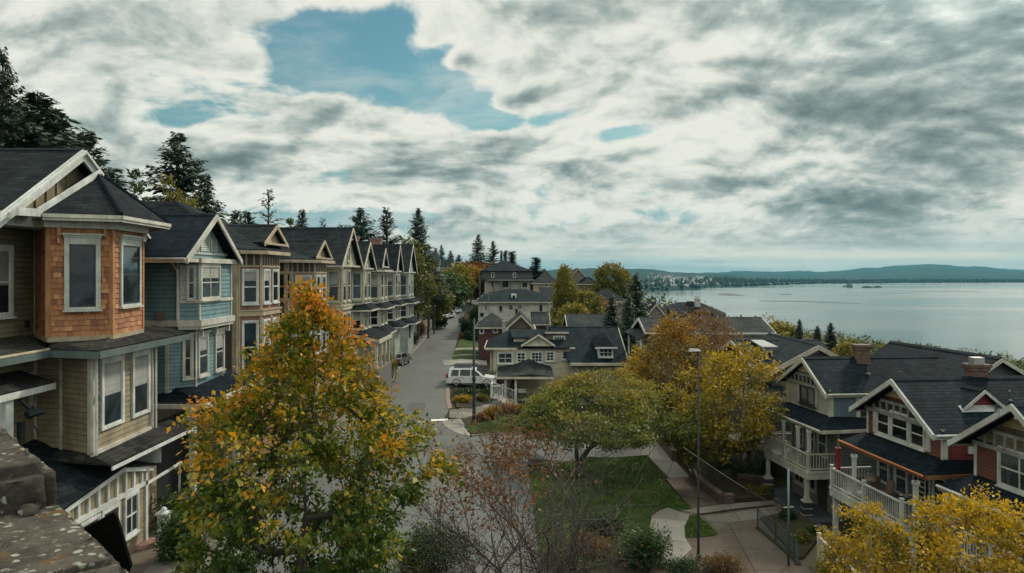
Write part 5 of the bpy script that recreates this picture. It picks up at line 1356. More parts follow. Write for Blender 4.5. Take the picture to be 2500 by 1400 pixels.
def small_house(name, label, d, px0, px1, yr, ye, zbase, wcol, roofm, kind='hip', depth=8, trim=T_CREAM, inset=2.5, px_r=None, wins=(), group=None, ridge='x', left_gable=None, along='x', rot=None):
    """a house whose front faces the viewpoint: eave at picture row ye, ridge at row yr"""
    x0, x1 = X(px0, d), X(px1, d); ze, za = Z(ye, d), Z(yr, d + depth / 2)
    h = thing(name, label, 'house', ((x0 + x1) / 2, d, zbase), group=group)
    oh = .4; tm = paint(trim)
    b = MB(); b.prism([(x0 + oh, d + oh), (x1 - oh, d + oh), (x1 - oh, d + depth), (x0 + oh, d + depth)], zbase, ze); b.build('wall', siding(wcol, .22), h)
    if kind == 'hip': hip_roof(h, x0 + oh, x1 - oh, d + oh, d + depth, ze, za, inset, roofm, tm, oh, along=along)
    elif kind == 'gx':      # ridge across the view
        gable_roof(h, (x0, d + depth / 2, za), (x1, d + depth / 2, za), (x0, d, ze), (x1, d, ze), (x0, d + depth, ze), (x1, d + depth, ze), roofm, tm, barge=.25)
        g = MB()
        for xx in (x0 + oh, x1 - oh): g.poly([(xx, d + .3, ze), (xx, d + depth - .3, ze), (xx, d + depth / 2, za - .2)])
        g.build('gable_wall', siding(wcol, .22), h)
    else:                   # gable towards the viewpoint
        xm = X(px_r, d) if px_r else (x0 + x1) / 2; zf = Z(yr, d)
        gable_roof(h, (xm, d, zf), (xm, d + depth, zf), (x0, d, ze), (x0, d + depth, ze), (x1, d, ze), (x1, d + depth, ze), roofm, tm, barge=.28)
        g = MB(); g.poly([(x0 + .3, d + .35, ze), (x1 - .3, d + .35, ze), (xm, d + .35, zf - .2)]); g.build('gable_wall', siding(wcol, .22), h)
    f = Fc((x0 + oh, d + oh), (x1 - oh, d + oh))
    for p0, p1, a, c, n in wins:
        u0, u1 = f.u_of_px(p0), f.u_of_px(p1); window(h, f, (u0 + u1) / 2, Z(c, d), u1 - u0, Z(a, d) - Z(c, d), W_, n, 1, .1, gl=GLB, sill=False, bar=.05)
    return h

small_house('bungalow', 'dark red bungalow with grey pointed roof beside the street', 99, 1160, 1238, 763, 799, -2.2, (0.06, 0.012, 0.011), RF_GREY, 'hip', 9, inset=3.9, wins=((1172, 1180, 803, 815, 1), (1205, 1214, 803, 813, 1)), along='y')
small_house('bungalow', 'brown bungalow with a wide grey front gable, behind the cream house', 96, 1234, 1306, 768, 802, -2.5, (0.07, 0.05, 0.04), RF_GREY, 'gy', 9, px_r=1272)
small_house('bungalow', 'maroon bungalow with low flat-topped grey roof left of the poplar', 104, 1296, 1343, 762, 792, -2.4, (0.055, 0.03, 0.03), RF_GREY, 'gx', 8, wins=((1333, 1338, 793, 799, 1),))
small_house('grey_house', 'grey-roofed house with a white gable end peeping over the wide dark roof', 96, 1386, 1512, 767, 803, -3, (0.25, 0.25, 0.23), RF_GREY, 'gx', 9, trim=T_WHITE)
small_house('villa', 'villa with a pale brown ground floor beyond the poplar, right of the tall dark villa', 196, 1300, 1364, 662, 692, 3, (0.27, 0.22, 0.16), RF_GREY, 'hip', 10, inset=3.2, wins=((1330, 1336, 693, 700, 1), (1342, 1350, 693, 700, 1)))
small_house('villa', 'brown gabled villa on the skyline between poplar and round tree', 215, 1392, 1432, 655, 677, 3, (0.12, 0.10, 0.085), RF_GREY, 'gy', 10, px_r=1412)
small_house('villa', 'farthest dark-roofed villa on the skyline, half behind the poplar', 240, 1362, 1400, 656, 674, 3, (0.12, 0.10, 0.085), RF_DK, 'gy', 10, px_r=1378)
small_house('villa', 'dark low villa tucked under the skyline left of the round tree', 180, 1416, 1462, 677, 694, 1, (0.10, 0.075, 0.05), RF_DK, 'hip', 9, inset=2.4)
small_house('villa', 'villa with broad dark hip roof behind the tall spruce', 150, 1440, 1536, 707, 736, -2, (0.10, 0.085, 0.07), RF_DK, 'hip', 10, inset=3.0)
small_house('villa', 'villa with a dark slate roof behind the white house', 138, 1176, 1342, 706, 722, -1, (0.2, 0.19, 0.17), RF_DK, 'hip', 7, inset=4)
small_house('white_house', 'pale house with pointed gable high on the wooded slope at the end of the row', 225, 1072, 1106, 634, 654, 6, (0.40, 0.38, 0.31), RF_DK, 'gx', 10, trim=T_WHITE, wins=((1075, 1078, 656, 665, 1), (1080, 1083, 656, 665, 1), (1085, 1088, 656, 665, 1)))
small_house('shed', 'dark metal-clad shed beside the pale house on the wooded slope', 235, 1104, 1124, 637, 641, 6, (0.09, 0.095, 0.095), RF_DK, 'gx', 6)

# houses down the slope towards the bay
def bay_house():
    d = 128; h = thing('dark_house', 'large dark-roofed house with white chimney by the water', 'house', (X(1690, d), d, G(28, d)))
    zb = G(28, d) - 1
    b = MB(); b.prism([(X(1612, d), d), (X(1752, d), d), (X(1752, d), d + 9), (X(1612, d), d + 9)], zb, Z(773, d)); b.build('wall', siding((0.13, 0.07, 0.05), .22), h)
    ze, za = Z(772, d), Z(738, d + 5)
    roof_slabs(h, [[(X(1655, d + 5), d + 5, za), (X(1708, d + 5), d + 5, za), (X(1772, d), d - .4, ze), (X(1606, d), d - .4, ze)], [(X(1708, d + 5), d + 5, za), (X(1772, d + 10), d + 10, ze), (X(1772, d), d - .4, ze)], [(X(1655, d + 5), d + 5, za), (X(1606, d), d - .4, ze), (X(1606, d), d + 10, ze)], [(X(1708, d + 5), d + 5, za), (X(1655, d + 5), d + 5, za), (X(1606, d), d + 10, ze), (X(1772, d), d + 10, ze)]], RF_DK, .12)
    m = MB(); m.lathe((X(1703, d + 3), d + 3, Z(752, d)), [(.5, 0), (.5, 1.2), (.6, 1.25), (.62, 1.45), (.5, 1.5), (.45, 1.9)], 12); m.build('chimney', paint((0.36, 0.37, 0.35)), h)
    m = MB(); m.box(X(1680, d + 4), X(1692, d + 4), d + 3.6, d + 5, Z(748, d), Z(736, d + 4)); m.build('chimney', M_dark, h)
    for p0, p1, ya, yb_ in ((1638, 1650, 762, 772), (1700, 1740, 762, 773)):
        m = MB(); m.box(X(p0, d), X(p1, d), d - .2, d + 3, Z(yb_, d), Z(ya, d)); m.build('dormer_wall', RF_DK, h)
        roof_slabs(h, [[(X(p0 - 3, d), d - .5, Z(ya, d)), (X(p1 + 3, d), d - .5, Z(ya, d)), (X(p1, d), d + 3.5, Z(ya - 10, d)), (X(p0, d), d + 3.5, Z(ya - 10, d))]], RF_DK, .08, 'dormer_roof')
    f = Fc((X(1612, d), d - .22), (X(1752, d), d - .22))
    for p0, p1, n in ((1641, 1649, 1), (1713, 1732, 4)): window(h, f, (f.u_of_px(p0) + f.u_of_px(p1)) / 2, Z(772, d), f.u_of_px(p1) - f.u_of_px(p0), .55, W_, n, 1, .09, sill=False)
bay_house()
small_house('brown_house', 'brown house with low wide gable beside the dark roof by the water', 104, 1706, 1838, 778, 836, G(30, 104) - 1, (0.075, 0.055, 0.045), RF_GREY, 'gy', 10, px_r=1760, trim=T_TAN)
small_house('stone_house', 'grey stone-gabled cottage half hidden by the tall spruce', 118, 1580, 1624, 742, 768, -5, (0.16, 0.14, 0.12), RF_DK, 'gy', 9, px_r=1602)

def balcony_house():
    xf = 12.7; y0, y1 = 69.4, 76.6; h = thing('grey_house', 'weathered grey house with curved white balconies behind the orange tree', 'house', (xf, 73, -2.4))
    zr, ze = Z(775, 73), Z(808, 71)
    b = MB(); b.prism([(xf, y0), (xf + 11, y0), (xf + 11, y1), (xf, y1)], -3, ze); b.build('wall', siding((0.2, 0.2, 0.19), .22), h)
    gable_roof(h, (xf - .5, 73, zr), (xf + 11.3, 73, zr), (xf - .5, y0 - .4, ze), (xf + 11.3, y0 - .4, ze), (xf - .5, y1 + .4, ze), (xf + 11.3, y1 + .4, ze), RF_GREY, W_, barge=.3)
    g = MB(); g.poly([(xf, y0, ze), (xf, y1, ze), (xf, 73, zr - .2)]); g.build('gable_wall', siding((0.24, 0.24, 0.22), .2), h)
    f = Fc((xf, y1), (xf, y0))      # faces -X
    for z in (2.2, -.4):
        for u in (1.2, 3.6, 6.0): window(h, f, u, z, 1.2, 1.6, W_, 2, 2, .12, gl=GLB)
    pe = MB(); pe.slab([(xf - 1.3, y0 - .5, ze - .5), (xf - 1.3, y1 + .5, ze - .5), (xf + .1, y1 + .5, ze + .05), (xf + .1, y0 - .5, ze + .05)], .14); pe.build('pent_roof', RF_GREY, h)
    for z in (1.7, -1.0):
        s = MB(); s.prism([(xf, y0), (xf, y1), (xf - .9, y1), (xf - 1.25, y1 - 2), (xf - 1.25, y0 + 2), (xf - .9, y0)], z - .18, z); s.build('balcony', W_, h)
        ring = [(xf - .85, y0 + .05), (xf - 1.2, y0 + 2), (xf - 1.2, y1 - 2), (xf - .85, y1 - .05)]
        for a, c in zip(ring[:-1], ring[1:]): rail(h, (*a, z), (*c, z), .95, W_, pitch=.22, pw=.1)
    for y in (y0 + .1, y1 - .1): column(h, xf - .9, y, -3, ze - .5, .16, W_)
balcony_house()

def behind_house():
    d = 52.0; h = thing('slate_house', 'dark slate-blue house with a white skylight box and broad gable behind the grey porch house', 'house', (18.5, 54, -3))
    S = siding((0.055, 0.065, 0.07), .2); tm = paint((0.36, 0.34, 0.27))
    zr, ze = Z(830, 56.5), Z(895, 51.6)
    b = MB(); b.prism([(16.9, 52), (22.4, 52), (22.4, 61), (16.9, 61)], -4, ze); b.build('wall', S, h)
    gable_roof(h, (X(1786, 56.5), 56.5, zr), (22.8, 56.5, zr), (X(1836, 51.6), 51.6, ze), (22.8, 51.6, ze), (X(1786, 56.5), 61.4, ze), (22.8, 61.4, ze), RF_TEAL, tm, barge=.25, ends=(True, False))
    dg = 50.4; xa, xm, xb = X(1872, dg), X(1998, dg), X(2124, dg); zl, zp = Z(908, dg), Z(841, dg)
    gable_roof(h, (xm, dg, zp), (xm, 60, zp), (xa, dg, zl), (xa, 60, zl), (xb, dg, zl), (xb, 60, zl), RF_TEAL, tm, barge=.34, ends=(True, False), bt=.1, name='cross_roof')
    g = MB(); g.poly([(xa + .4, dg + .5, zl), (xb - .4, dg + .5, zl), (xm, dg + .5, zp - .3)]); g.build('gable_wall', siding((0.075, 0.075, 0.07), .2), h)
    b = MB(); b.prism([(xa + .6, dg + .6), (xb - .6, dg + .6), (xb - .6, 56), (xa + .6, 56)], -4, zl); b.build('wing_wall', S, h)
    v = MB(); v.box(xm - .25, xm + .25, dg + .42, dg + .5, Z(865, dg), Z(855, dg)); v.build('gable_vent', tm, h)
    ys = 53.6; m = MB(); x0, x1 = X(1871, ys), X(1886, ys); m.box(x0, x1, ys, ys + 2.2, Z(870, ys), Z(846, ys)); sk = m.build('skylight', W_, h)
    m = MB(); m.box(x0 + .1, x1 - .1, ys - .03, ys + .01, Z(867, ys), Z(858, ys)); m.build('pane', GLD, sk)
    roof_slabs(h, [[(x0 - .4, ys - .3, Z(846, ys)), (x1 + .3, ys - .3, Z(846, ys)), (x1 + .2, ys + 2.6, Z(838, ys)), (x0 - .3, ys + 2.6, Z(838, ys))]], paint((0.16, 0.17, 0.17)), .1, 'skylight_roof')
    f = Fc((16.9, 52), (22.4, 52)); t = MB(); f.box(t, 0, .2, -3, ze, 0, .06); f.box(t, 1.4, 1.55, -3, ze, 0, .05); t.build('corner_trim', tm, h)
    window(h, f, 3.2, Z(985, 52), 1.0, 1.3, tm, 2, 2, .1)
    pr = MB(); pr.slab([(14.4, 47.6, Z(968, 48)), (18.2, 47.6, Z(968, 48)), (18.2, 52, Z(935, 52)), (14.8, 52, Z(935, 52))], .1); pr.build('porch_roof', RF_TEAL, h)
    pf = MB(); pf.board((14.4, 47.6, Z(968, 48) - .03), (18.2, 47.6, Z(968, 48) - .03), .22, .08, (0, -1)); pf.build('porch_beam', tm, h)
    for x in (14.7, 16.2, 17.8): column(h, x, 47.9, -3.0, Z(968, 48) - .2, .2, tm)
    rail(h, (14.7, 47.9, -.2), (17.8, 47.9, -.2), .9, W_, pitch=.2)
    dk = MB(); dk.box(14.5, 18, 47.8, 52, -.45, -.2); dk.build('deck', tm, h)
behind_house()
# ------------------------------------------------------------------ the three porch houses on the right
RF_DKB = roofing((0.017, 0.024, 0.029), 0.2, 0.33)
def porch_house(name, label, near, far, zt, zap, wcol, trim, c):
    """near/far: plan ends of the front wall (far end further from the eye); the front faces the walk on the left"""
    near, far = Vector(near), Vector(far)
    f = Fc(far, near); L = f.L                      # u runs from the far end to the near end, o towards the walk
    zg = -2.3
    h = thing(name, label, 'house', (*((near + far) / 2), zg), group='porch houses on the right')
    tm = paint(trim); wm = paint(wcol); inn = c.get('depth', 13.0)
    def P(u, o, z): return f.pt(u, z, o)
    zp = c['zp']; zf = c['zf']; ze = c['ze']        # porch roof at the wall, balcony floor, porch eave
    # body
    b = MB()
    q = [P(0, 0, 0), P(L, 0, 0), P(L, -inn, 0), P(0, -inn, 0)]
    b.prism([(p.x, p.y) for p in q], zp - .6, zt - .12)
    clap(b, f, zp, zt + .05, course=.15); sd = Fc(near, P(L, -inn, 0).xy); clap(b, sd, zp - .3, zt - .15, course=.17)
    b.build('upper_wall', wm, h)
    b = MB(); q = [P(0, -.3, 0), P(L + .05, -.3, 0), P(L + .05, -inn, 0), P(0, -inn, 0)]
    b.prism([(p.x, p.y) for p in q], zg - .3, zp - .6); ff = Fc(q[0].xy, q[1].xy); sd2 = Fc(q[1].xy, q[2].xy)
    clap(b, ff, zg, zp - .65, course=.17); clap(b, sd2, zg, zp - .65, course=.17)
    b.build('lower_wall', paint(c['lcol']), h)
    # roof with the gable over the front
    oh = c.get('oh', .75); ug0, ug1 = -.55, L + .15; um = c.get('um', L / 2)
    rl = c.get('ridge', 10.0)
    zl = zt - .02
    gable_roof(h, P(um, oh, zap), P(um, -rl, zap), P(ug0 - .1, oh, zl + c.get('dl', 0)), P(ug0 - .1, -rl, zl + c.get('dl', 0)), P(ug1, oh, zl), P(ug1, -rl, zl), RF_DKB, tm, barge=.24, ends=(True, False), bt=.1, gutters=True)
    sl = (zap - zl) / (um - ug0 + .1)
    g = MB(); g.poly([P(.02, -.02, zt + .1), P(L - .02, -.02, zt + .1), P(um, -.02, zap - .3)]); g.build('gable_wall', wm, h)
    zq = zt + (zap - zt) * .52; wq = (zap - .3 - zq) / sl
    g = MB(); g.poly([P(um - wq, .1, zq), P(um + wq, .1, zq), P(um, .1, zap - .32)]); f.box(g, um - wq, um + wq, zq - .05, zq, 0, .16); g.build('gable_panel', siding(c['pcol'], .2), h)
    # lattice frieze: white grid over dark openings
    z0, z1 = zt + .1, zt + .1 + (zap - zt) * .26
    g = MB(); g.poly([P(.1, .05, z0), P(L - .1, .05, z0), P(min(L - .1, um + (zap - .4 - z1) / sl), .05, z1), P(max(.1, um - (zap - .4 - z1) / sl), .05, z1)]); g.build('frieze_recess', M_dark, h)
    g = MB(); f.box(g, -.05, L + .05, z0 - .12, z0 + .04, 0, .12); hw_ = (zap - .42 - z1) / sl; f.box(g, max(.1, um - hw_), min(L - .1, um + hw_), z1 - .02, z1 + .12, 0, .12)
    n = 10
    for k in range(n + 1):
        u = .1 + (L - .2) * k / n
        ztop = min(z1 - .02, zap - .34 - abs(u - um) * sl)
        if ztop > z0 + .1: f.box(g, u - .055, u + .055, z0 + .04, ztop, .03, .11)
        g.build('frieze', tm, h)
    br = MB(); br.board(P(um, .02, zap - .45), P(um, oh - .05, zap - .4), .16, .12, f.d); br.build('ridge_bracket', tm, h)
    t = MB()
    for u in (-.02, L - .12): f.box(t, u, u + .14, zp - .1, z0 - .1, 0, .055)
    sd.box(t, 0, .14, zp - .4, zt - .1, 0, .05); sd2.box(t, .0, .16, zg, zp - .6, 0, .05); t.build('corner_trim', tm, h)
    # upper window group
    for u, w, z, hh, cols, rows, tr_, gl_ in c['wins']:
        window(h, f, u, z, w, hh, tr_, cols, rows, .09, False, c.get('blind', 0), gl_, bar=.05, o=.02)
    for u in c.get('shut', ()):
        s = MB(); z, hh = c['wins'][0][2], c['wins'][0][3]; f.box(s, u, u + .3, z - .05, z + hh + .1, .02, .07)
        zz = z
        while zz < z + hh: f.box(s, u + .02, u + .28, zz, zz + .05, .07, .10); zz += .1
        s.build('shutter', c.get('shcol', tm), h)
    # porch roof
    po = c['po']; uA, uB = c.get('ua', -.7), c.get('ub', L + .9)
    rp = [P(uA, po, ze), P(uB, po, ze), P(L + .1, -.02, zp), P(-.1, -.02, zp)]
    roof_slabs(h, [rp, [P(uB, po, ze), P(uB, -c.get('side', 3.2), ze + .08), P(L + .1, -c.get('side', 3.2), zp - .1), P(L + .1, -.02, zp)], [P(uA, po, ze), P(-.1, -.02, zp), P(-.1, -2, zp), P(uA, -2, ze)]], RF_DKB, .07, 'porch_roof')
    e = MB(); e.board(P(uA, po, ze - .03), P(uB, po, ze - .03), .15, .07, f.n); e.board(P(uB, po, ze - .03), P(uB, -c.get('side', 3.2), ze + .05), .16, .07, f.d); e.build('porch_fascia', c.get('fcol', tm), h)
    e = MB(); e.tube([P(uA, po + .1, ze - .02), P(uB + .05, po + .1, ze - .05)], .06, 8); e.build('gutter', c.get('gcol', tm), h)
    ce = MB(); qq = [P(uA + .1, po - .1, 0), P(uB - .1, po - .1, 0), P(uB - .1, -.3, 0), P(uA + .1, -.3, 0)]; ce.prism([(p.x, p.y) for p in qq], ze - .22, ze - .14); ce.build('porch_ceiling', tm, h)
    # balcony deck, beams, posts and railing
    bo = c['bo']; b0, b1 = c.get('b0', -.25), c.get('b1', L + .1)
    qq = [P(b0, bo, 0), P(b1, bo, 0), P(b1, -.3, 0), P(b0, -.3, 0)]
    d = MB(); d.prism([(p.x, p.y) for p in qq], zf - .16, zf); d.build('balcony_deck', paint((0.11, 0.10, 0.085)), h)
    d = MB()
    for k in range(3):
        p, q2 = [(qq[0], qq[1]), (qq[1], qq[2]), (qq[3], qq[0])][k]; nn = Vector((q2.y - p.y, p.x - q2.x, 0)); nn = -nn if k != 99 and nn.dot(Vector((f.n.x, f.n.y, 0)) * (1 if k == 0 else 0) + Vector((f.d.x, f.d.y, 0)) * (1 if k == 1 else (-1 if k == 2 else 0))) < 0 else nn
        for dz, w, th in ((-.01, .14, .05), (-.16, .3, .02)): d.board((p.x, p.y, zf + dz), (q2.x, q2.y, zf + dz), w, th, nn)
    d.build('balcony_beam', tm, h)
    e_ = .06
    A, B, C_2, D_ = P(b0 + e_, bo - e_, zf), P(b1 - e_, bo - e_, zf), P(b1 - e_, -.3, zf), P(b0 + e_, -.3, zf)
    M = (A + B) / 2
    rail(h, A, M, .88, tm, pitch=.15); rail(h, M, B, .88, tm, pitch=.15, posts=(False, True)); rail(h, B, C_2, .88, tm, pitch=.15, posts=(False, False)); rail(h, D_, A, .88, tm, pitch=.15, posts=(False, False))
    for u, cm in c['posts']:
        column(h, *P(u, bo - .25, 0).xy, zf, ze - .2, .16, cm)
    for u in c['lposts']:
        x, y = P(u, bo - .12, 0).xy; column(h, x, y, zg + (1.0 if c.get('plinth') else 0), zf - .3, .2, tm)
        if c.get('plinth'):
            k = MB()
            for i in range(3): k.box(x - .26, x + .26, y - .26, y + .26, zg + i * .34, zg + i * .34 + .26)
            k.build('post_base', paint((0.022, 0.024, 0.027)), h)
            k = MB()
            for i in range(3): k.box(x - .24, x + .24, y - .24, y + .24, zg + i * .34 + .26, zg + i * .34 + .34)
            k.build('post_base_band', tm, h)
    # balcony-level wall: windows and door
    for kind, u, w, z, hh, tr_ in c['balc']:
        if kind == 'w': window(h, ff, u, z, w, hh, tr_, 1, 2, .09, gl=GLB, bar=.05, o=.02, sill=False)
        else:
            m = MB(); ff.box(m, u - w / 2, u + w / 2, zf, zf + hh, 0, .05); dr = m.build('door', M_dark, h)
            m = MB(); ff.box(m, u - w / 2 - .1, u - w / 2, zf, zf + hh + .1, 0, .08); ff.box(m, u + w / 2, u + w / 2 + .1, zf, zf + hh + .1, 0, .08); ff.box(m, u - w / 2, u + w / 2, zf + hh, zf + hh + .1, 0, .08); m.build('door_frame', tm, dr)
            m = MB(); 
            a0, a1 = u - w * .26, u + w * .26
            ff.box(m, a0, a0 + .04, zf + .3, zf + hh - .3, .05, .075); ff.box(m, a1 - .04, a1, zf + .3, zf + hh - .3, .05, .075)
            for k in range(7):
                zz = zf + .3 + (hh - .64) * k / 6; ff.box(m, a0 + .04, a1 - .04, zz, zz + .04, .05, .075)
            m.build('screen_bars', W_, dr)
    # ground floor
    for u in c.get('low', ()): window(h, ff, u, zg + .9, 1.0, 1.35, tm, 2, 2, .1, gl=GLD, o=.02)
    m = MB(); ff.box(m, L * .62, L * .62 + .95, zg, zg + 2.05, 0, .05); m.build('door', paint((0.03, 0.02, 0.016)), h)
    if c.get('chim'):
        u, o, z0c, z1c = c['chim']; p = P(u, o, 0); chimney(h, p.x, p.y, z0c, z1c, .72, .62, bricks((0.10, 0.055, 0.036), (0.10, 0.08, 0.065)), c.get('cap', True))
    return h, f, P, L, sd, sd2, tm

TMW = (0.40, 0.41, 0.37); tmw = paint(TMW)
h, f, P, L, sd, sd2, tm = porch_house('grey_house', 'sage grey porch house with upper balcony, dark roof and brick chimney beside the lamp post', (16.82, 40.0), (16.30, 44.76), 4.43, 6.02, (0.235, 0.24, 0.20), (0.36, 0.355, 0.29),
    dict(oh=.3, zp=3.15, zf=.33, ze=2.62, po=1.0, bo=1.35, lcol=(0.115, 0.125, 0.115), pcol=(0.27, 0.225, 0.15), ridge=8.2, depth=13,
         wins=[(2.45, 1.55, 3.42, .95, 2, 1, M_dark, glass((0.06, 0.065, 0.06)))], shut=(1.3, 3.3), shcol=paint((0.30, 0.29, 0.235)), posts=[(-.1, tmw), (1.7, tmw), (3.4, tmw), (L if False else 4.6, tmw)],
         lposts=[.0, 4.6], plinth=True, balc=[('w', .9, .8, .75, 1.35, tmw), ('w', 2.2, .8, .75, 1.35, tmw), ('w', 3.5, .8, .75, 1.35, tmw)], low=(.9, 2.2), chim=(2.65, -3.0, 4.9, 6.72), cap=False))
# cross roof behind and inset corner porch
gable_roof(h, P(-3.0, -8.4, 6.35), P(6.5, -8.4, 6.35), P(-3.0, -5.2, 4.3), P(6.5, -5.2, 4.3), P(-3.0, -12, 4.3), P(6.5, -12, 4.3), RF_DKB, tm, barge=.22, ends=(False, True), name='cross_roof')
b = MB(); q = [P(-2.6, -5.6, 0), P(6.0, -5.6, 0), P(6.0, -11.6, 0), P(-2.6, -11.6, 0)]; b.prism([(p.x, p.y) for p in q], -2.6, 4.2); b.build('wing_wall', paint((0.09, 0.10, 0.10)), h)
b = MB(); g0 = P(6.02, -5.7, 4.25); g1 = P(6.02, -11.5, 4.25); g2 = P(6.02, -8.4, 6.2); b.poly([g0, g1, g2]); b.build('gable_wall', siding((0.09, 0.10, 0.10), .18), h)
b = MB(); sd.box(b, .15, 1.35, 3.15, 4.3, 0.0, .06); b.build('side_panel', siding((0.05, 0.085, 0.10), .16), h)
b = MB(); sd.box(b, 1.6, 5.4, 3.1, 4.3, 0.0, .05); b.build('screened_porch', M_dark, h)
b = MB(); sd.box(b, 1.38, 1.6, 3.0, 4.4, 0, .1); sd.box(b, 1.6, 5.4, 2.98, 3.1, 0, .09); b.build('porch_frame', tm, h)
b = MB(); u = 1.3; sd2.box(b, u - .75, u + .75, -2.3, .1, 0, .05); dr = b.build('side_door', paint((0.30, 0.28, 0.22)), h)
b = MB(); sd2.box(b, u - .3, u + .3, -1.2, -.05, .03, .07); b.build('pane', glass((0.05, 0.03, 0.012)), dr)
b = MB(); q = [P(-.6, 1.6, 0), P(L + .9, 1.6, 0), P(L + .9, -.3, 0), P(-.6, -.3, 0)]; b.prism([(p.x, p.y) for p in q], -2.5, -2.12); b.build('porch_floor', paint((0.04, 0.05, 0.055)), h)

h2, f, P, L, sd, sd2, tm = porch_house('red_house', 'brick red porch house with long white balcony, copper gutter and dark roof', (17.67, 31.0), (17.12, 36.46), 4.2, 6.05, (0.105, 0.033, 0.019), TMW,
    dict(oh=.5, zp=3.1, zf=.46, ze=2.55, po=1.0, bo=1.75, lcol=(0.05, 0.085, 0.105), pcol=(0.27, 0.215, 0.125), ridge=11, depth=12, b0=-.3, b1=L + .55, ub=L + 1.0,
         wins=[(1.35, .9, 3.25, 1.05, 1, 2, tmw, GLD), (2.6, 1.15, 3.25, 1.15, 1, 2, tmw, GLD), (3.85, .9, 3.25, 1.05, 1, 2, tmw, GLD)], shut=(.55, 4.42), posts=[(0.0, paint((0.17, 0.012, 0.01))), (1.4, tmw), (5.9, tmw)],
         lposts=[.0, 2.8, 5.9], gcol=metal((0.46, 0.17, 0.06), .35, .8), fcol=paint((0.2, 0.09, 0.04)), balc=[('w', .9, .75, .9, 1.3, tmw), ('w', 2.25, .8, .75, 1.45, tmw), ('d', 3.7, 1.0, 0, 2.0, tmw), ('w', 4.9, .75, .75, 1.4, tmw)], low=(.6, 2.0, 4.6),
         chim=(2.5, -3.7, 5.0, 6.6)))
# side dormer, its red gable turned to the water
um_ = L / 2; sl_ = (6.05 - 4.18) / (um_ + .55 + .1)
def rz(u): return 6.05 - (u - um_) * (6.05 - 4.18) / (L + .15 - um_)
ud, oa, ob = 4.35, -1.75, -3.25; om = (oa + ob) / 2; za_ = rz(ud) + .78
gable_roof(h2, P(ud + .22, om, za_), P(um_ + .55, om, za_), P(ud + .22, oa + .2, rz(ud) + .02), P(um_ + .9, oa + .2, rz(ud) + .02), P(ud + .22, ob - .2, rz(ud) + .02), P(um_ + .9, ob - .2, rz(ud) + .02), RF_DKB, tm, barge=.15, gutters=False, ends=(True, False), name='dormer_roof', t=.07, bt=.06)
b = MB(); b.poly([P(ud, oa, rz(ud) - .1), P(ud, ob, rz(ud) - .1), P(ud, om, za_ - .1)]); b.build('dormer_wall', paint((0.14, 0.022, 0.016)), h2)
b = MB(); b.slab([P(ud + .3, oa + .3, rz(ud + .3) + .03), P(ud + .3, ob - .3, rz(ud + .3) + .03), P(ud, ob - .3, rz(ud) + .06), P(ud, oa + .3, rz(ud) + .06)], .03); b.build('dormer_flashing', paint((0.36, 0.37, 0.35)), h2)
b = MB(); sd.box(b, .3, 2.2, 3.0, 4.1, .03, .05); b.build('side_panel', siding((0.12, 0.016, 0.014), .15), h2)
b = MB(); sd.box(b, 1.0, 1.28, 3.3, 3.6, .05, .1); b.build('vent', W_, h2)
# furniture on the balcony
t = thing('grill', 'covered barbecue grill among chairs on the long white balcony', 'grill', tuple(P(1.6, .75, .46)))
b = MB(); p = P(1.6, .75, .46); b.box(p.x - .3, p.x + .3, p.y - .25, p.y + .25, p.z + .35, p.z + .7); b.lathe((p.x, p.y, p.z + .7), [(.34, 0), (.36, .08), (.28, .25), (.0, .33)], 10); b.build('hood', paint((0.11, 0.08, 0.06)), t)
for sx in (-.25, .25):
    b = MB(); b.box(p.x + sx - .03, p.x + sx + .03, p.y - .2, p.y + .2, p.z, p.z + .35); b.build('leg', M_dark, t)
def deck_chair(lab, p, col):
    t = thing('patio_chair', lab, 'chair', tuple(p)); m = paint(col)
    b = MB(); b.box(p.x - .28, p.x + .28, p.y - .28, p.y + .28, p.z + .38, p.z + .46); b.build('seat', m, t)
    b = MB(); b.hexa([(p.x + .22, p.y - .28, p.z + .46), (p.x + .28, p.y - .28, p.z + .46), (p.x + .28, p.y + .28, p.z + .46), (p.x + .22, p.y + .28, p.z + .46), (p.x + .34, p.y - .28, p.z + .95), (p.x + .4, p.y - .28, p.z + .95), (p.x + .4, p.y + .28, p.z + .95), (p.x + .34, p.y + .28, p.z + .95)]); b.build('backrest', m, t)
    for sx in (-1, 1):
        for sy in (-1, 1):
            b = MB(); b.box(p.x + sx * .25 - .025, p.x + sx * .25 + .025, p.y + sy * .25 - .025, p.y + sy * .25 + .025, p.z, p.z + .38); b.build('leg', m, t)
deck_chair('brown patio chair behind the long white balcony railing', P(2.4, .7, .46), (0.12, 0.07, 0.05))

h3, f, P, L, sd, sd2, tm = porch_house('gabled_house', 'nearest right-hand house with tan shingled gable over a red wall and large white window', (18.45, 24.0), (17.92, 29.3), 4.15, 6.15, (0.10, 0.030, 0.019), TMW,
    dict(zp=2.95, zf=.3, ze=2.35, po=1.0, bo=1.4, lcol=(0.06, 0.07, 0.075), pcol=(0.27, 0.205, 0.115), ridge=11, depth=12, um=2.65, oh=.6,
         wins=[(2.3, 1.9, 2.95, 1.3, 2, 2, tmw, glass((0.05, 0.055, 0.055)))], posts=[(0.0, tmw), (5.2, tmw)], lposts=[0., 5.2], fcol=paint((0.30, 0.24, 0.14)),
         balc=[('w', 1.4, .9, .8, 1.2, tmw), ('w', 3.4, .9, .8, 1.2, tmw)], low=(1.0, 3.0)))
wq = MB(); wq.poly([P(.1, .06, 4.35), P(L - .1, .06, 4.35), P(2.65, .06, 5.95)]); wq.build('shingle_panel', roofing((0.25, 0.19, 0.11), .22, .3, .1, name='tan_shingles', streak=.2), h3)
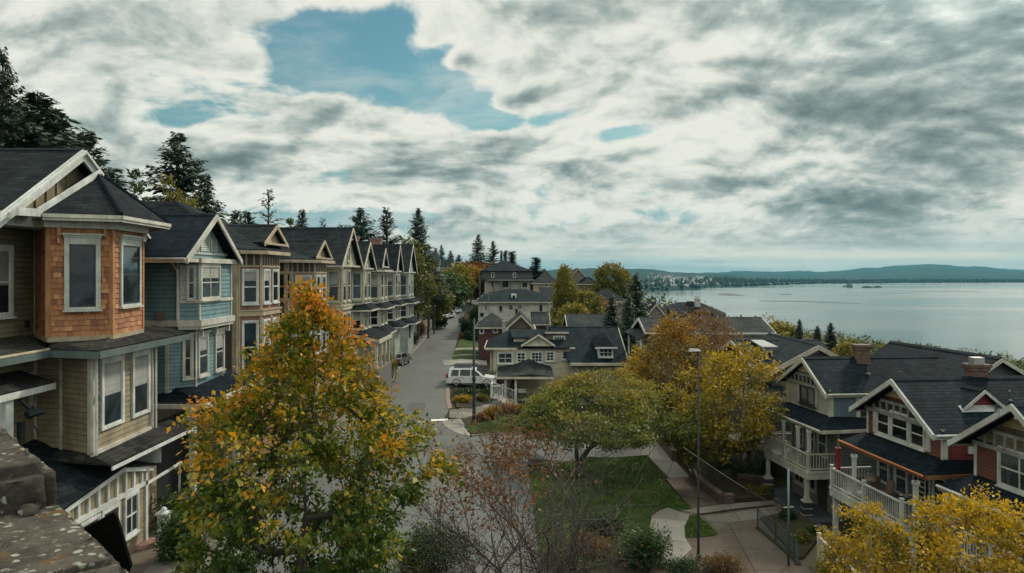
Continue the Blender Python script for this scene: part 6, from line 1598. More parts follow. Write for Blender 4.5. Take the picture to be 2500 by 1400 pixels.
deck_chair('dark patio chair on the short balcony of the sage grey house', Vector((15.9, 41.3, .33)), (0.03, 0.03, 0.035))
# roofs farther down the slope behind them
small_house('dark_house', 'house with low dark teal roof behind the two brick chimneys', 47, 2190, 2410, 884, 934, -5, (0.08, 0.09, 0.09), RF_TEAL, 'hip', 9, inset=2.6, trim=T_TAN)
small_house('dark_house', 'house whose dark roof just shows right of the white-capped chimney', 58, 2330, 2480, 897, 930, -7, (0.08, 0.09, 0.09), RF_DK, 'gx', 9, trim=T_TAN)

# vent pipes and flashings on the near roofs
def vents(par, spots, mat=None):
    for x, y, z, hh in spots:
        m = MB(); m.tube([(x, y, z - .15), (x, y, z + hh)], .045, 7); m.tube([(x, y, z - .02), (x, y, z + .05)], [.14, .06], 8); m.build('vent_pipe', mat or metal((0.10, 0.10, 0.10)), par)
ob = bpy.data.objects
vents(ob['tan_house'], [(-19.0, 26.4, 14.1, .45), (-21.2, 25.5, 13.55, .35)])
vents(ob['blue_house'], [(-17.5, 34.3, 12.65, .4), (-19.0, 33.6, 12.25, .3)])
for hh_, (xx, yy, zz) in ((h, (19.4, 41.3, 5.25)), (h, (21.0, 41.0, 5.0)), (h2, (21.6, 32.9, 5.2)), (h2, (20.6, 32.2, 4.9))): vents(hh_, [(xx, yy, zz, .4)])
# ------------------------------------------------------------------ trees and shrubs
def leaf_quads(P, size, rng, out=None, droop=0.3, aspect=0.6, fold=0.12):
    """one diamond leaf per point, folded along its midrib"""
    n = len(P)
    d = rng.normal(size=(n, 3))
    if out is not None: d = d * 0.75 + out * 0.9
    d[:, 2] -= droop
    d /= np.linalg.norm(d, axis=1, keepdims=True) + 1e-9
    r = rng.normal(size=(n, 3)); r[:, 2] += 0.8
    w = np.cross(d, r); w /= np.linalg.norm(w, axis=1, keepdims=True) + 1e-9
    nn = np.cross(w, d)
    L = (size * np.clip(rng.lognormal(-.08, .32, n), .4, 1.9))[:, None]; W = L * aspect * 0.5
    V = np.empty((n, 4, 3))
    V[:, 0] = P; V[:, 1] = P + d * L * 0.45 + w * W + nn * L * fold; V[:, 2] = P + d * L; V[:, 3] = P + d * L * 0.45 - w * W + nn * L * fold
    return V.reshape(-1, 3), np.arange(n * 4).reshape(n, 4)

def skeleton(base, trunk, tips, rng, step=0.5, jit=0.12, climb=0.55, extra=()):
    """grow limbs from the trunk line to each tip by joining the nearest older node below it"""
    nodes = [np.array(p, float) for p in trunk]; par = [-1] + list(range(len(trunk) - 1))
    for at, pl in extra:
        pv = at
        for p in pl: nodes.append(np.array(p, float)); par.append(pv); pv = len(nodes) - 1
    order = np.argsort([np.linalg.norm(t - np.array(trunk[len(trunk) // 2])) for t in tips])
    tip_idx = []
    A = np.array(nodes)
    for k in order:
        t = tips[k]
        dv = t - A; dist = np.linalg.norm(dv, axis=1); hor = np.linalg.norm(dv[:, :2], axis=1)
        cost = dist + climb * np.maximum(0, 0.45 * hor - dv[:, 2]) * 1.6
        i = int(np.argmin(cost)); p = A[i]; L = dist[i]
        m = max(1, int(L / step)); prev = i
        ctrl = (p + t) / 2 + rng.normal(size=3) * L * jit + np.array([0, 0, -0.10 * L])
        new = []
        for q in range(1, m + 1):
            f = q / m; c = (1 - f) ** 2 * p + 2 * f * (1 - f) * ctrl + f * f * t
            nodes.append(c); par.append(prev); prev = len(nodes) - 1; new.append(c)
        A = np.vstack([A, np.array(new)]); tip_idx.append(prev)
    return np.array(nodes), np.array(par), tip_idx

def limb_mesh(nodes, par, r_tip, power=0.48, r_max=None, sides=5, nt=0, min_r=0.0):
    n = len(nodes); cnt = np.zeros(n)
    kids = np.zeros(n, int)
    for i in range(n):
        if par[i] >= 0: kids[par[i]] += 1
    cnt[kids == 0] = 1
    for i in range(n - 1, 0, -1): cnt[par[i]] += cnt[i]
    r = r_tip * np.maximum(cnt, 1) ** power
    if r_max: r = np.minimum(r, r_max)
    ix = np.arange(1, n); ix = ix[par[1:] >= 0]
    ix = ix[r[ix] >= min_r]
    a, b = nodes[par[ix]], nodes[ix]
    t = b - a; t /= np.linalg.norm(t, axis=1, keepdims=True) + 1e-9
    ref = np.tile(np.array([0.3, 0.2, 0.1]), (len(ix), 1)); u = np.cross(t, ref + np.array([0.0, 0.5, 0.9]) * (np.abs(t[:, 2:3]) < 0.8)); u /= np.linalg.norm(u, axis=1, keepdims=True) + 1e-9
    v = np.cross(t, u)
    ra = np.minimum(r[par[ix]], r[ix] * 1.35)[:, None]; rb = r[ix][:, None]
    V = []
    for k in range(sides):
        q = 2 * np.pi * k / sides
        V.append(a + (u * np.cos(q) + v * np.sin(q)) * ra - t * 0.02); 
    for k in range(sides):
        q = 2 * np.pi * k / sides
        V.append(b + (u * np.cos(q) + v * np.sin(q)) * rb)
    V = np.stack(V, 1); m = len(ix)
    off = (np.arange(m) * 2 * sides)[:, None]
    Fq = np.concatenate([off + np.array([[k, (k + 1) % sides, sides + (k + 1) % sides, sides + k]]) for k in range(sides)])
    return V.reshape(-1, 3), Fq

def nz(P, s, seed=0.0):
    return np.array([noise.noise(Vector((p[0] * s + seed, p[1] * s, p[2] * s))) for p in P])

BARK = bark(); BARK_T = bark((0.05, 0.041, 0.033)); BARK_L = bark((0.085, 0.075, 0.06))
def leafy_tree(name, label, base, prof, trunk_h, n_tip, n_leaf, size, lm, tintf, seed, clump=0.5, r_tip=0.011, r_max=None, lean=(0, 0), stems=None, inner=0.35, droop=0.3, group=None, cat='tree', flat=0.65, jag=0.22, parent=None, climb=0.55, off=(0, 0), barkm=None, trunk_pts=None, step=0.5, aspect=0.6, extra=(), clear=None):
    """prof: (height, radius) outline of the crown; leaves sit in clumps at the ends of grown limbs"""
    rng = np.random.default_rng(seed); base = np.array(base, float)
    hs = np.array([p[0] for p in prof], float); rs = np.array([p[1] for p in prof], float)
    tips = []
    wt = rs ** 1.4 + 0.02
    while len(tips) < n_tip:
        h = rng.uniform(hs[0], hs[-1]); R_ = np.interp(h, hs, rs)
        if rng.random() > (R_ / rs.max()) ** 1.3 + 0.03: continue
        th = rng.uniform(0, 2 * np.pi)
        R_ *= 1 + jag * noise.noise(Vector((math.cos(th) * 1.6 + seed, math.sin(th) * 1.6, h * 0.55))) * 1.6
        q = R_ * (inner + (1 - inner) * rng.random() ** 0.55)
        f = (h - hs[0]) / (hs[-1] - hs[0])
        cand = base + np.array([math.cos(th) * q + off[0] + lean[0] * f, math.sin(th) * q + off[1] + lean[1] * f, h])
        if clear is not None and clear(cand - base): continue
        tips.append(cand)
    tips = np.array(tips)
    if trunk_pts is None:
        tp = []
        for k in range(9):
            f = k / 8; tp.append(base + np.array([lean[0] * f * 0.8 + off[0] * f + rng.normal() * 0.04 * k ** .5, lean[1] * f * 0.8 + off[1] * f + rng.normal() * 0.04 * k ** .5, trunk_h * f - (0.3 if k == 0 else 0)]))
    else: tp = [base + np.array(p) for p in trunk_pts]
    nodes, par, ti = skeleton(base, tp, tips, rng, step=step, climb=climb, extra=[(a, [base + np.array(p) for p in pl]) for a, pl in extra])
    t = parent or thing(name, label, cat, tuple(base), group=group)
    V, Fq = limb_mesh(nodes, par, r_tip, r_max=r_max, sides=6 if n_tip > 250 else 5)
    o = np_mesh('trunk', V, Fq, barkm or BARK, t)
    # leaves
    k = rng.integers(0, len(tips), n_leaf)
    g = rng.normal(size=(n_leaf, 3)) * clump * np.array([1, 1, flat])
    cl = tips[k]; P = cl + g
    ctr = base + np.array([off[0] + lean[0] * .5, off[1] + lean[1] * .5, (hs[0] + hs[-1]) / 2])
    out = P - ctr; out /= np.linalg.norm(out, axis=1, keepdims=True) + 1e-9
    V, Fq = leaf_quads(P, size, rng, out, droop, aspect)
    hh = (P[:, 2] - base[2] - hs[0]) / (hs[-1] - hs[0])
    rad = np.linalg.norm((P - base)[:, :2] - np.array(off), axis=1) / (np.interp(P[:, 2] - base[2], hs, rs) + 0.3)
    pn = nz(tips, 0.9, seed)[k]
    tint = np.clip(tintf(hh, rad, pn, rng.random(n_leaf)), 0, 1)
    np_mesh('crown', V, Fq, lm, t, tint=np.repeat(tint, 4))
    return t

L_MAPLE = leafmat('maple_leaves', [(0.0, (0.026, 0.065, 0.010)), (0.34, (0.075, 0.125, 0.012)), (0.56, (0.22, 0.185, 0.012)), (0.76, (0.46, 0.24, 0.014)), (1.0, (0.52, 0.16, 0.014))], jitter=0.5)
L_GREEN = leafmat('green_leaves', [(0.0, (0.04, 0.062, 0.012)), (0.45, (0.11, 0.14, 0.022)), (0.75, (0.20, 0.175, 0.03)), (1.0, (0.27, 0.175, 0.034))])
L_YEL = leafmat('yellow_leaves', [(0.0, (0.11, 0.11, 0.014)), (0.4, (0.24, 0.175, 0.012)), (0.8, (0.44, 0.28, 0.010)), (1.0, (0.52, 0.32, 0.016))])
L_GOLD = leafmat('gold_leaves', [(0.0, (0.06, 0.066, 0.012)), (0.4, (0.19, 0.155, 0.014)), (0.8, (0.39, 0.26, 0.013)), (1.0, (0.48, 0.30, 0.018))])
L_ORA = leafmat('orange_leaves', [(0.0, (0.07, 0.075, 0.016)), (0.4, (0.17, 0.12, 0.02)), (0.75, (0.29, 0.155, 0.018)), (1.0, (0.34, 0.14, 0.018))])
L_RUST = leafmat('rust_leaves', [(0.0, (0.08, 0.06, 0.026)), (0.5, (0.17, 0.088, 0.034)), (1.0, (0.25, 0.11, 0.036))])
L_OCHRE = leafmat('ochre_leaves', [(0.0, (0.045, 0.06, 0.014)), (0.5, (0.12, 0.12, 0.022)), (1.0, (0.21, 0.175, 0.028))])
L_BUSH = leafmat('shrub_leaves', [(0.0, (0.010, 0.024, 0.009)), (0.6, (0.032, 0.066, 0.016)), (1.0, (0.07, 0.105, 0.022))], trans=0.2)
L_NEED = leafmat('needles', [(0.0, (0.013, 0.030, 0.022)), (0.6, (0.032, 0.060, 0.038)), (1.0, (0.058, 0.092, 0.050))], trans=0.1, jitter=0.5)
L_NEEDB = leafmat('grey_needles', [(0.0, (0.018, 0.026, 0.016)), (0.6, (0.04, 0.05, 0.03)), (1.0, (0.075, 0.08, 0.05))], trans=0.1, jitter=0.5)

# the big maple in front of the row
b = Gp(738, 1399); b = Vector((X(738, 18.2), 18.2, G(-5, 18.2)))
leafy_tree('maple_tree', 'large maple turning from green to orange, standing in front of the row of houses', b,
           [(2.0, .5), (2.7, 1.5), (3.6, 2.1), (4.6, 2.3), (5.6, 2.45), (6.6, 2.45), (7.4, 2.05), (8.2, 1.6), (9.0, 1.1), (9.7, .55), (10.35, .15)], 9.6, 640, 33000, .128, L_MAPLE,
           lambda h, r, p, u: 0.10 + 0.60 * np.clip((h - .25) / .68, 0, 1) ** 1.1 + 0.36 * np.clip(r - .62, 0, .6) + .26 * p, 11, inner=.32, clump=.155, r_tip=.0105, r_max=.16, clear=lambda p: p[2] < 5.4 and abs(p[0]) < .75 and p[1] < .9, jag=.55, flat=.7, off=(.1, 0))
# wide green tree over the lawn
b = Gp(1412, 1172)
leafy_tree('spreading_tree', 'wide green spreading tree with dark forked trunk on the square lawn', b,
           [(2.5, 2.4), (2.9, 4.9), (3.6, 5.6), (4.4, 5.1), (5.2, 4.0), (5.9, 2.6), (6.6, .9)], 3.0, 330, 33000, .15, L_GREEN,
           lambda h, r, p, u: 0.20 + 0.62 * h ** 1.3 + .34 * p + .15 * (r - .6), 21, clump=.33, r_tip=.019, r_max=.34, lean=(1.0, .3), flat=.34, jag=.3, inner=.45, off=(.6, 0), climb=.25,
           trunk_pts=[(0, 0, -.3), (.02, 0, .5), (.1, .05, 1.0), (.35, .1, 1.5), (.75, .1, 1.95), (1.3, .1, 2.3), (1.9, .1, 2.55), (2.7, .1, 2.75), (3.5, 0, 3.0)],
           extra=[(1, [(-.05, 0, 1.0), (-.12, -.05, 1.7), (-.1, 0, 2.4), (-.3, .1, 3.1), (-.7, .2, 3.8)]), (2, [(.5, -.2, 1.6), (.8, -.4, 2.3), (1.0, -.5, 3.1), (1.2, -.5, 3.9)]), (8, [(.0, .4, 2.9), (.2, .8, 3.6)])])
# rust tree, orange tree, yellow tree beyond the planter
b = Vector((X(1715, 62), 62, G(15.6, 62)))
leafy_tree('rust_tree', 'bare-twigged rust brown tree between the orange and the yellow tree', b, [(2.4, 1.0), (4, 2.6), (6, 3.2), (7.8, 2.8), (9.0, 1.7), (9.9, .4)], 6, 340, 15000, .16, L_RUST,
           lambda h, r, p, u: .5 + .5 * p, 31, clump=.4, r_tip=.014, barkm=BARK_L)
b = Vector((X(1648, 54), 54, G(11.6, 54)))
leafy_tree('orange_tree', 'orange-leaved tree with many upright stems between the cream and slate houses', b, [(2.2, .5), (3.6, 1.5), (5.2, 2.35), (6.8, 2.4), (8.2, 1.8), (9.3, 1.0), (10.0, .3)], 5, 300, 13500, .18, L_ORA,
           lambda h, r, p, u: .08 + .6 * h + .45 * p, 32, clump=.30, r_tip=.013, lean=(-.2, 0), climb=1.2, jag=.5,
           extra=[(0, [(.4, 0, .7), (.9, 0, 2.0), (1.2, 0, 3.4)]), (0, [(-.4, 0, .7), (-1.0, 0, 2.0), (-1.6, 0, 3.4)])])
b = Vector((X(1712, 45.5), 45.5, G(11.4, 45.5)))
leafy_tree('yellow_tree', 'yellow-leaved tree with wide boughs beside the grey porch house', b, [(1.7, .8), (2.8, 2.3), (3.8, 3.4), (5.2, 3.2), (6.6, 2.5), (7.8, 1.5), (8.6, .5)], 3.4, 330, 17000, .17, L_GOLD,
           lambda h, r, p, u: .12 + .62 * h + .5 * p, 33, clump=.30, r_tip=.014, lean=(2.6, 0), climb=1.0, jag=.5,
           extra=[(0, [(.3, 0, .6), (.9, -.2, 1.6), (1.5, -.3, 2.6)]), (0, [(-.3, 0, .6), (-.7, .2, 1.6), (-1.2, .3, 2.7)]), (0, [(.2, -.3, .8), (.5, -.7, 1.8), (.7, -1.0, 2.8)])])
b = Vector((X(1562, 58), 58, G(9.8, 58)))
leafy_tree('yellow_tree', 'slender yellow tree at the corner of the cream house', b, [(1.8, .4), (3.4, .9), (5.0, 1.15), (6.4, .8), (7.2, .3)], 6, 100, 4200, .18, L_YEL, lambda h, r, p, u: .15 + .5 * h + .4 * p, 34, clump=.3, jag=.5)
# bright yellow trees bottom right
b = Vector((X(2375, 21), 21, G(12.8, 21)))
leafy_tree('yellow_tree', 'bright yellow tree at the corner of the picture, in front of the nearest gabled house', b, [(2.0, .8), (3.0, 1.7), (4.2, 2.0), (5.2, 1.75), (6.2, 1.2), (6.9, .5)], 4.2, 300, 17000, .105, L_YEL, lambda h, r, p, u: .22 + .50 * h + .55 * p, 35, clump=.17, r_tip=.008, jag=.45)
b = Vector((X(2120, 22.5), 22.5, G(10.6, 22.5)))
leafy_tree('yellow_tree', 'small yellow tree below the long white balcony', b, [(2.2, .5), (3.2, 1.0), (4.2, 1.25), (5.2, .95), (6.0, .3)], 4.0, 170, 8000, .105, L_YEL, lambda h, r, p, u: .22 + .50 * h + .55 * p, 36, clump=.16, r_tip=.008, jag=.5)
# poplar, round tree, ochre trees in the middle
b = Vector((X(1379, 114), 114, 0.0))
leafy_tree('poplar_tree', 'tall yellow-green poplar column beside the white house', b, [(0.6, 1.3), (3.0, 1.95), (6.0, 1.75), (8.5, 1.35), (10.5, .8), (11.9, .15)], 11, 300, 15000, .26, L_OCHRE, lambda h, r, p, u: .45 + .4 * h + .3 * p, 41, clump=.3, flat=1.2, droop=-.5, climb=1.5, inner=.5, jag=.15)
b = Vector((X(1494, 172), 172, 3.0))
leafy_tree('round_tree', 'broad round ochre-green tree on the skyline', b, [(1.6, 2.4), (3.5, 4.2), (5.6, 4.3), (7.6, 3.5), (9.0, 2.2), (9.7, .6)], 6, 260, 15000, .42, L_OCHRE, lambda h, r, p, u: .30 + .4 * h + .35 * p, 42, clump=.5, r_tip=.03, inner=.55, jag=.12)
MID = [('ochre_tree', 'ochre tree at the foot of the poplar', 1395, 108, 742, 3.0, L_OCHRE, .5), ('green_tree', 'green-gold tree right of the poplar, in front of low dark villa', 1432, 122, 712, 3.0, L_OCHRE, .35),
       ('ochre_tree', 'rusty ochre tree between poplar and spruces', 1452, 132, 727, 3.2, L_RUST, .5), ('green_tree', 'yellow-green street tree by the parked white cars', 1057, 132, 680, 3.0, L_OCHRE, .4),
       ('autumn_tree', 'orange and green tree where the street bends', 1150, 176, 655, 3.9, L_ORA, .3), ('autumn_tree', 'golden tree left of the street bend', 1118, 166, 652, 3.6, L_OCHRE, .5), ('green_tree', 'dark rounded green tree above the street near the bend', 1098, 158, 672, 3.8, L_BUSH, .6),
       ('autumn_tree', 'russet tree on the slope in front of the tallest firs', 1162, 205, 640, 4.6, L_RUST, .6), ('ochre_tree', 'ochre tree rising behind the roof of the blue house', 408, 52, 442, 2.2, L_OCHRE, .3), ('ochre_tree', 'ochre-green tree beside the chimney behind the blue house', 462, 54, 470, 2.1, L_OCHRE, .35), ('green_tree', 'airy dark tree on the ridge behind the tan house', 337, 60, 418, 1.5, L_BUSH, .5),
       ('green_tree', 'bushy dark tree behind the brown house roofs', 705, 92, 530, 1.6, L_BUSH, .5), ('green_tree', 'olive green tree behind the chimneys at the end of the row', 1000, 112, 588, 4.2, L_OCHRE, .1), ('green_tree', 'leafy tree between the spruces behind the row', 915, 112, 585, 2.6, L_OCHRE, .2),
       ('sparse_tree', 'thin-leaved gold tree at the edge of the bay', 1868, 100, 772, 2.7, L_OCHRE, .6), ('ochre_tree', 'full ochre tree at the edge of the bay beside the thin-leaved one', 1908, 104, 783, 2.6, L_OCHRE, .45), ('ochre_tree', 'pale ochre tree left of the brick chimney, above the bay', 2064, 88, 838, 1.7, L_OCHRE, .7), ('ochre_tree', 'low ochre tree beside brown gabled house at the bay', 1800, 112, 790, 2.6, L_OCHRE, .3)]
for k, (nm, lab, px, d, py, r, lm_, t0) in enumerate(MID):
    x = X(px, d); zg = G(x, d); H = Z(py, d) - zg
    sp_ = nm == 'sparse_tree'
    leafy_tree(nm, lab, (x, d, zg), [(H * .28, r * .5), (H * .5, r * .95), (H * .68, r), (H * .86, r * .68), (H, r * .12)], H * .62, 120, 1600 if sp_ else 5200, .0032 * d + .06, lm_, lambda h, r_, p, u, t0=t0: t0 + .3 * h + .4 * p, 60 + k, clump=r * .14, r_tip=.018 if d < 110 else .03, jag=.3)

# ---- conifers: whorled, drooping boughs of needle sprays
def conifer_proto(seed, H=10.0, Rm=2.2, z0=.8, dens=1.0, droop=.22, gap=.30, airy=False, mat=None, power=.85):
    rng = np.random.default_rng(seed); P = []; D = []; S = []; T = []; N = []; nodes = [np.array((0, 0, -.4))]; par = [-1]
    z = z0; m = 26
    for k in range(1, m + 1): nodes.append(np.array((rng.normal() * .02, rng.normal() * .02, H * .985 * k / m))); par.append(k - 1)
    while z < H - .1:
        f = (z - z0) / (H - z0); Lm = Rm * (1 - f) ** power * (1 + .12 * math.sin(z * 3 + seed))
        nb = int(rng.integers(4, 7) * dens) if not airy else int(rng.integers(3, 5))
        for _ in range(max(3, nb)):
            th = rng.uniform(0, 2 * np.pi); L = max(.12, Lm * rng.uniform(.5, 1.12)); zz = z + rng.uniform(-.15, .15)
            e = np.array((math.cos(th), math.sin(th), 0)); up = .35 * f - droop * (1 - f) + rng.normal() * .06
            ns = max(2, int(L / .16)); prev = min(m, max(0, int(zz / H * m)))
            for q in range(1, ns + 1):
                s = q / ns; p = e * L * s + np.array((0, 0, zz + L * (up * s + .16 * s * s - .10 * s)))
                if q % 3 == 0 or q == ns: nodes.append(p); par.append(prev); prev = len(nodes) - 1
                side = np.array((-e[1], e[0], 0))
                for j in range(3 if not airy else 2):
                    sg = (1, -1, 0)[j % 3]; w = (1 - s * .55)
                    d_ = e * .75 + side * sg * rng.uniform(.5, 1.0) + np.array((0, 0, rng.uniform(-.45, .1)))
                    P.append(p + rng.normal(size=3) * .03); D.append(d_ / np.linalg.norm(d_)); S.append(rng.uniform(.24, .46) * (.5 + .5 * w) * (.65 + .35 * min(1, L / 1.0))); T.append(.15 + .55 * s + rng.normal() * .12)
        z += gap * rng.uniform(.7, 1.25) * (1.25 - .55 * f)
    P, D, S, T = map(np.array, (P, D, S, T)); n = len(P)
    r = rng.normal(size=(n, 3)) * .35 + np.array((0, 0, 1.)); W = np.cross(D, r); W /= np.linalg.norm(W, axis=1, keepdims=True)
    up = np.cross(W, D); S = S[:, None]
    V = np.stack([P, P + D * S * .5 + W * S * .24 - up * S * .08, P + D * S - np.array((0, 0, .10)) * S, P + D * S * .5 - W * S * .24 - up * S * .08], 1).reshape(-1, 3)
    t = thing('spruce_tree', 'x', 'tree')
    v2, f2 = limb_mesh(np.array(nodes), np.array(par), .012, power=.42, r_max=.16)
    np_mesh('trunk', v2, f2, BARK, t)
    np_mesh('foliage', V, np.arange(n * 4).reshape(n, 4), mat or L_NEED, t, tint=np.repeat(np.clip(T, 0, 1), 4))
    return t

PROT = {'full': conifer_proto(1, Rm=2.5, gap=.115, dens=1.5, z0=5.2), 'spruce': conifer_proto(2, Rm=2.2, gap=.13, dens=1.3, z0=5.0), 'airy': conifer_proto(3, Rm=1.9, gap=.26, airy=True, droop=.3, z0=5.4), 'low': conifer_proto(7, Rm=2.4, gap=.14, dens=1.7, z0=.5, power=.75),
        'slim': conifer_proto(4, Rm=1.05, gap=.15, dens=1.0, droop=.05, power=.7, z0=5.0), 'grey': conifer_proto(5, Rm=1.7, gap=.14, droop=.1, dens=1.3, z0=5.0, mat=L_NEEDB), 'cypress': conifer_proto(6, Rm=.75, gap=.16, droop=-.45, power=.85, dens=1.3, z0=.3)}
KR = {'full': (2.5, 4.8), 'spruce': (2.2, 5.0), 'airy': (1.9, 4.6), 'low': (1.55, 9.5), 'slim': (1.05, 5.0), 'grey': (1.7, 5.0), 'cypress': (.60, 9.7)}
ROOFL = [(0, 360), (200, 365), (400, 530), (520, 545), (700, 572), (850, 568), (900, 595), (1000, 600), (1020, 690), (1060, 690), (1120, 650), (1160, 655), (1330, 672)]
used = set()
def conifer(kind, label, px, py_top, d, width_px, zbase=None, rot=0.0, name='spruce_tree', group=None):
    p = PROT[kind]
    if kind in used: o = copy_tree(p)
    else: o = p; used.add(kind)
    x = X(px, d); zb = G(x, d) - .3 if zbase is None else zbase
    H = (Z(py_top, d) - zb); Rw, ch = KR[kind]; ch *= H / 10
    vis = (interp(ROOFL, px) - py_top) / F * d if px < 1340 else ch
    fr = min(1.0, max(.12, vis / ch)) ** .85
    w = (width_px / F * d) / 2 / (Rw * fr) * 1.08
    o.location = (x, d, zb); o.scale = (w, w, H / 10.0); o.rotation_euler = (0, 0, rot); o.name = name
    tag(o, label, 'tree', group); return o
GB = 'conifers behind the row of houses'
LIST = [('full', 'huge dark spruce cut by the left edge of the picture', 6, 118, 44, 120), ('full', 'broad dark spruce behind the ridge of the tan house', 92, 226, 47, 190), ('full', 'dark spruce filling the gap behind the two biggest', 40, 240, 52, 190), ('full', 'wide dark spruce low behind the tan roof', 130, 262, 58, 150),
        ('spruce', 'small dark spruce tip just right of the tan gable peak', 212, 320, 55, 66), ('slim', 'tiny spruce tip behind the pointed turret roof', 276, 412, 60, 30),
        ('full', 'tallest pointed spruce rising behind the blue house', 434, 324, 66, 205), ('spruce', 'ragged spruce hugging the tallest one on its right', 500, 425, 62, 90), ('airy', 'feathery fir with open branches behind the brown house', 655, 458, 86, 86),
        ('spruce', 'left one of two small firs between blue and brown roofs', 579, 513, 78, 40), ('spruce', 'right one of two small firs between blue and brown roofs', 604, 515, 80, 44), ('spruce', 'narrow fir behind the tall beige gable', 737, 511, 96, 46), ('airy', 'thin young fir above the beige roof ridge', 787, 530, 98, 30), ('airy', 'bare-looking fir top above the sage house', 833, 545, 102, 26),
        ('full', 'dark fir behind the sage and cream gables', 880, 507, 112, 84), ('grey', 'greyish fir between the two dark ones above the row', 944, 507, 116, 62), ('full', 'large fir at the far end of the row', 1021, 508, 118, 96), ('full', 'low wide fir below the large one, against the dark house', 1046, 600, 122, 90), ('spruce', 'fir on the bank beside the street', 1060, 640, 128, 50),
        ('spruce', 'taller of the twin firs above the villa', 1168, 572, 205, 58), ('spruce', 'shorter right-hand one of the twin firs above the villa', 1204, 588, 208, 52), ('cypress', 'leftmost slim cypress over the villa roof', 1224, 611, 212, 8), ('cypress', 'middle slim cypress over the villa roof', 1234, 611, 214, 13), ('cypress', 'stouter right-hand cypress over the villa roof', 1250, 613, 210, 22), ('cypress', 'lone dark cypress right of the villa', 1309, 628, 222, 26), ('spruce', 'bushy fir at the foot of the lone cypress', 1298, 652, 224, 46), ('spruce', 'low dark fir on the skyline right of the lone cypress', 1328, 657, 228, 34),
        ('spruce', 'fir on the wooded slope left of the pale house', 1078, 598, 260, 30), ('spruce', 'fir on the wooded slope right of the pale house', 1100, 612, 262, 34), ('spruce', 'lower fir on the wooded slope nearest the bend', 1120, 622, 266, 32), ('spruce', 'dark fir beside the pale house on the slope', 1064, 606, 240, 40),
        ('low', 'tall dark spruce in the middle of the view, right of the round tree', 1553, 667, 88, 84), ('low', 'shorter dark spruce leaning on the tall one in the middle', 1494, 722, 92, 66), ('low', 'dark spruce in the shade left of the weathered balconies', 1535, 720, 84, 60),
        ('spruce', 'small fir above the bay, left one of three', 1952, 779, 96, 30), ('spruce', 'small fir above the bay, middle one of three', 1996, 795, 95, 34), ('full', 'small fir above the bay, tallest and right one of three', 2028, 787, 93, 46), ('spruce', 'dark young fir on the shore below the brown gable', 1798, 772, 130, 20), ('slim', 'tiny fir beside the young one on the shore', 1815, 794, 132, 12), ('spruce', 'low fir on the shore left of the ochre trees', 1830, 800, 128, 30),
        ('spruce', 'left fir behind the chimneys over the bay', 2176, 842, 84, 38), ('spruce', 'second fir behind the chimneys over the bay', 2206, 847, 85, 34), ('spruce', 'dark fir right of the pair over the bay', 2264, 863, 80, 36), ('spruce', 'round-topped fir over the bay near the white-capped chimney', 2296, 872, 78, 34), ('spruce', 'left fir at the right-hand rim of the bay', 2428, 886, 74, 28), ('spruce', 'right fir at the right-hand rim of the bay', 2448, 898, 73, 26)]
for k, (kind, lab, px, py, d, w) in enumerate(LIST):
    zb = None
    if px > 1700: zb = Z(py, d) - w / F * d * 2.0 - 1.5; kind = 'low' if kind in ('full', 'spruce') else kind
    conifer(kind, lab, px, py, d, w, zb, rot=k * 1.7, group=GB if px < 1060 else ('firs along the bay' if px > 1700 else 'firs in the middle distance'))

# ---- shrubs
def shrub(name, label, loc, rx, ry, rz, lm, n, size, seed, t0=.3, lumps=7, cat='shrub', group=None, zoff=None, stems=True, cone=False):
    rng = np.random.default_rng(seed); x, y = loc[0], loc[1]; z = G(x, y) if zoff is None else zoff
    t = thing(name, label, cat, (x, y, z), group=group)
    c = rng.normal(size=(lumps, 3)) * np.array((rx, ry, rz)) * .36; c[:, 2] = np.abs(c[:, 2]) + rz * .45
    sc_ = rng.uniform(.45, .75, lumps); k = rng.integers(0, lumps, n)
    d = rng.normal(size=(n, 3)); d /= np.linalg.norm(d, axis=1, keepdims=True)
    P = c[k] + d * (rng.random((n, 1)) ** .35) * sc_[k][:, None] * np.array((rx, ry, rz)) * (1 + .25 * np.sin(d[:, :1] * 9 + seed))
    if cone:
        h = rng.random(n) ** 1.3; th = rng.uniform(0, 6.283, n); rr = (1 - h) ** .7 * (rng.random(n) ** .4) * (1 + .15 * np.sin(th * 5 + h * 9)); P = np.stack([np.cos(th) * rr * rx, np.sin(th) * rr * ry, h * rz * 1.9 + .1], 1)
    P = P[P[:, 2] > .03]; P += np.array((x, y, z)); n = len(P)
    o = P - np.array((x, y, z + rz * .3)); o /= np.linalg.norm(o, axis=1, keepdims=True) + 1e-9
    V, Fq = leaf_quads(P, size, rng, o, .1)
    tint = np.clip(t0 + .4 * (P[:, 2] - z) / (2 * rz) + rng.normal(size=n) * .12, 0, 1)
    np_mesh('foliage', V, Fq, lm, t, tint=np.repeat(tint, 4))
    m = MB()
    for q in range(6): m.tube([(x, y, z - .1), (x + rng.normal() * rx * .2, y + rng.normal() * ry * .2, z + rz * .6), tuple(np.array((x, y, z)) + c[q % lumps])], [.03, .02, .008], 5)
    m.build('stem', BARK, t); return t
def shr(name, label, px, py, w, h, lm, n, size, seed, d=None, **k):
    """px,py: foot of the shrub on the ground; w,h picture size"""
    p = Gp(px, py) if d is None else Vector((X(px, d), d, 0)); dd = p.y
    return shrub(name, label, p, w / F * dd / 2, w / F * dd / 2 * .9, h / F * dd / 2, lm, n, size, seed, **k)
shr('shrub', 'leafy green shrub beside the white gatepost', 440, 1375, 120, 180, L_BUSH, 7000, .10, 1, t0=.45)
shr('shrub', 'dark green shrub behind the white gatepost', 430, 1290, 90, 110, L_BUSH, 4000, .10, 2, t0=.35)
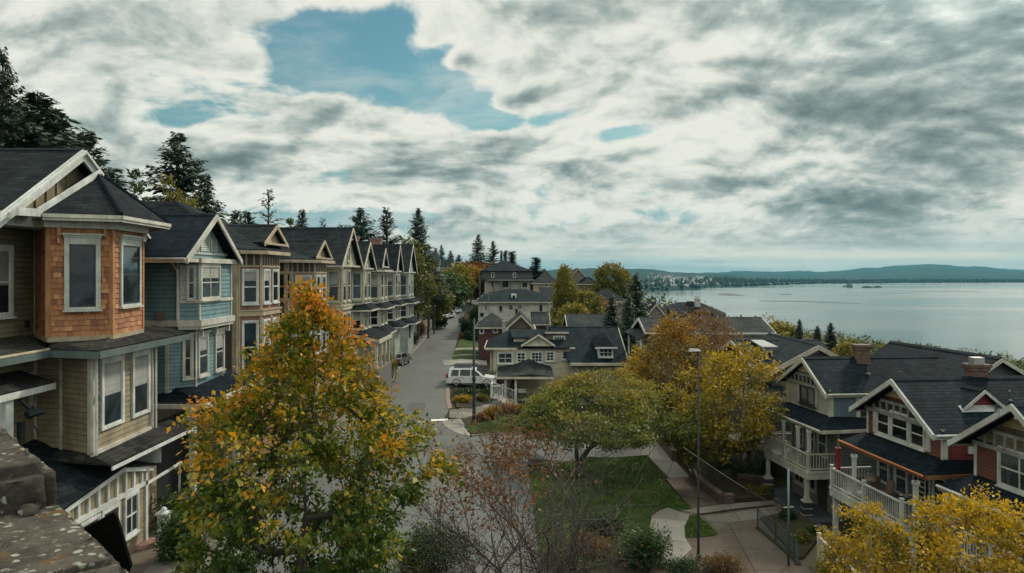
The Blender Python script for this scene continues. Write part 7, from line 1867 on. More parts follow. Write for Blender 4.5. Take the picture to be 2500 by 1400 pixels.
shr('conical_shrub', 'dark conical evergreen by the iron gate', 505, 1240, 90, 120, L_BUSH, 6000, .10, 3, cone=True, t0=.1)
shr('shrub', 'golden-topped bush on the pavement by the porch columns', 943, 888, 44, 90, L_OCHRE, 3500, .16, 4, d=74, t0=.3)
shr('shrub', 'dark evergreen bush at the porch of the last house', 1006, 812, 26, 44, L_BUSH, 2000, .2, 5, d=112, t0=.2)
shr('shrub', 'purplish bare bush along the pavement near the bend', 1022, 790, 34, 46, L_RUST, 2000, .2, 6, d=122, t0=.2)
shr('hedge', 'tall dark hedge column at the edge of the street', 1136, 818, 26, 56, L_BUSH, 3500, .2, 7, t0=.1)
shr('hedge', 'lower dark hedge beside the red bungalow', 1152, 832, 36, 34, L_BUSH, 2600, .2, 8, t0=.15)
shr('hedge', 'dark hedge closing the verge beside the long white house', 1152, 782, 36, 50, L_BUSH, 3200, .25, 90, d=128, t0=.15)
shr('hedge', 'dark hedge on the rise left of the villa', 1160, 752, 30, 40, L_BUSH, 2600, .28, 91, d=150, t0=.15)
shr('shrub', 'rusty little bush where the garden lawn starts', 1128, 828, 18, 16, L_RUST, 900, .14, 9, t0=.5)
for k, (px, py, w, h, lm_, lab) in enumerate([(1178, 1030, 34, 26, L_RUST, 'russet bush at the left end of the corner bed'), (1204, 1022, 40, 34, L_ORA, 'orange-tipped bush in the corner bed'), (1234, 1016, 42, 34, L_RUST, 'russet bush in the middle of the corner bed'), (1262, 1010, 42, 32, L_ORA, 'orange-brown bush at the right end of the corner bed'),
                                             (1128, 984, 40, 22, L_YEL, 'yellow flower clump in the bed beside the driveway'), (1165, 980, 46, 20, L_OCHRE, 'olive ground shrub in the bed beside the driveway'), (1140, 964, 50, 20, L_BUSH, 'dark low shrub in the bed near the van'), (1182, 965, 40, 20, L_BUSH, 'dark low shrub in the bed beside the steps')]):
    shr('shrub', lab, px, py, w, h, lm_, 1800, .13, 20 + k, t0=.3, group='shrubs in the corner beds')
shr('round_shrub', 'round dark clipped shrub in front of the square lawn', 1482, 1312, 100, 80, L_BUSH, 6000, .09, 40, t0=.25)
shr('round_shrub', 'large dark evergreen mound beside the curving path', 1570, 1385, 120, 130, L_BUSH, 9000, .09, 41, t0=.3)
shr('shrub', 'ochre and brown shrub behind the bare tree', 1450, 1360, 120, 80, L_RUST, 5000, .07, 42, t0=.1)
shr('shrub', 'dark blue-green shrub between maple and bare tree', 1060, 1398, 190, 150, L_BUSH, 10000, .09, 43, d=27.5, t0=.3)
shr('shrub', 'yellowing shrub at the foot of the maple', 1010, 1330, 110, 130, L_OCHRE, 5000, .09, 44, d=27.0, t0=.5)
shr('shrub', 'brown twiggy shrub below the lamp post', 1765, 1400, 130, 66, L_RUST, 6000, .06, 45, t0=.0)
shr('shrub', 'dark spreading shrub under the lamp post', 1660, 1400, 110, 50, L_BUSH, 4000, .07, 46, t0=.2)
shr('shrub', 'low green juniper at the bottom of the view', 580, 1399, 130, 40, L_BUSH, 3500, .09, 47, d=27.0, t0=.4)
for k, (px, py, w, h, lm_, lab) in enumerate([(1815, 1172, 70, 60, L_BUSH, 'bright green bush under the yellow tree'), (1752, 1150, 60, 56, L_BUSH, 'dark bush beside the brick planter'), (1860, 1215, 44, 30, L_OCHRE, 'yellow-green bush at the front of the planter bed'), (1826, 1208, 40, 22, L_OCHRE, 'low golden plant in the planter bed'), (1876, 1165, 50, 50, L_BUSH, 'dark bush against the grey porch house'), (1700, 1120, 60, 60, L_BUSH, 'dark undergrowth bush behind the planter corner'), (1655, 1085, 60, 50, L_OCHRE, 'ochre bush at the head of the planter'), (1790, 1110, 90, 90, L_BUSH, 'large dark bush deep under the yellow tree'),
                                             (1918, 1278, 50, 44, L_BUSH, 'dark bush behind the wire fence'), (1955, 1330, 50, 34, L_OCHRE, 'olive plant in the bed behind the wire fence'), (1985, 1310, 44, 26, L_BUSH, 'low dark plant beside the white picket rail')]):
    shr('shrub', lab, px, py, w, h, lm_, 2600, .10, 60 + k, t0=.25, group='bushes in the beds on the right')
HILL = [(1090, 745, 30, 40, 150), (1110, 735, 30, 44, 165), (1075, 765, 26, 40, 135), (1132, 730, 26, 36, 178), (1155, 728, 24, 30, 186)]
for k, (px, py, w, h, d) in enumerate(HILL):
    shr('hedge_bush', ['dark rounded bush right behind the parked white cars', 'tallest dark bush above the parked cars', 'dark bush left of the parked white cars', 'bush below the golden tree at the bend', 'last bush where the street disappears'][k], px, py, w, h, L_BUSH if k != 3 else L_OCHRE, 2200, .3, 80 + k, d=d, t0=.2, group='bushes on the bank by the bend')
# wooded slope that reads as one mass behind the row
def slope_woods():
    rng = np.random.default_rng(77); n = 26000
    cx = rng.uniform(-75, -19, 150); cy = rng.uniform(20, 330, 150); r = rng.uniform(1.6, 3.2, 150)
    k = rng.integers(0, 150, n); d = rng.normal(size=(n, 3)); d /= np.linalg.norm(d, axis=1, keepdims=True)
    cx = np.minimum(cx, -30 + 0 * cx) - 2
    zz = np.array([G(a, b) for a, b in zip(cx, cy)])
    P = np.stack([cx[k], cy[k], zz[k] + r[k] * .9], 1) + d * r[k][:, None] * np.array((1, 1, .9)) * (rng.random((n, 1)) ** .3)
    V, Fq = leaf_quads(P, .55, rng, d, .1)
    o = np_mesh('undergrowth', V, Fq, L_BUSH, tint=np.repeat(np.clip(.2 + rng.normal(size=n) * .2, 0, 1), 4)); tag(o, 'dark undergrowth covering the slope behind the row', kind='stuff')
slope_woods()
def shore_woods():
    rng = np.random.default_rng(78); n = 80000; m = 760
    cy = rng.uniform(70, 340, m); cx = rng.uniform(.13, 1.45, m) * cy; cx = np.where(cy < 118, np.maximum(cx, 46), cx)
    zz = np.array([G(a, b) for a, b in zip(cx, cy)]); ok = (zz > SEA + 1.5); cx, cy, zz = cx[ok], cy[ok], zz[ok]; m = len(cx)
    r = rng.uniform(1.6, 3.6, m); k = rng.integers(0, m, n); d = rng.normal(size=(n, 3)); d /= np.linalg.norm(d, axis=1, keepdims=True)
    P = np.stack([cx[k], cy[k], zz[k] + r[k] * .8], 1) + d * r[k][:, None] * np.array((1, 1, 1.0)) * (rng.random((n, 1)) ** .3)
    V, Fq = leaf_quads(P, .75, rng, d, .1); hue = rng.random(m)
    for nm, sel, lm_ in (('shore_woods', hue[k] < .55, L_BUSH), ('shore_scrub', hue[k] >= .55, L_OCHRE)):
        q = V.reshape(-1, 4, 3)[sel]; nq = len(q)
        o = np_mesh(nm, q.reshape(-1, 3), np.arange(nq * 4).reshape(nq, 4), lm_, tint=np.repeat(np.clip(.15 + .5 * hue[k][sel] + rng.normal(size=nq) * .15, 0, 1), 4)); tag(o, 'wooded bank sloping down to the bay' if nm == 'shore_woods' else 'ochre scrub on the bank above the bay', kind='stuff')
shore_woods()

# ---- the nearly bare tree with a few russet leaves
def bare_tree(name, label, px, d, seed, nst, H, spread, leaves_at, nleaf, lm, zb=None, twig=3, spreadx=1.0, r0=.035):
    rng = np.random.default_rng(seed); x0 = X(px, d); zb = G(x0, d) if zb is None else zb
    t = thing(name, label, 'tree', (x0, d, zb)); nodes = []; par = []; tipP = []
    def grow(p, dirv, L, lev, prev):
        ns = max(3, int(L / .22)); q = p.copy(); dv = dirv.copy(); cur = prev; idx = []
        bend = rng.normal(size=3) * .10
        for s in range(ns):
            dv = dv + bend * .35 + rng.normal(size=3) * .10 + np.array((0, 0, .06 if lev < 2 else .02)); dv /= np.linalg.norm(dv)
            q = q + dv * L / ns; nodes.append(q.copy()); par.append(cur); cur = len(nodes) - 1; idx.append((cur, q.copy(), dv.copy()))
        tipP.append((q.copy(), lev))
        if lev < twig:
            nk = rng.integers(4, 7) if lev < 2 else rng.integers(2, 4)
            for _ in range(nk):
                a, pp, dd = idx[int(len(idx) * rng.uniform(.25, .98))]
                sd_ = rng.normal(size=3); sd_ -= dd * sd_.dot(dd); sd_ /= np.linalg.norm(sd_)
                nd = dd * rng.uniform(.5, .9) + sd_ * rng.uniform(.5, .95); nd[2] = nd[2] * .8 + .12; nd /= np.linalg.norm(nd)
                grow(pp, nd, L * rng.uniform(.34, .6), lev + 1, a)
    for s in range(nst):
        a = rng.uniform(0, 6.283); e = np.array((math.cos(a) * spreadx, math.sin(a), 0)) * rng.uniform(.1, 1) * spread
        nodes.append(np.array((x0, d, zb - .2)) + e * .22); par.append(-1)
        dv = np.array((0, 0, 1.0)) + e * .42 / max(.5, spread); dv /= np.linalg.norm(dv)
        grow(nodes[-1], dv, H * rng.uniform(.6, .95), 0, len(nodes) - 1)
    V, Fq = limb_mesh(np.array(nodes), np.array(par), .0042, power=.42, r_max=r0 * 1.6, sides=4)
    np_mesh('trunk', V, Fq, BARK_T, t)
    tp = np.array([p for p, l in tipP if l >= 1])
    w = leaves_at(tp); w /= w.sum(); k = rng.choice(len(tp), nleaf, p=w)
    P = tp[k] + rng.normal(size=(nleaf, 3)) * np.array((.15, .15, .09))
    V, Fq = leaf_quads(P, .11, rng, None, .5)
    np_mesh('crown', V, Fq, lm, t, tint=np.repeat(np.clip(rng.random(nleaf) * .5 + .35, 0, 1), 4)); return t
def la(tp):
    px = CX + tp[:, 0] / tp[:, 1] * F; py = HY + (CZ - tp[:, 2]) / tp[:, 1] * F
    return np.exp(-((px - 1160) / 110) ** 2 - ((py - 1150) / 90) ** 2) + 1.3 * np.exp(-((px - 1290) / 60) ** 2 - ((py - 1095) / 60) ** 2) + 0.004
bare_tree('bare_tree', 'nearly bare multi-stemmed tree with a few russet leaves, in front of the square lawn', 1290, 23.0, 3, 11, 6.3, 1.9, la, 2800, leafmat('russet_leaves', [(0.0, (0.085, 0.045, 0.022)), (1.0, (0.19, 0.085, 0.032))]), spreadx=1.25, twig=4)
bare_tree('bare_shrub', 'leafless grey-brown shrub with tangled twigs at the bottom of the view', 1400, 25.0, 8, 12, 3.9, 1.7, lambda tp: np.ones(len(tp)), 260, L_RUST, spreadx=1.3, twig=4)

# ---- fallen leaves, and the coarser grass of the lawns
def litter():
    rng = np.random.default_rng(5); P = []
    def drop(px0, px1, py0, py1, n, off):
        k = 0
        while k < n:
            p = Gp(rng.uniform(px0, px1), rng.uniform(py0, py1)); P.append((p.x + rng.normal() * .2, p.y + rng.normal() * .2, p.z + off)); k += 1
    drop(1300, 1660, 1122, 1245, 420, .16); drop(1000, 1290, 1090, 1330, 120, .06); drop(1590, 1760, 1120, 1240, 160, .13); drop(1560, 1860, 1250, 1390, 200, .13); drop(1140, 1300, 1030, 1060, 70, .17); drop(380, 560, 1290, 1390, 120, .18); drop(940, 1000, 850, 940, 60, .19)
    P = np.array(P); V, Fq = leaf_quads(P, .10, rng, None, 0.0); V = V.reshape(-1, 4, 3); V[:, :, 2] = P[:, None, 2] + (V[:, :, 2] - P[:, None, 2]) * .25; V = V.reshape(-1, 3)
    o = np_mesh('fallen_leaves', V, Fq, L_ORA, tint=np.repeat(rng.random(len(P)), 4)); tag(o, 'fallen autumn leaves strewn over lawn and paving', kind='stuff')
    # tufts
    V = []; T = []
    def tuft(px0, px1, py0, py1, n):
        for _ in range(n):
            p = Gp(rng.uniform(px0, px1), rng.uniform(py0, py1)); a = rng.uniform(0, 6.283); h = rng.uniform(.05, .13); w = .03; l = rng.normal(size=2) * .05
            z = G(p.x, p.y) + .12
            V.extend([(p.x - w * math.cos(a), p.y - w * math.sin(a), z), (p.x + w * math.cos(a), p.y + w * math.sin(a), z), (p.x + l[0] + .01, p.y + l[1], z + h), (p.x + l[0] - .01, p.y + l[1], z + h)]); T.append(rng.random())
    def inlawn(poly, n):
        q = [p.xy for p in poly]; k = 0
        xs = [p.x for p in q]; ys = [p.y for p in q]
        while k < n:
            x, y = rng.uniform(min(xs), max(xs)), rng.uniform(min(ys), max(ys)); c = False
            for i in range(len(q)):
                a, d = q[i], q[(i + 1) % len(q)]
                if (a.y > y) != (d.y > y) and x < (d.x - a.x) * (y - a.y) / (d.y - a.y) + a.x: c = not c
            if not c: continue
            k += 1; th = rng.uniform(0, 6.283); h = rng.uniform(.04, .12) * (1 + .5 * noise.noise(Vector((x * .5, y * .5, 0)))); w = .028; l = rng.normal(size=2) * .04; z = G(x, y) + .12
            V.extend([(x - w * math.cos(th), y - w * math.sin(th), z), (x + w * math.cos(th), y + w * math.sin(th), z), (x + l[0] + .008, y + l[1], z + h), (x + l[0] - .008, y + l[1], z + h)]); T.append(.5 + .5 * noise.noise(Vector((x * .35, y * .35, 2.0))) + rng.normal() * .15)
    inlawn(lawn, 16000); inlawn(gp([(1684, 1266), (1702, 1263), (1754, 1311), (1720, 1315), (1675, 1318), (1672, 1295)]), 1800); inlawn(gp([(1134, 1044), (1152, 1064), (1238, 1060), (1330, 1056), (1380, 1035), (1300, 1020), (1225, 1028), (1180, 1036)]), 5000)
    V = np.array(V); n = len(T)
    gm = leafmat('grass_blades', [(0.0, (0.030, 0.062, 0.012)), (.55, (0.068, 0.135, 0.024)), (1.0, (0.15, 0.165, 0.045))], trans=.2)
    o = np_mesh('grass', V, np.arange(n * 4).reshape(n, 4), gm, tint=np.repeat(np.clip(T, 0, 1), 4)); tag(o, 'short grass of the lawns', kind='stuff')
litter()
# ------------------------------------------------------------------ vehicles, poles, walls and other things
def car(name, label, prof, L, W, H, col, loc, rot, group=None, glassx=None, dark_roof=False):
    """prof: lower-body side outline; glassx: roof and glass outline; x forward"""
    t = thing(name, label, 'car', loc, rot, group)
    I = INV.pop(t.name)      # parts are given in the car's own space
    pm = metal(col, .28, .25); gm = glass((0.010, 0.013, 0.016)); dk = paint((0.012, 0.012, 0.013), .5)
    def skin(outline, w0, w1, z0, z1):
        """outline (x,z) extruded across, drawn in towards the top"""
        m = MB(); n = len(outline)
        def hw(z): f = min(1, max(0, (z - z0) / (z1 - z0))); return (w0 + (w1 - w0) * f) / 2
        ys = [-1, -.94, .94, 1]
        rows = [[(x * (1 if abs(s) < 1 else .985), s * hw(z), z if abs(s) < 1 else z - (.02 if z > z0 + .1 else -.02)) for x, z in outline] for s in ys]
        for a, b in zip(rows[:-1], rows[1:]):
            for k in range(n):
                q = (k + 1) % n; m.poly([a[k], b[k], b[q], a[q]])
        m.poly(rows[0]); m.poly(rows[-1][::-1]); return m
    b = skin(prof, W, W * .97, .25, 1.0).build('body', pm, t, True)
    try:
        bv = b.modifiers.new('bevel', 'BEVEL'); bv.width = .04; bv.segments = 2; bv.limit_method = 'ANGLE'; bv.angle_limit = R(35)
    except Exception: pass
    skin(glassx['cabin'], W * .93, W * .70, .9, H).build('cabin', pm, t, True)
    c = MB()
    for poly in glassx['side']:
        for s in (-1, 1):
            pts = [(x, s * ((W * .93 + (W * .70 - W * .93) * min(1, max(0, (z - .9) / (H - .9)))) / 2 + .012), z) for x, z in poly]
            g = MB(); g.poly(pts if s > 0 else pts[::-1]); g.build('side_window', gm, t)
    for nm, (xa, za, xb, zb) in (('windscreen', glassx['front']), ('rear_window', glassx['rear'])):
        def hw2(z): return (W * .93 + (W * .70 - W * .93) * min(1, max(0, (z - .9) / (H - .9)))) / 2 * .9
        o = .015 if nm == 'windscreen' else -.015
        g = MB(); g.poly([(xa + o, -hw2(za), za + .012), (xa + o, hw2(za), za + .012), (xb + o, hw2(zb), zb + .012), (xb + o, -hw2(zb), zb + .012)]); g.build(nm, gm, t)
    if dark_roof:
        g = MB(); xs = [p[0] for p in glassx['cabin'] if p[1] > H - .08]; g.box(min(xs) + .1, max(xs) - .1, -W * .33, W * .33, H - .02, H + .012); g.build('roof_panel', gm, t)
        for s in (-1, 1):
            g = MB(); g.tube([(min(xs) + .2, s * W * .33, H + .05), (max(xs) - .2, s * W * .33, H + .05)], .02, 5); g.build('roof_rail', dk, t)
    for x in (glassx['wheels']):
        for s in (-1, 1):
            w = MB(); prof_ = [(.33, -.10), (.335, -.06), (.335, .06), (.33, .10)]
            w.tube([(x, s * (W / 2 - .13) + y, .335) for r, y in [(.20, -.115)] + prof_ + [(.20, .115)]], [.2] + [r for r, y in prof_] + [.2], 20); wo = w.build('wheel', dk, t, True)
            h = MB(); yy = s * (W / 2 - .005)
            for k in range(10):
                a = k * .6283; h.hexa([(x + .05 * math.cos(a - .4), yy - .02, .335 + .05 * math.sin(a - .4)), (x + .2 * math.cos(a - .1), yy - .02, .335 + .2 * math.sin(a - .1)), (x + .2 * math.cos(a + .1), yy - .02, .335 + .2 * math.sin(a + .1)), (x + .05 * math.cos(a + .4), yy - .02, .335 + .05 * math.sin(a + .4)),
                        (x + .05 * math.cos(a - .4), yy, .335 + .05 * math.sin(a - .4)), (x + .2 * math.cos(a - .1), yy, .335 + .2 * math.sin(a - .1)), (x + .2 * math.cos(a + .1), yy, .335 + .2 * math.sin(a + .1)), (x + .05 * math.cos(a + .4), yy, .335 + .05 * math.sin(a + .4))])
            h.tube([(x + .215 * math.cos(a), yy - .01, .335 + .215 * math.sin(a)) for a in np.linspace(0, 6.2832, 21)], .02, 5); h.build('rim', metal((0.45, 0.45, 0.45), .3, .9), wo)
            a_ = MB(); a_.tube([(x + .39 * math.cos(q), s * (W / 2 - .02), .335 + .39 * math.sin(q)) for q in np.linspace(-.1, 3.24, 15)], .045, 5); a_.build('wheel_arch', dk, t)
    for s in (-1, 1):
        for nm, (x0, x1, z0, z1), mm in (('headlight', glassx['head'], glass((0.25, 0.26, 0.27))), ('tail_light', glassx['tail'], paint((0.30, 0.012, 0.01), .2))):
            g = MB(); ya, yb = sorted((s * (W / 2 - .34), s * (W / 2 + .008))); g.box(x0, x1, ya, yb, z0, z1); g.build(nm, mm, t)
        g = MB(); ya, yb = sorted((s * (W / 2 - .02), s * (W / 2 + .2))); xm = glassx['mirror']; g.box(xm - .07, xm + .09, ya, yb, .98, 1.13); g.build('mirror', pm, t)
        for xh in glassx['handles']:
            g = MB(); ya, yb = sorted((s * (W / 2 - .01), s * (W / 2 + .02))); g.box(xh, xh + .2, ya, yb, .86, .9); g.build('handle', dk, t)
        g = MB(); ya, yb = sorted((s * (W / 2 - .01), s * (W / 2 + .012))); g.box(-L * .36, L * .33, ya, yb, .28, .36); g.build('sill_trim', dk, t)
        for xd in glassx['seams']:
            g = MB(); g.box(xd, xd + .015, ya, yb - .006, .38, .95); g.build('door_seam', dk, t)
    g = MB(); g.box(L / 2 - .12, L / 2 + .01, -W * .36, W * .36, .36, .62); g.build('grille', dk, t)
    return t
VAN = dict(cabin=[(-2.28, .95), (1.25, .95), (.35, 1.66), (.1, 1.74), (-1.9, 1.76), (-2.15, 1.66)], side=[[(-2.0, 1.02), (-1.25, 1.02), (-1.2, 1.58), (-1.85, 1.58)], [(-1.12, 1.02), (-.1, 1.02), (-.12, 1.6), (-1.08, 1.6)], [(-.02, 1.02), (.95, 1.02), (.28, 1.58), (-.04, 1.6)]],
           front=(1.2, 1.0, .42, 1.62), rear=(-2.27, 1.05, -2.16, 1.62), wheels=(-1.42, 1.45), head=(1.95, 2.3, .68, .86), tail=(-2.42, -2.22, .85, 1.2), mirror=.85, handles=(-1.0, .05), seams=(-1.18, -.06, .98))
VANP = [(-2.4, .35), (2.28, .28), (2.38, .45), (2.36, .7), (2.15, .86), (1.25, 1.0), (-2.3, 1.02), (-2.42, .85), (-2.44, .55)]
p = Gp(1152, 942)
car('parked_van', 'white people carrier with dark glass roof parked across the driveway by the street', VANP, 4.8, 1.84, 1.76, (0.62, 0.63, 0.62), (X(1153, 72.5), 72.5, G(X(1130, 72.5), 72.5) + .07), R(-2), dark_roof=True, glassx=VAN)
car('parked_car', 'dark estate car parked just behind the white people carrier', VANP, 4.8, 1.8, 1.72, (0.05, 0.05, 0.055), (X(1160, 75.4), 75.4, G(X(1150, 75), 75.4) + .16), R(-2), glassx=VAN, dark_roof=True)
SED = dict(cabin=[(-1.75, .85), (1.15, .85), (.3, 1.38), (.0, 1.43), (-.8, 1.42), (-1.2, 1.3)], side=[[(-1.35, .92), (-.35, .92), (-.35, 1.33), (-1.05, 1.3)], [(-.25, .92), (.85, .92), (.2, 1.32), (-.25, 1.33)]],
           front=(1.1, .9, .35, 1.34), rear=(-1.7, .9, -1.2, 1.28), wheels=(-1.35, 1.35), head=(1.95, 2.22, .6, .75), tail=(-2.24, -2.1, .65, .82), mirror=.8, handles=(-1.0, .0), seams=(-.3, .9))
SEDP = [(-2.2, .32), (2.15, .27), (2.24, .45), (2.2, .68), (1.9, .8), (1.15, .9), (-1.7, .92), (-2.2, .84), (-2.25, .5)]
def road_xy(px, d): return (X(px, d), d, G(X(px, d), d) + .03)
car('parked_car', 'silver white car parked first on the verge far up the street', SEDP, 4.4, 1.76, 1.43, (0.62, 0.62, 0.62), road_xy(1092, 150), R(250), 'cars parked far up the street', SED)
car('parked_car', 'second white car half hidden behind the first one up the street', SEDP, 4.4, 1.76, 1.43, (0.55, 0.56, 0.57), road_xy(1108, 157), R(250), 'cars parked far up the street', SED)
car('parked_car', 'dark grey car standing in front of the porches under the dark awning', SEDP, 4.4, 1.76, 1.43, (0.10, 0.105, 0.11), (X(974, 88), 88, .15), R(80), None, SED)

# street lamps and poles
BLUE_M = metal((0.005, 0.013, 0.017), .7, .0)
def lamp(label, px, py, ztop_py, r0, arm, dd=None, name='street_lamp'):
    p = Gp(px, py); d = p.y; t = thing(name, label, 'lamp post', tuple(p), group='street lamps'); zt = Z(ztop_py, d)
    m = MB(); m.tube([(p.x, p.y, p.z - .2), (p.x, p.y, p.z + 1.0), (p.x, p.y, zt)], [r0 * 1.15, r0, r0 * .6], 10); m.build('pole', BLUE_M, t, True)
    m = MB(); m.tube([(p.x, p.y, p.z), (p.x, p.y, p.z + .4)], [r0 * 1.8, r0 * 1.5], 10); m.build('base', BLUE_M, t, True)
    if arm:
        m = MB(); m.tube([(p.x, p.y, zt - .1), (p.x + arm * .4, p.y - .1, zt + .12), (p.x + arm, p.y - .1, zt + .14)], .035, 6); m.build('arm', BLUE_M, t)
        m = MB(); m.hexa([(p.x + arm - .2, p.y - .22, zt + .08), (p.x + arm + .35, p.y - .2, zt + .10), (p.x + arm + .35, p.y, zt + .10), (p.x + arm - .2, p.y + .02, zt + .08), (p.x + arm - .15, p.y - .18, zt + .2), (p.x + arm + .25, p.y - .16, zt + .18), (p.x + arm + .25, p.y - .04, zt + .18), (p.x + arm - .15, p.y - .02, zt + .2)]); m.build('lamp_head', metal((0.35, 0.35, 0.33)), t)
    m = MB(); m.tube([(p.x, p.y, p.z + (zt - p.z) * .42), (p.x, p.y, p.z + (zt - p.z) * .42 + .25)], r0 * 1.25, 10); m.build('collar', BLUE_M, t)
    return t, p, zt
lamp('tall dark blue lamp post on the corner lawn', 1157, 1040, 778, .115, 0)
lt, lp_, lz = lamp('tall dark blue lamp post with a flat lamp head beside the brown footpath', 1705, 1372, 862, .055, -.26)
t = thing('pole', 'slim pale pole in front of the sage grey porch house', 'pole', tuple(Gp(1925, 1385))); p = Gp(1925, 1385)
m = MB(); m.tube([(p.x, p.y, p.z - .1), (p.x, p.y, Z(1146, p.y))], .055, 8); m.build('shaft', metal((0.12, 0.16, 0.17)), t, True)
m = MB(); m.tube([(p.x - .22, p.y, Z(1240, p.y)), (p.x + .22, p.y, Z(1238, p.y))], .03, 6); m.build('crossbar', metal((0.3, 0.3, 0.28)), t)
t = thing('street_sign', 'small pale sign pole beside the corner lawn', 'sign', tuple(Gp(1212, 1020))); p = Gp(1212, 1030)
m = MB(); m.tube([(p.x, p.y, p.z - .1), (p.x, p.y, Z(984, p.y))], .03, 6); m.tube([(p.x, p.y, p.z + .8), (p.x + .35, p.y - .6, p.z + .1)], .03, 6); m.build('pole', metal((0.06, 0.065, 0.065)), t)
m = MB(); m.box(p.x - .35, p.x + .35, p.y - .02, p.y + .02, Z(985, p.y), Z(980, p.y)); m.build('plate', metal((0.3, 0.31, 0.3)), t)
POLES = [(953, 888, 818, .04, 'thin dark pole on the pavement nearest the maple'), (997, 872, 790, .05, 'dark pole on the pavement, middle of three'), (1003, 862, 792, .05, 'dark pole close behind the middle one'), (983, 845, 770, .05, 'dark pole standing against the porch fronts'), (1055, 800, 733, .10, 'teal utility pole at the kerb up the street'), (1050, 801, 752, .07, 'dark shorter pole beside the teal utility pole'), (917, 935, 868, .06, 'dark pole half hidden by the right side of the maple'), (1143, 762, 742, .05, 'little dark pole far up the street'), (1124, 745, 733, .05, 'small post on the bank near the bend')]
for px, py, pt, r, lab in POLES:
    p = Gp(px, py); t = thing('street_pole', lab, 'pole', tuple(p), group='poles along the left pavement'); zt = Z(pt, p.y)
    m = MB(); m.tube([(p.x, p.y, p.z - .1), (p.x, p.y, zt)], [r, r * .7], 7); m.build('shaft', metal((0.02, 0.085, 0.11) if 'teal' in lab else (0.016, 0.018, 0.02)), t)
    m = MB(); m.box(p.x - r * 2.2, p.x + r * 2.2, p.y - r * 1.2, p.y + r * 1.2, zt - .02, zt + .1); m.build('cap', metal((0.03, 0.032, 0.034)), t)
    if px in (997, 1003, 983):
        m = MB(); m.box(p.x - .28, p.x + .28, p.y - .03, p.y + .03, zt - 1.9, zt - .3); m.build('panel', paint((0.03, 0.045, 0.045)), t)
p = Gp(1040, 770)
t = tag(thing('cable', 'x', 'cable', (0, 0, 0)), 'overhead cable crossing above the far pavement to the utility pole', 'cable')
m = MB(); a = Vector((X(1028, 128), 128, Z(741, 128))); b = Vector((X(1095, 128), 128, Z(739, 128))); m.tube([a.lerp(b, k / 6) + Vector((0, 0, -.12 * math.sin(math.pi * k / 6))) for k in range(7)], .025, 4); m.build('wire', M_dark, t)
t = thing('cable', 'thin cable slung from the lamp post to the grey porch house', 'cable', (0, 0, 0))
m = MB(); a = Vector((X(1668, 38), 38, Z(1092, 38))); b = Vector((X(1898, 38.5), 38.5, Z(1238, 38.5))); m.tube([a.lerp(b, k / 14) + Vector((0, 0, -.10 * math.sin(math.pi * k / 14))) for k in range(15)], .014, 4); m.build('wire', metal((0.16, 0.16, 0.15)), t)

# brick planter walls on the right
BRK = bricks((0.085, 0.05, 0.038), (0.06, 0.05, 0.042), .3, .1)
def wall_run(name, label, pts, h, w, mat, cap=None, capmat=None, cat='wall', z=None):
    t = thing(name, label, cat, tuple(pts[0]))
    m = MB(); c = MB()
    for a, b in zip(pts[:-1], pts[1:]):
        a, b = Vector(a), Vector(b); d = (b - a); d.z = 0; d.normalize(); n = Vector((d.y, -d.x, 0)) * w / 2
        q = [a - n, b - n, b + n, a + n]; m.hexa([p + Vector((0, 0, -.4)) for p in q] + [p + Vector((0, 0, h)) for p in q])
        if cap:
            n2 = n * 1.25; q = [a - n2 - d * .03, b - n2 + d * .03, b + n2 + d * .03, a + n2 - d * .03]; c.hexa([p + Vector((0, 0, h)) for p in q] + [p + Vector((0, 0, h + cap)) for p in q])
    m.build('wall_body', mat, t)
    if cap: c.build('coping', capmat or mat, t)
    return t
wall_run('planter_wall', 'low brick retaining wall beside the pale footpath, with a rounded end', gp([(1611, 1086), (1632, 1110), (1646, 1130)]), .75, .3, BRK, .1, paint((0.11, 0.075, 0.055)))
wall_run('planter_wall', 'long low brick wall holding the planter bed along the brown footpath', gp([(1688, 1170), (1724, 1204), (1764, 1234), (1790, 1233)]), .55, .3, BRK, .08, paint((0.09, 0.06, 0.045)))
wall_run('planter_wall', 'brick wall at the back of the planter, under the yellow tree', gp([(1800, 1180), (1850, 1185), (1884, 1200)]), .6, .25, BRK)
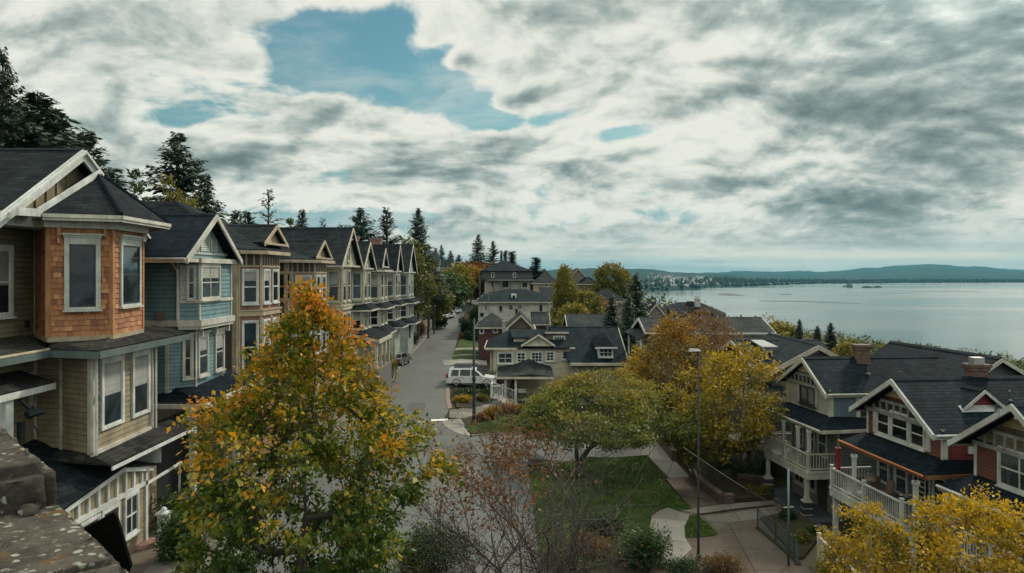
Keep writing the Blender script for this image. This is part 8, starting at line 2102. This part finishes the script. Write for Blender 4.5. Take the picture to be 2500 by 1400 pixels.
# wire fence along the yard
def wire_fence():
    pts = gp([(1850, 1293), (1894, 1330), (1940, 1370), (1950, 1385)]); t = thing('wire_fence', 'sagging grey wire fence on a low plinth beside the paved yard', 'fence', tuple(pts[0]))
    gm = metal((0.05, 0.062, 0.065)); m = MB()
    for a in pts[:3]: pm = MB(); pm.tube([a + Vector((0, 0, -.1)), a + Vector((0, 0, 1.15))], .035, 6); pm.build('post', gm, t)
    for a, b in zip(pts[:-1], pts[1:]):
        for z in (.08, 1.05): m.tube([a + Vector((0, 0, z)), (a + b) / 2 + Vector((0, 0, z - .04)), b + Vector((0, 0, z))], .02, 4)
        L = (b - a).length; n = max(2, int(L / .14))
        for k in range(-7, n):
            for s in (1, -1):
                u0, u1 = k / n, (k + 7) / n
                za, zb = (.08, 1.05) if s > 0 else (1.05, .08)
                def cl(u): return min(1, max(0, u))
                if u1 <= 0 or u0 >= 1: continue
                f0, f1 = (cl(u0) - u0) / (u1 - u0), (cl(u1) - u0) / (u1 - u0)
                m.tube([a.lerp(b, cl(u0)) + Vector((0, 0, za + (zb - za) * f0)), a.lerp(b, cl(u1)) + Vector((0, 0, za + (zb - za) * f1))], .008, 3, cap=False)
    m.build('mesh', gm, t)
    k = MB()
    for a, b in zip(pts[:-1], pts[1:]):
        d = (b - a).normalized(); n = Vector((d.y, -d.x, 0)) * .12; q = [a - n, b - n, b + n, a + n]; k.hexa([p + Vector((0, 0, -.3)) for p in q] + [p + Vector((0, 0, .12)) for p in q])
    k.build('plinth', M_soil, t)
wire_fence()
t = thing('picket_railing', 'white picket railing running down beside the bright yellow trees', 'railing', tuple(Gp(2000, 1380))); z0 = -2.2
a = Vector((X(2000, 31.5), 31.5, Z(1372, 31.5))); b = Vector((X(2110, 26.5), 26.5, Z(1490, 26.5)))
rail(t, a, b, 1.05, tmw, pitch=.13, name='rail_panel', posts=(True, True)); k = MB(); d = (b - a).normalized(); n = Vector((d.y, -d.x, 0)) * .15; q = [a - n, b - n, b + n, a + n]; k.hexa([p + Vector((0, 0, -1.6)) for p in q] + [p + Vector((0, 0, 0)) for p in q]); k.build('brick_base', BRK, t)
t = thing('picket_gate', 'old white picket gate under the yellow tree', 'gate', tuple(Gp(1838, 1150))); p = Gp(1838, 1152)
rail(t, (p.x, p.y, p.z), (p.x + .7, p.y - 1.2, p.z), 1.5, W_, pitch=.14, name='gate_panel')
# gatepost, iron gate and ramp rail on the left
def gatepost(label, px, py, top, w):
    p = Gp(px, py); t = thing('gatepost', label, 'gatepost', tuple(p), group='white gateposts'); h = Z(top, p.y) - p.z
    m = MB(); m.box(p.x - w / 2, p.x + w / 2, p.y - w / 2, p.y + w / 2, p.z, p.z + h - .12); m.box(p.x - w * .68, p.x + w * .68, p.y - w * .68, p.y + w * .68, p.z, p.z + .14)
    for s in (-.25, 0, .25): m.box(p.x - w / 2 - .015, p.x + w / 2 + .015, p.y + s * w - .03, p.y + s * w + .03, p.z + .2, p.z + h - .25)
    m.build('shaft', W_, t)
    m = MB(); m.box(p.x - w * .66, p.x + w * .66, p.y - w * .66, p.y + w * .66, p.z + h - .12, p.z + h - .04); m.lathe((p.x, p.y, p.z + h - .04), [(w * .5, 0), (w * .3, .06), (w * .34, .12), (w * .2, .18), (0.02, .2)], 10); m.build('cap', W_, t)
gatepost('fluted white gatepost with ornate cap in front of the green shrubs', 400, 1332, 1248, .36)
gatepost('white gatepost at the end of the dark iron gate, half behind the maple', 470, 1172, 1106, .42)
t = thing('iron_gate', 'dark iron gate closing the passage beside the blue house', 'gate', (-15.5, 36, .1)); ir = metal((0.012, 0.014, 0.016)); pg = Gp(465, 1185)
m = MB(); xa, ya = X(372, pg.y + .3), pg.y + .3
m.tube([(xa, ya, 1.9), (pg.x, ya, 1.9)], .035, 5); m.tube([(xa, ya, .2), (pg.x, ya, .2)], .035, 5); m.tube([(xa, ya, 1.2), (pg.x, ya, 1.2)], .03, 5)
for k in range(16): xx = xa + (pg.x - xa) * k / 15; m.tube([(xx, ya, .15), (xx, ya, 1.95)], .018, 4)
m.build('bars', ir, t)
t = thing('ramp_rail', 'white handrail slanting up to the entrance beside the tan house', 'railing', (-15, 31, 0))
m = MB(); m.tube([(X(352, 30.5), 30.5, Z(1186, 30.5)), (X(442, 34), 34, Z(1130, 34))], .07, 6); m.build('handrail', W_, t)
m = MB(); m.tube([(X(356, 30.6), 30.6, .1), (X(356, 30.6), 30.6, Z(1186, 30.6))], .05, 6); m.build('post', W_, t)
m = MB(); m.tube([(X(438, 33.8), 33.8, .1), (X(438, 33.8), 33.8, Z(1134, 33.8))], .05, 6); m.build('post', W_, t)

# ---- the lichened stone parapet of the viewpoint's own building
def parapet():
    m, tt = new_mat('lichened_stone')
    g = tt.n('ShaderNodeTexCoord').outputs['Object']
    n = tt.noise(g, 3.2, 8, 0.65); n2 = tt.noise(g, 16, 6, 0.65); li = tt.noise(tt.vm('ADD', g, tt.vm('SCALE', tt.noise(g, 14, 3, out=1), .06)), 22.0, 6, .65); mo = tt.noise(g, 5, 5, .6)
    c = tt.ramp(tt.m('ADD', tt.m('MULTIPLY', n, .65), tt.m('MULTIPLY', n2, .35)), [(.32, (0.020, 0.0175, 0.014)), (.5, (0.05, 0.044, 0.035)), (.68, (0.10, 0.088, 0.07))])
    c = tt.mix(tt.m('MULTIPLY', tt.mr(li, .57, .64), tt.mr(n, .42, .6)), c, (0.19, 0.19, 0.15))
    c = tt.mix(tt.mr(mo, .60, .68, 0, .7), c, (0.10, 0.055, 0.02))
    vo = tt.n('ShaderNodeTexVoronoi', feature='F1'); vo.inputs['Scale'].default_value = 17; tt.l(tt.vm('ADD', g, tt.vm('SCALE', tt.noise(g, 16, 4, out=1), .07)), vo.inputs['Vector'])
    c = tt.mix(tt.m('MULTIPLY', tt.mr(vo.outputs[0], .22, .34, 1, 0), tt.mr(tt.noise(g, 6, 4), .46, .56)), c, (0.24, 0.245, 0.20))
    finish(tt, c, .95, tt.m('ADD', tt.m('MULTIPLY', n, 1.0), tt.m('MULTIPLY', n2, .5)), .035, spec=.1)
    t = thing('stone_parapet', 'lichen-covered stone parapet wall at the bottom left corner', 'wall', (-2.4, 3.2, 0))
    e0, e1 = Vector((-1.30, 2.70)), Vector((-2.45, 3.95)); d = (e1 - e0).normalized(); n_ = Vector((-d.y, d.x)) * -1
    if n_.dot(Vector((-1, -1))) < 0: n_ = -n_
    rng = np.random.default_rng(4)
    def block(name, s0, s1, w, z0, z1, o0=0.0, r=.02, sub=14):
        """one hewn stone: gridded box with a rough skin"""
        bm = bmesh.new(); bmesh.ops.create_grid(bm, x_segments=2, y_segments=2, size=.5); bm.free()
        A = [e0 + d * s0 + n_ * o0, e0 + d * s1 + n_ * o0, e0 + d * s1 + n_ * (o0 + w), e0 + d * s0 + n_ * (o0 + w)]
        mb = MB(); q = [Vector((p.x, p.y, z0)) for p in A] + [Vector((p.x, p.y, z1)) for p in A]
        mb.hexa(q); o = mb.build(name, m, t)
        me = o.data; bm = bmesh.new(); bm.from_mesh(me); bmesh.ops.recalc_face_normals(bm, faces=bm.faces)
        bmesh.ops.bevel(bm, geom=list(bm.edges), offset=r * 1.6, segments=2, affect='EDGES')
        bmesh.ops.triangulate(bm, faces=bm.faces)
        for _ in range(5):
            long = [e for e in bm.edges if e.calc_length() > .06]
            if not long: break
            bmesh.ops.subdivide_edges(bm, edges=long, cuts=1)
            bmesh.ops.triangulate(bm, faces=bm.faces)
        bm.normal_update()
        for v in bm.verts:
            p = v.co; k = noise.noise(p * 4.0) * .5 + noise.noise(p * 11.0) * .35 + noise.noise(p * 28.0) * .2
            v.co = p + v.normal * k * r
        bm.to_mesh(me); bm.free(); me.polygons.foreach_set('use_smooth', [True] * len(me.polygons)); return o
    zt = CZ - 1.10
    block('coping_stone', -1.6, .28, .78, zt - .2, zt, 0, .016); block('coping_stone', .295, 1.26, .78, zt - .2, zt + .005, 0, .016)
    block('coping_block', 1.20, 3.4, .72, zt - .2, zt + .21, .03, .035)
    b = MB(); A = [e0 - d * 1.6 + n_ * .1, e0 + d * 3.3 + n_ * .1, e0 + d * 3.3 + n_ * .7, e0 - d * 1.6 + n_ * .7]; b.prism([(p.x, p.y) for p in A], -.3, zt - .2); b.build('wall_body', m, t)
    # a few pebbles and flakes lying on the coping
    for k, (s, o, r) in enumerate([(1.15, .16, .045), (.95, .52, .035), (.55, .62, .03), (.2, .5, .03), (-.2, .25, .02), (.75, .3, .018)]):
        p = e0 + d * s + n_ * o; tg = thing('pebble', ['rounded pebble against the step of the parapet', 'pale pebble near the seam of the parapet', 'stone flake at the edge of the frame on the parapet', 'brownish flake on the lower coping stone', 'small chip at the near end of the coping', 'tiny chip in the middle of the coping'][k], 'stone', (p.x, p.y, zt), group='loose stones on the parapet')
        mb = MB(); mb.lathe((p.x, p.y, zt - .004), [(r * .5, 0), (r, r * .35), (r * .95, r * .8), (r * .5, r * 1.2), (r * .05, r * 1.3)], 9); mb.build('stone', m, tg, True)
    # black board fixed outside the wall
    tb = thing('board', 'black board standing out from the parapet in front of the tan entrance', 'board', (-2.3, 4.2, 8.9)); dd = 4.15
    pts = [(203, 1292, dd + .25), (276, 1251, dd), (284, 1262, dd - .02), (318, 1378, dd - .1), (312, 1400, dd - .1), (230, 1420, dd + .15)]
    P = [PX(*q) for q in pts]; nn = (P[1] - P[0]).cross(P[3] - P[0]).normalized() * .012
    mb = MB(); mb.poly(P); mb.poly([p + nn for p in P][::-1])
    for k in range(len(P)): mb.poly([P[k], P[k] + nn, P[(k + 1) % len(P)] + nn, P[(k + 1) % len(P)]])
    mb.build('panel', ground_mat('black_board', [(0.003, 0.003, 0.003), (0.005, 0.005, 0.005)]), tb)
    mb = MB(); mb.tube([P[5], P[5] + Vector((-.25, -.5, -.35))], .03, 6); mb.build('bracket', M_dark, tb)
parapet()

# ---- things on the water
def barge(label, px, py, w_px, kind):
    d = (CZ - SEA) * F / (py - HY); x = X(px, d); L = w_px / F * d; t = thing('barge', label, 'barge', (x, d, SEA), group='barges on the bay')
    hm = paint((0.05, 0.07, 0.075)); m = MB(); m.hexa([(x - L / 2 + 2, d - 4, SEA - 1), (x + L / 2 - 2, d - 4, SEA - 1), (x + L / 2 - 2, d + 4, SEA - 1), (x - L / 2 + 2, d + 4, SEA - 1), (x - L / 2, d - 5, SEA + 2.2), (x + L / 2, d - 5, SEA + 2.2), (x + L / 2, d + 5, SEA + 2.2), (x - L / 2, d + 5, SEA + 2.2)]); m.build('hull', hm, t)
    if kind == 'house':
        m = MB(); m.box(x - L * .08, x + L * .46, d - 4, d + 4, SEA + 2.2, SEA + 11.5); m.box(x - L * .02, x + L * .2, d - 3, d + 3, SEA + 11.5, SEA + 12.6); m.build('deckhouse', paint((0.12, 0.14, 0.14)), t)
        m = MB(); m.tube([(x - L * .35, d, SEA + 2), (x - L * .35, d, SEA + 7)], .5, 6); m.tube([(x - L * .42, d, SEA + 2), (x - L * .25, d, SEA + 4)], .6, 6); m.build('mast', hm, t)
    else:
        m = MB(); 
        for k in range(3): m.box(x - L * .4 + k * L * .27, x - L * .4 + k * L * .27 + L * .18, d - 3, d + 3, SEA + 2.2, SEA + 4 + (k % 2) * 1.6)
        m.build('cargo', paint((0.10, 0.11, 0.11)), t)
barge('barge with a tall square deckhouse out on the bay', 2070, 700.5, 22, 'house')
barge('low loaded barge right of the one with the tall deckhouse', 2118, 702.5, 26, 'low')
barge('rightmost small low barge out on the bay', 2143, 702, 20, 'low')
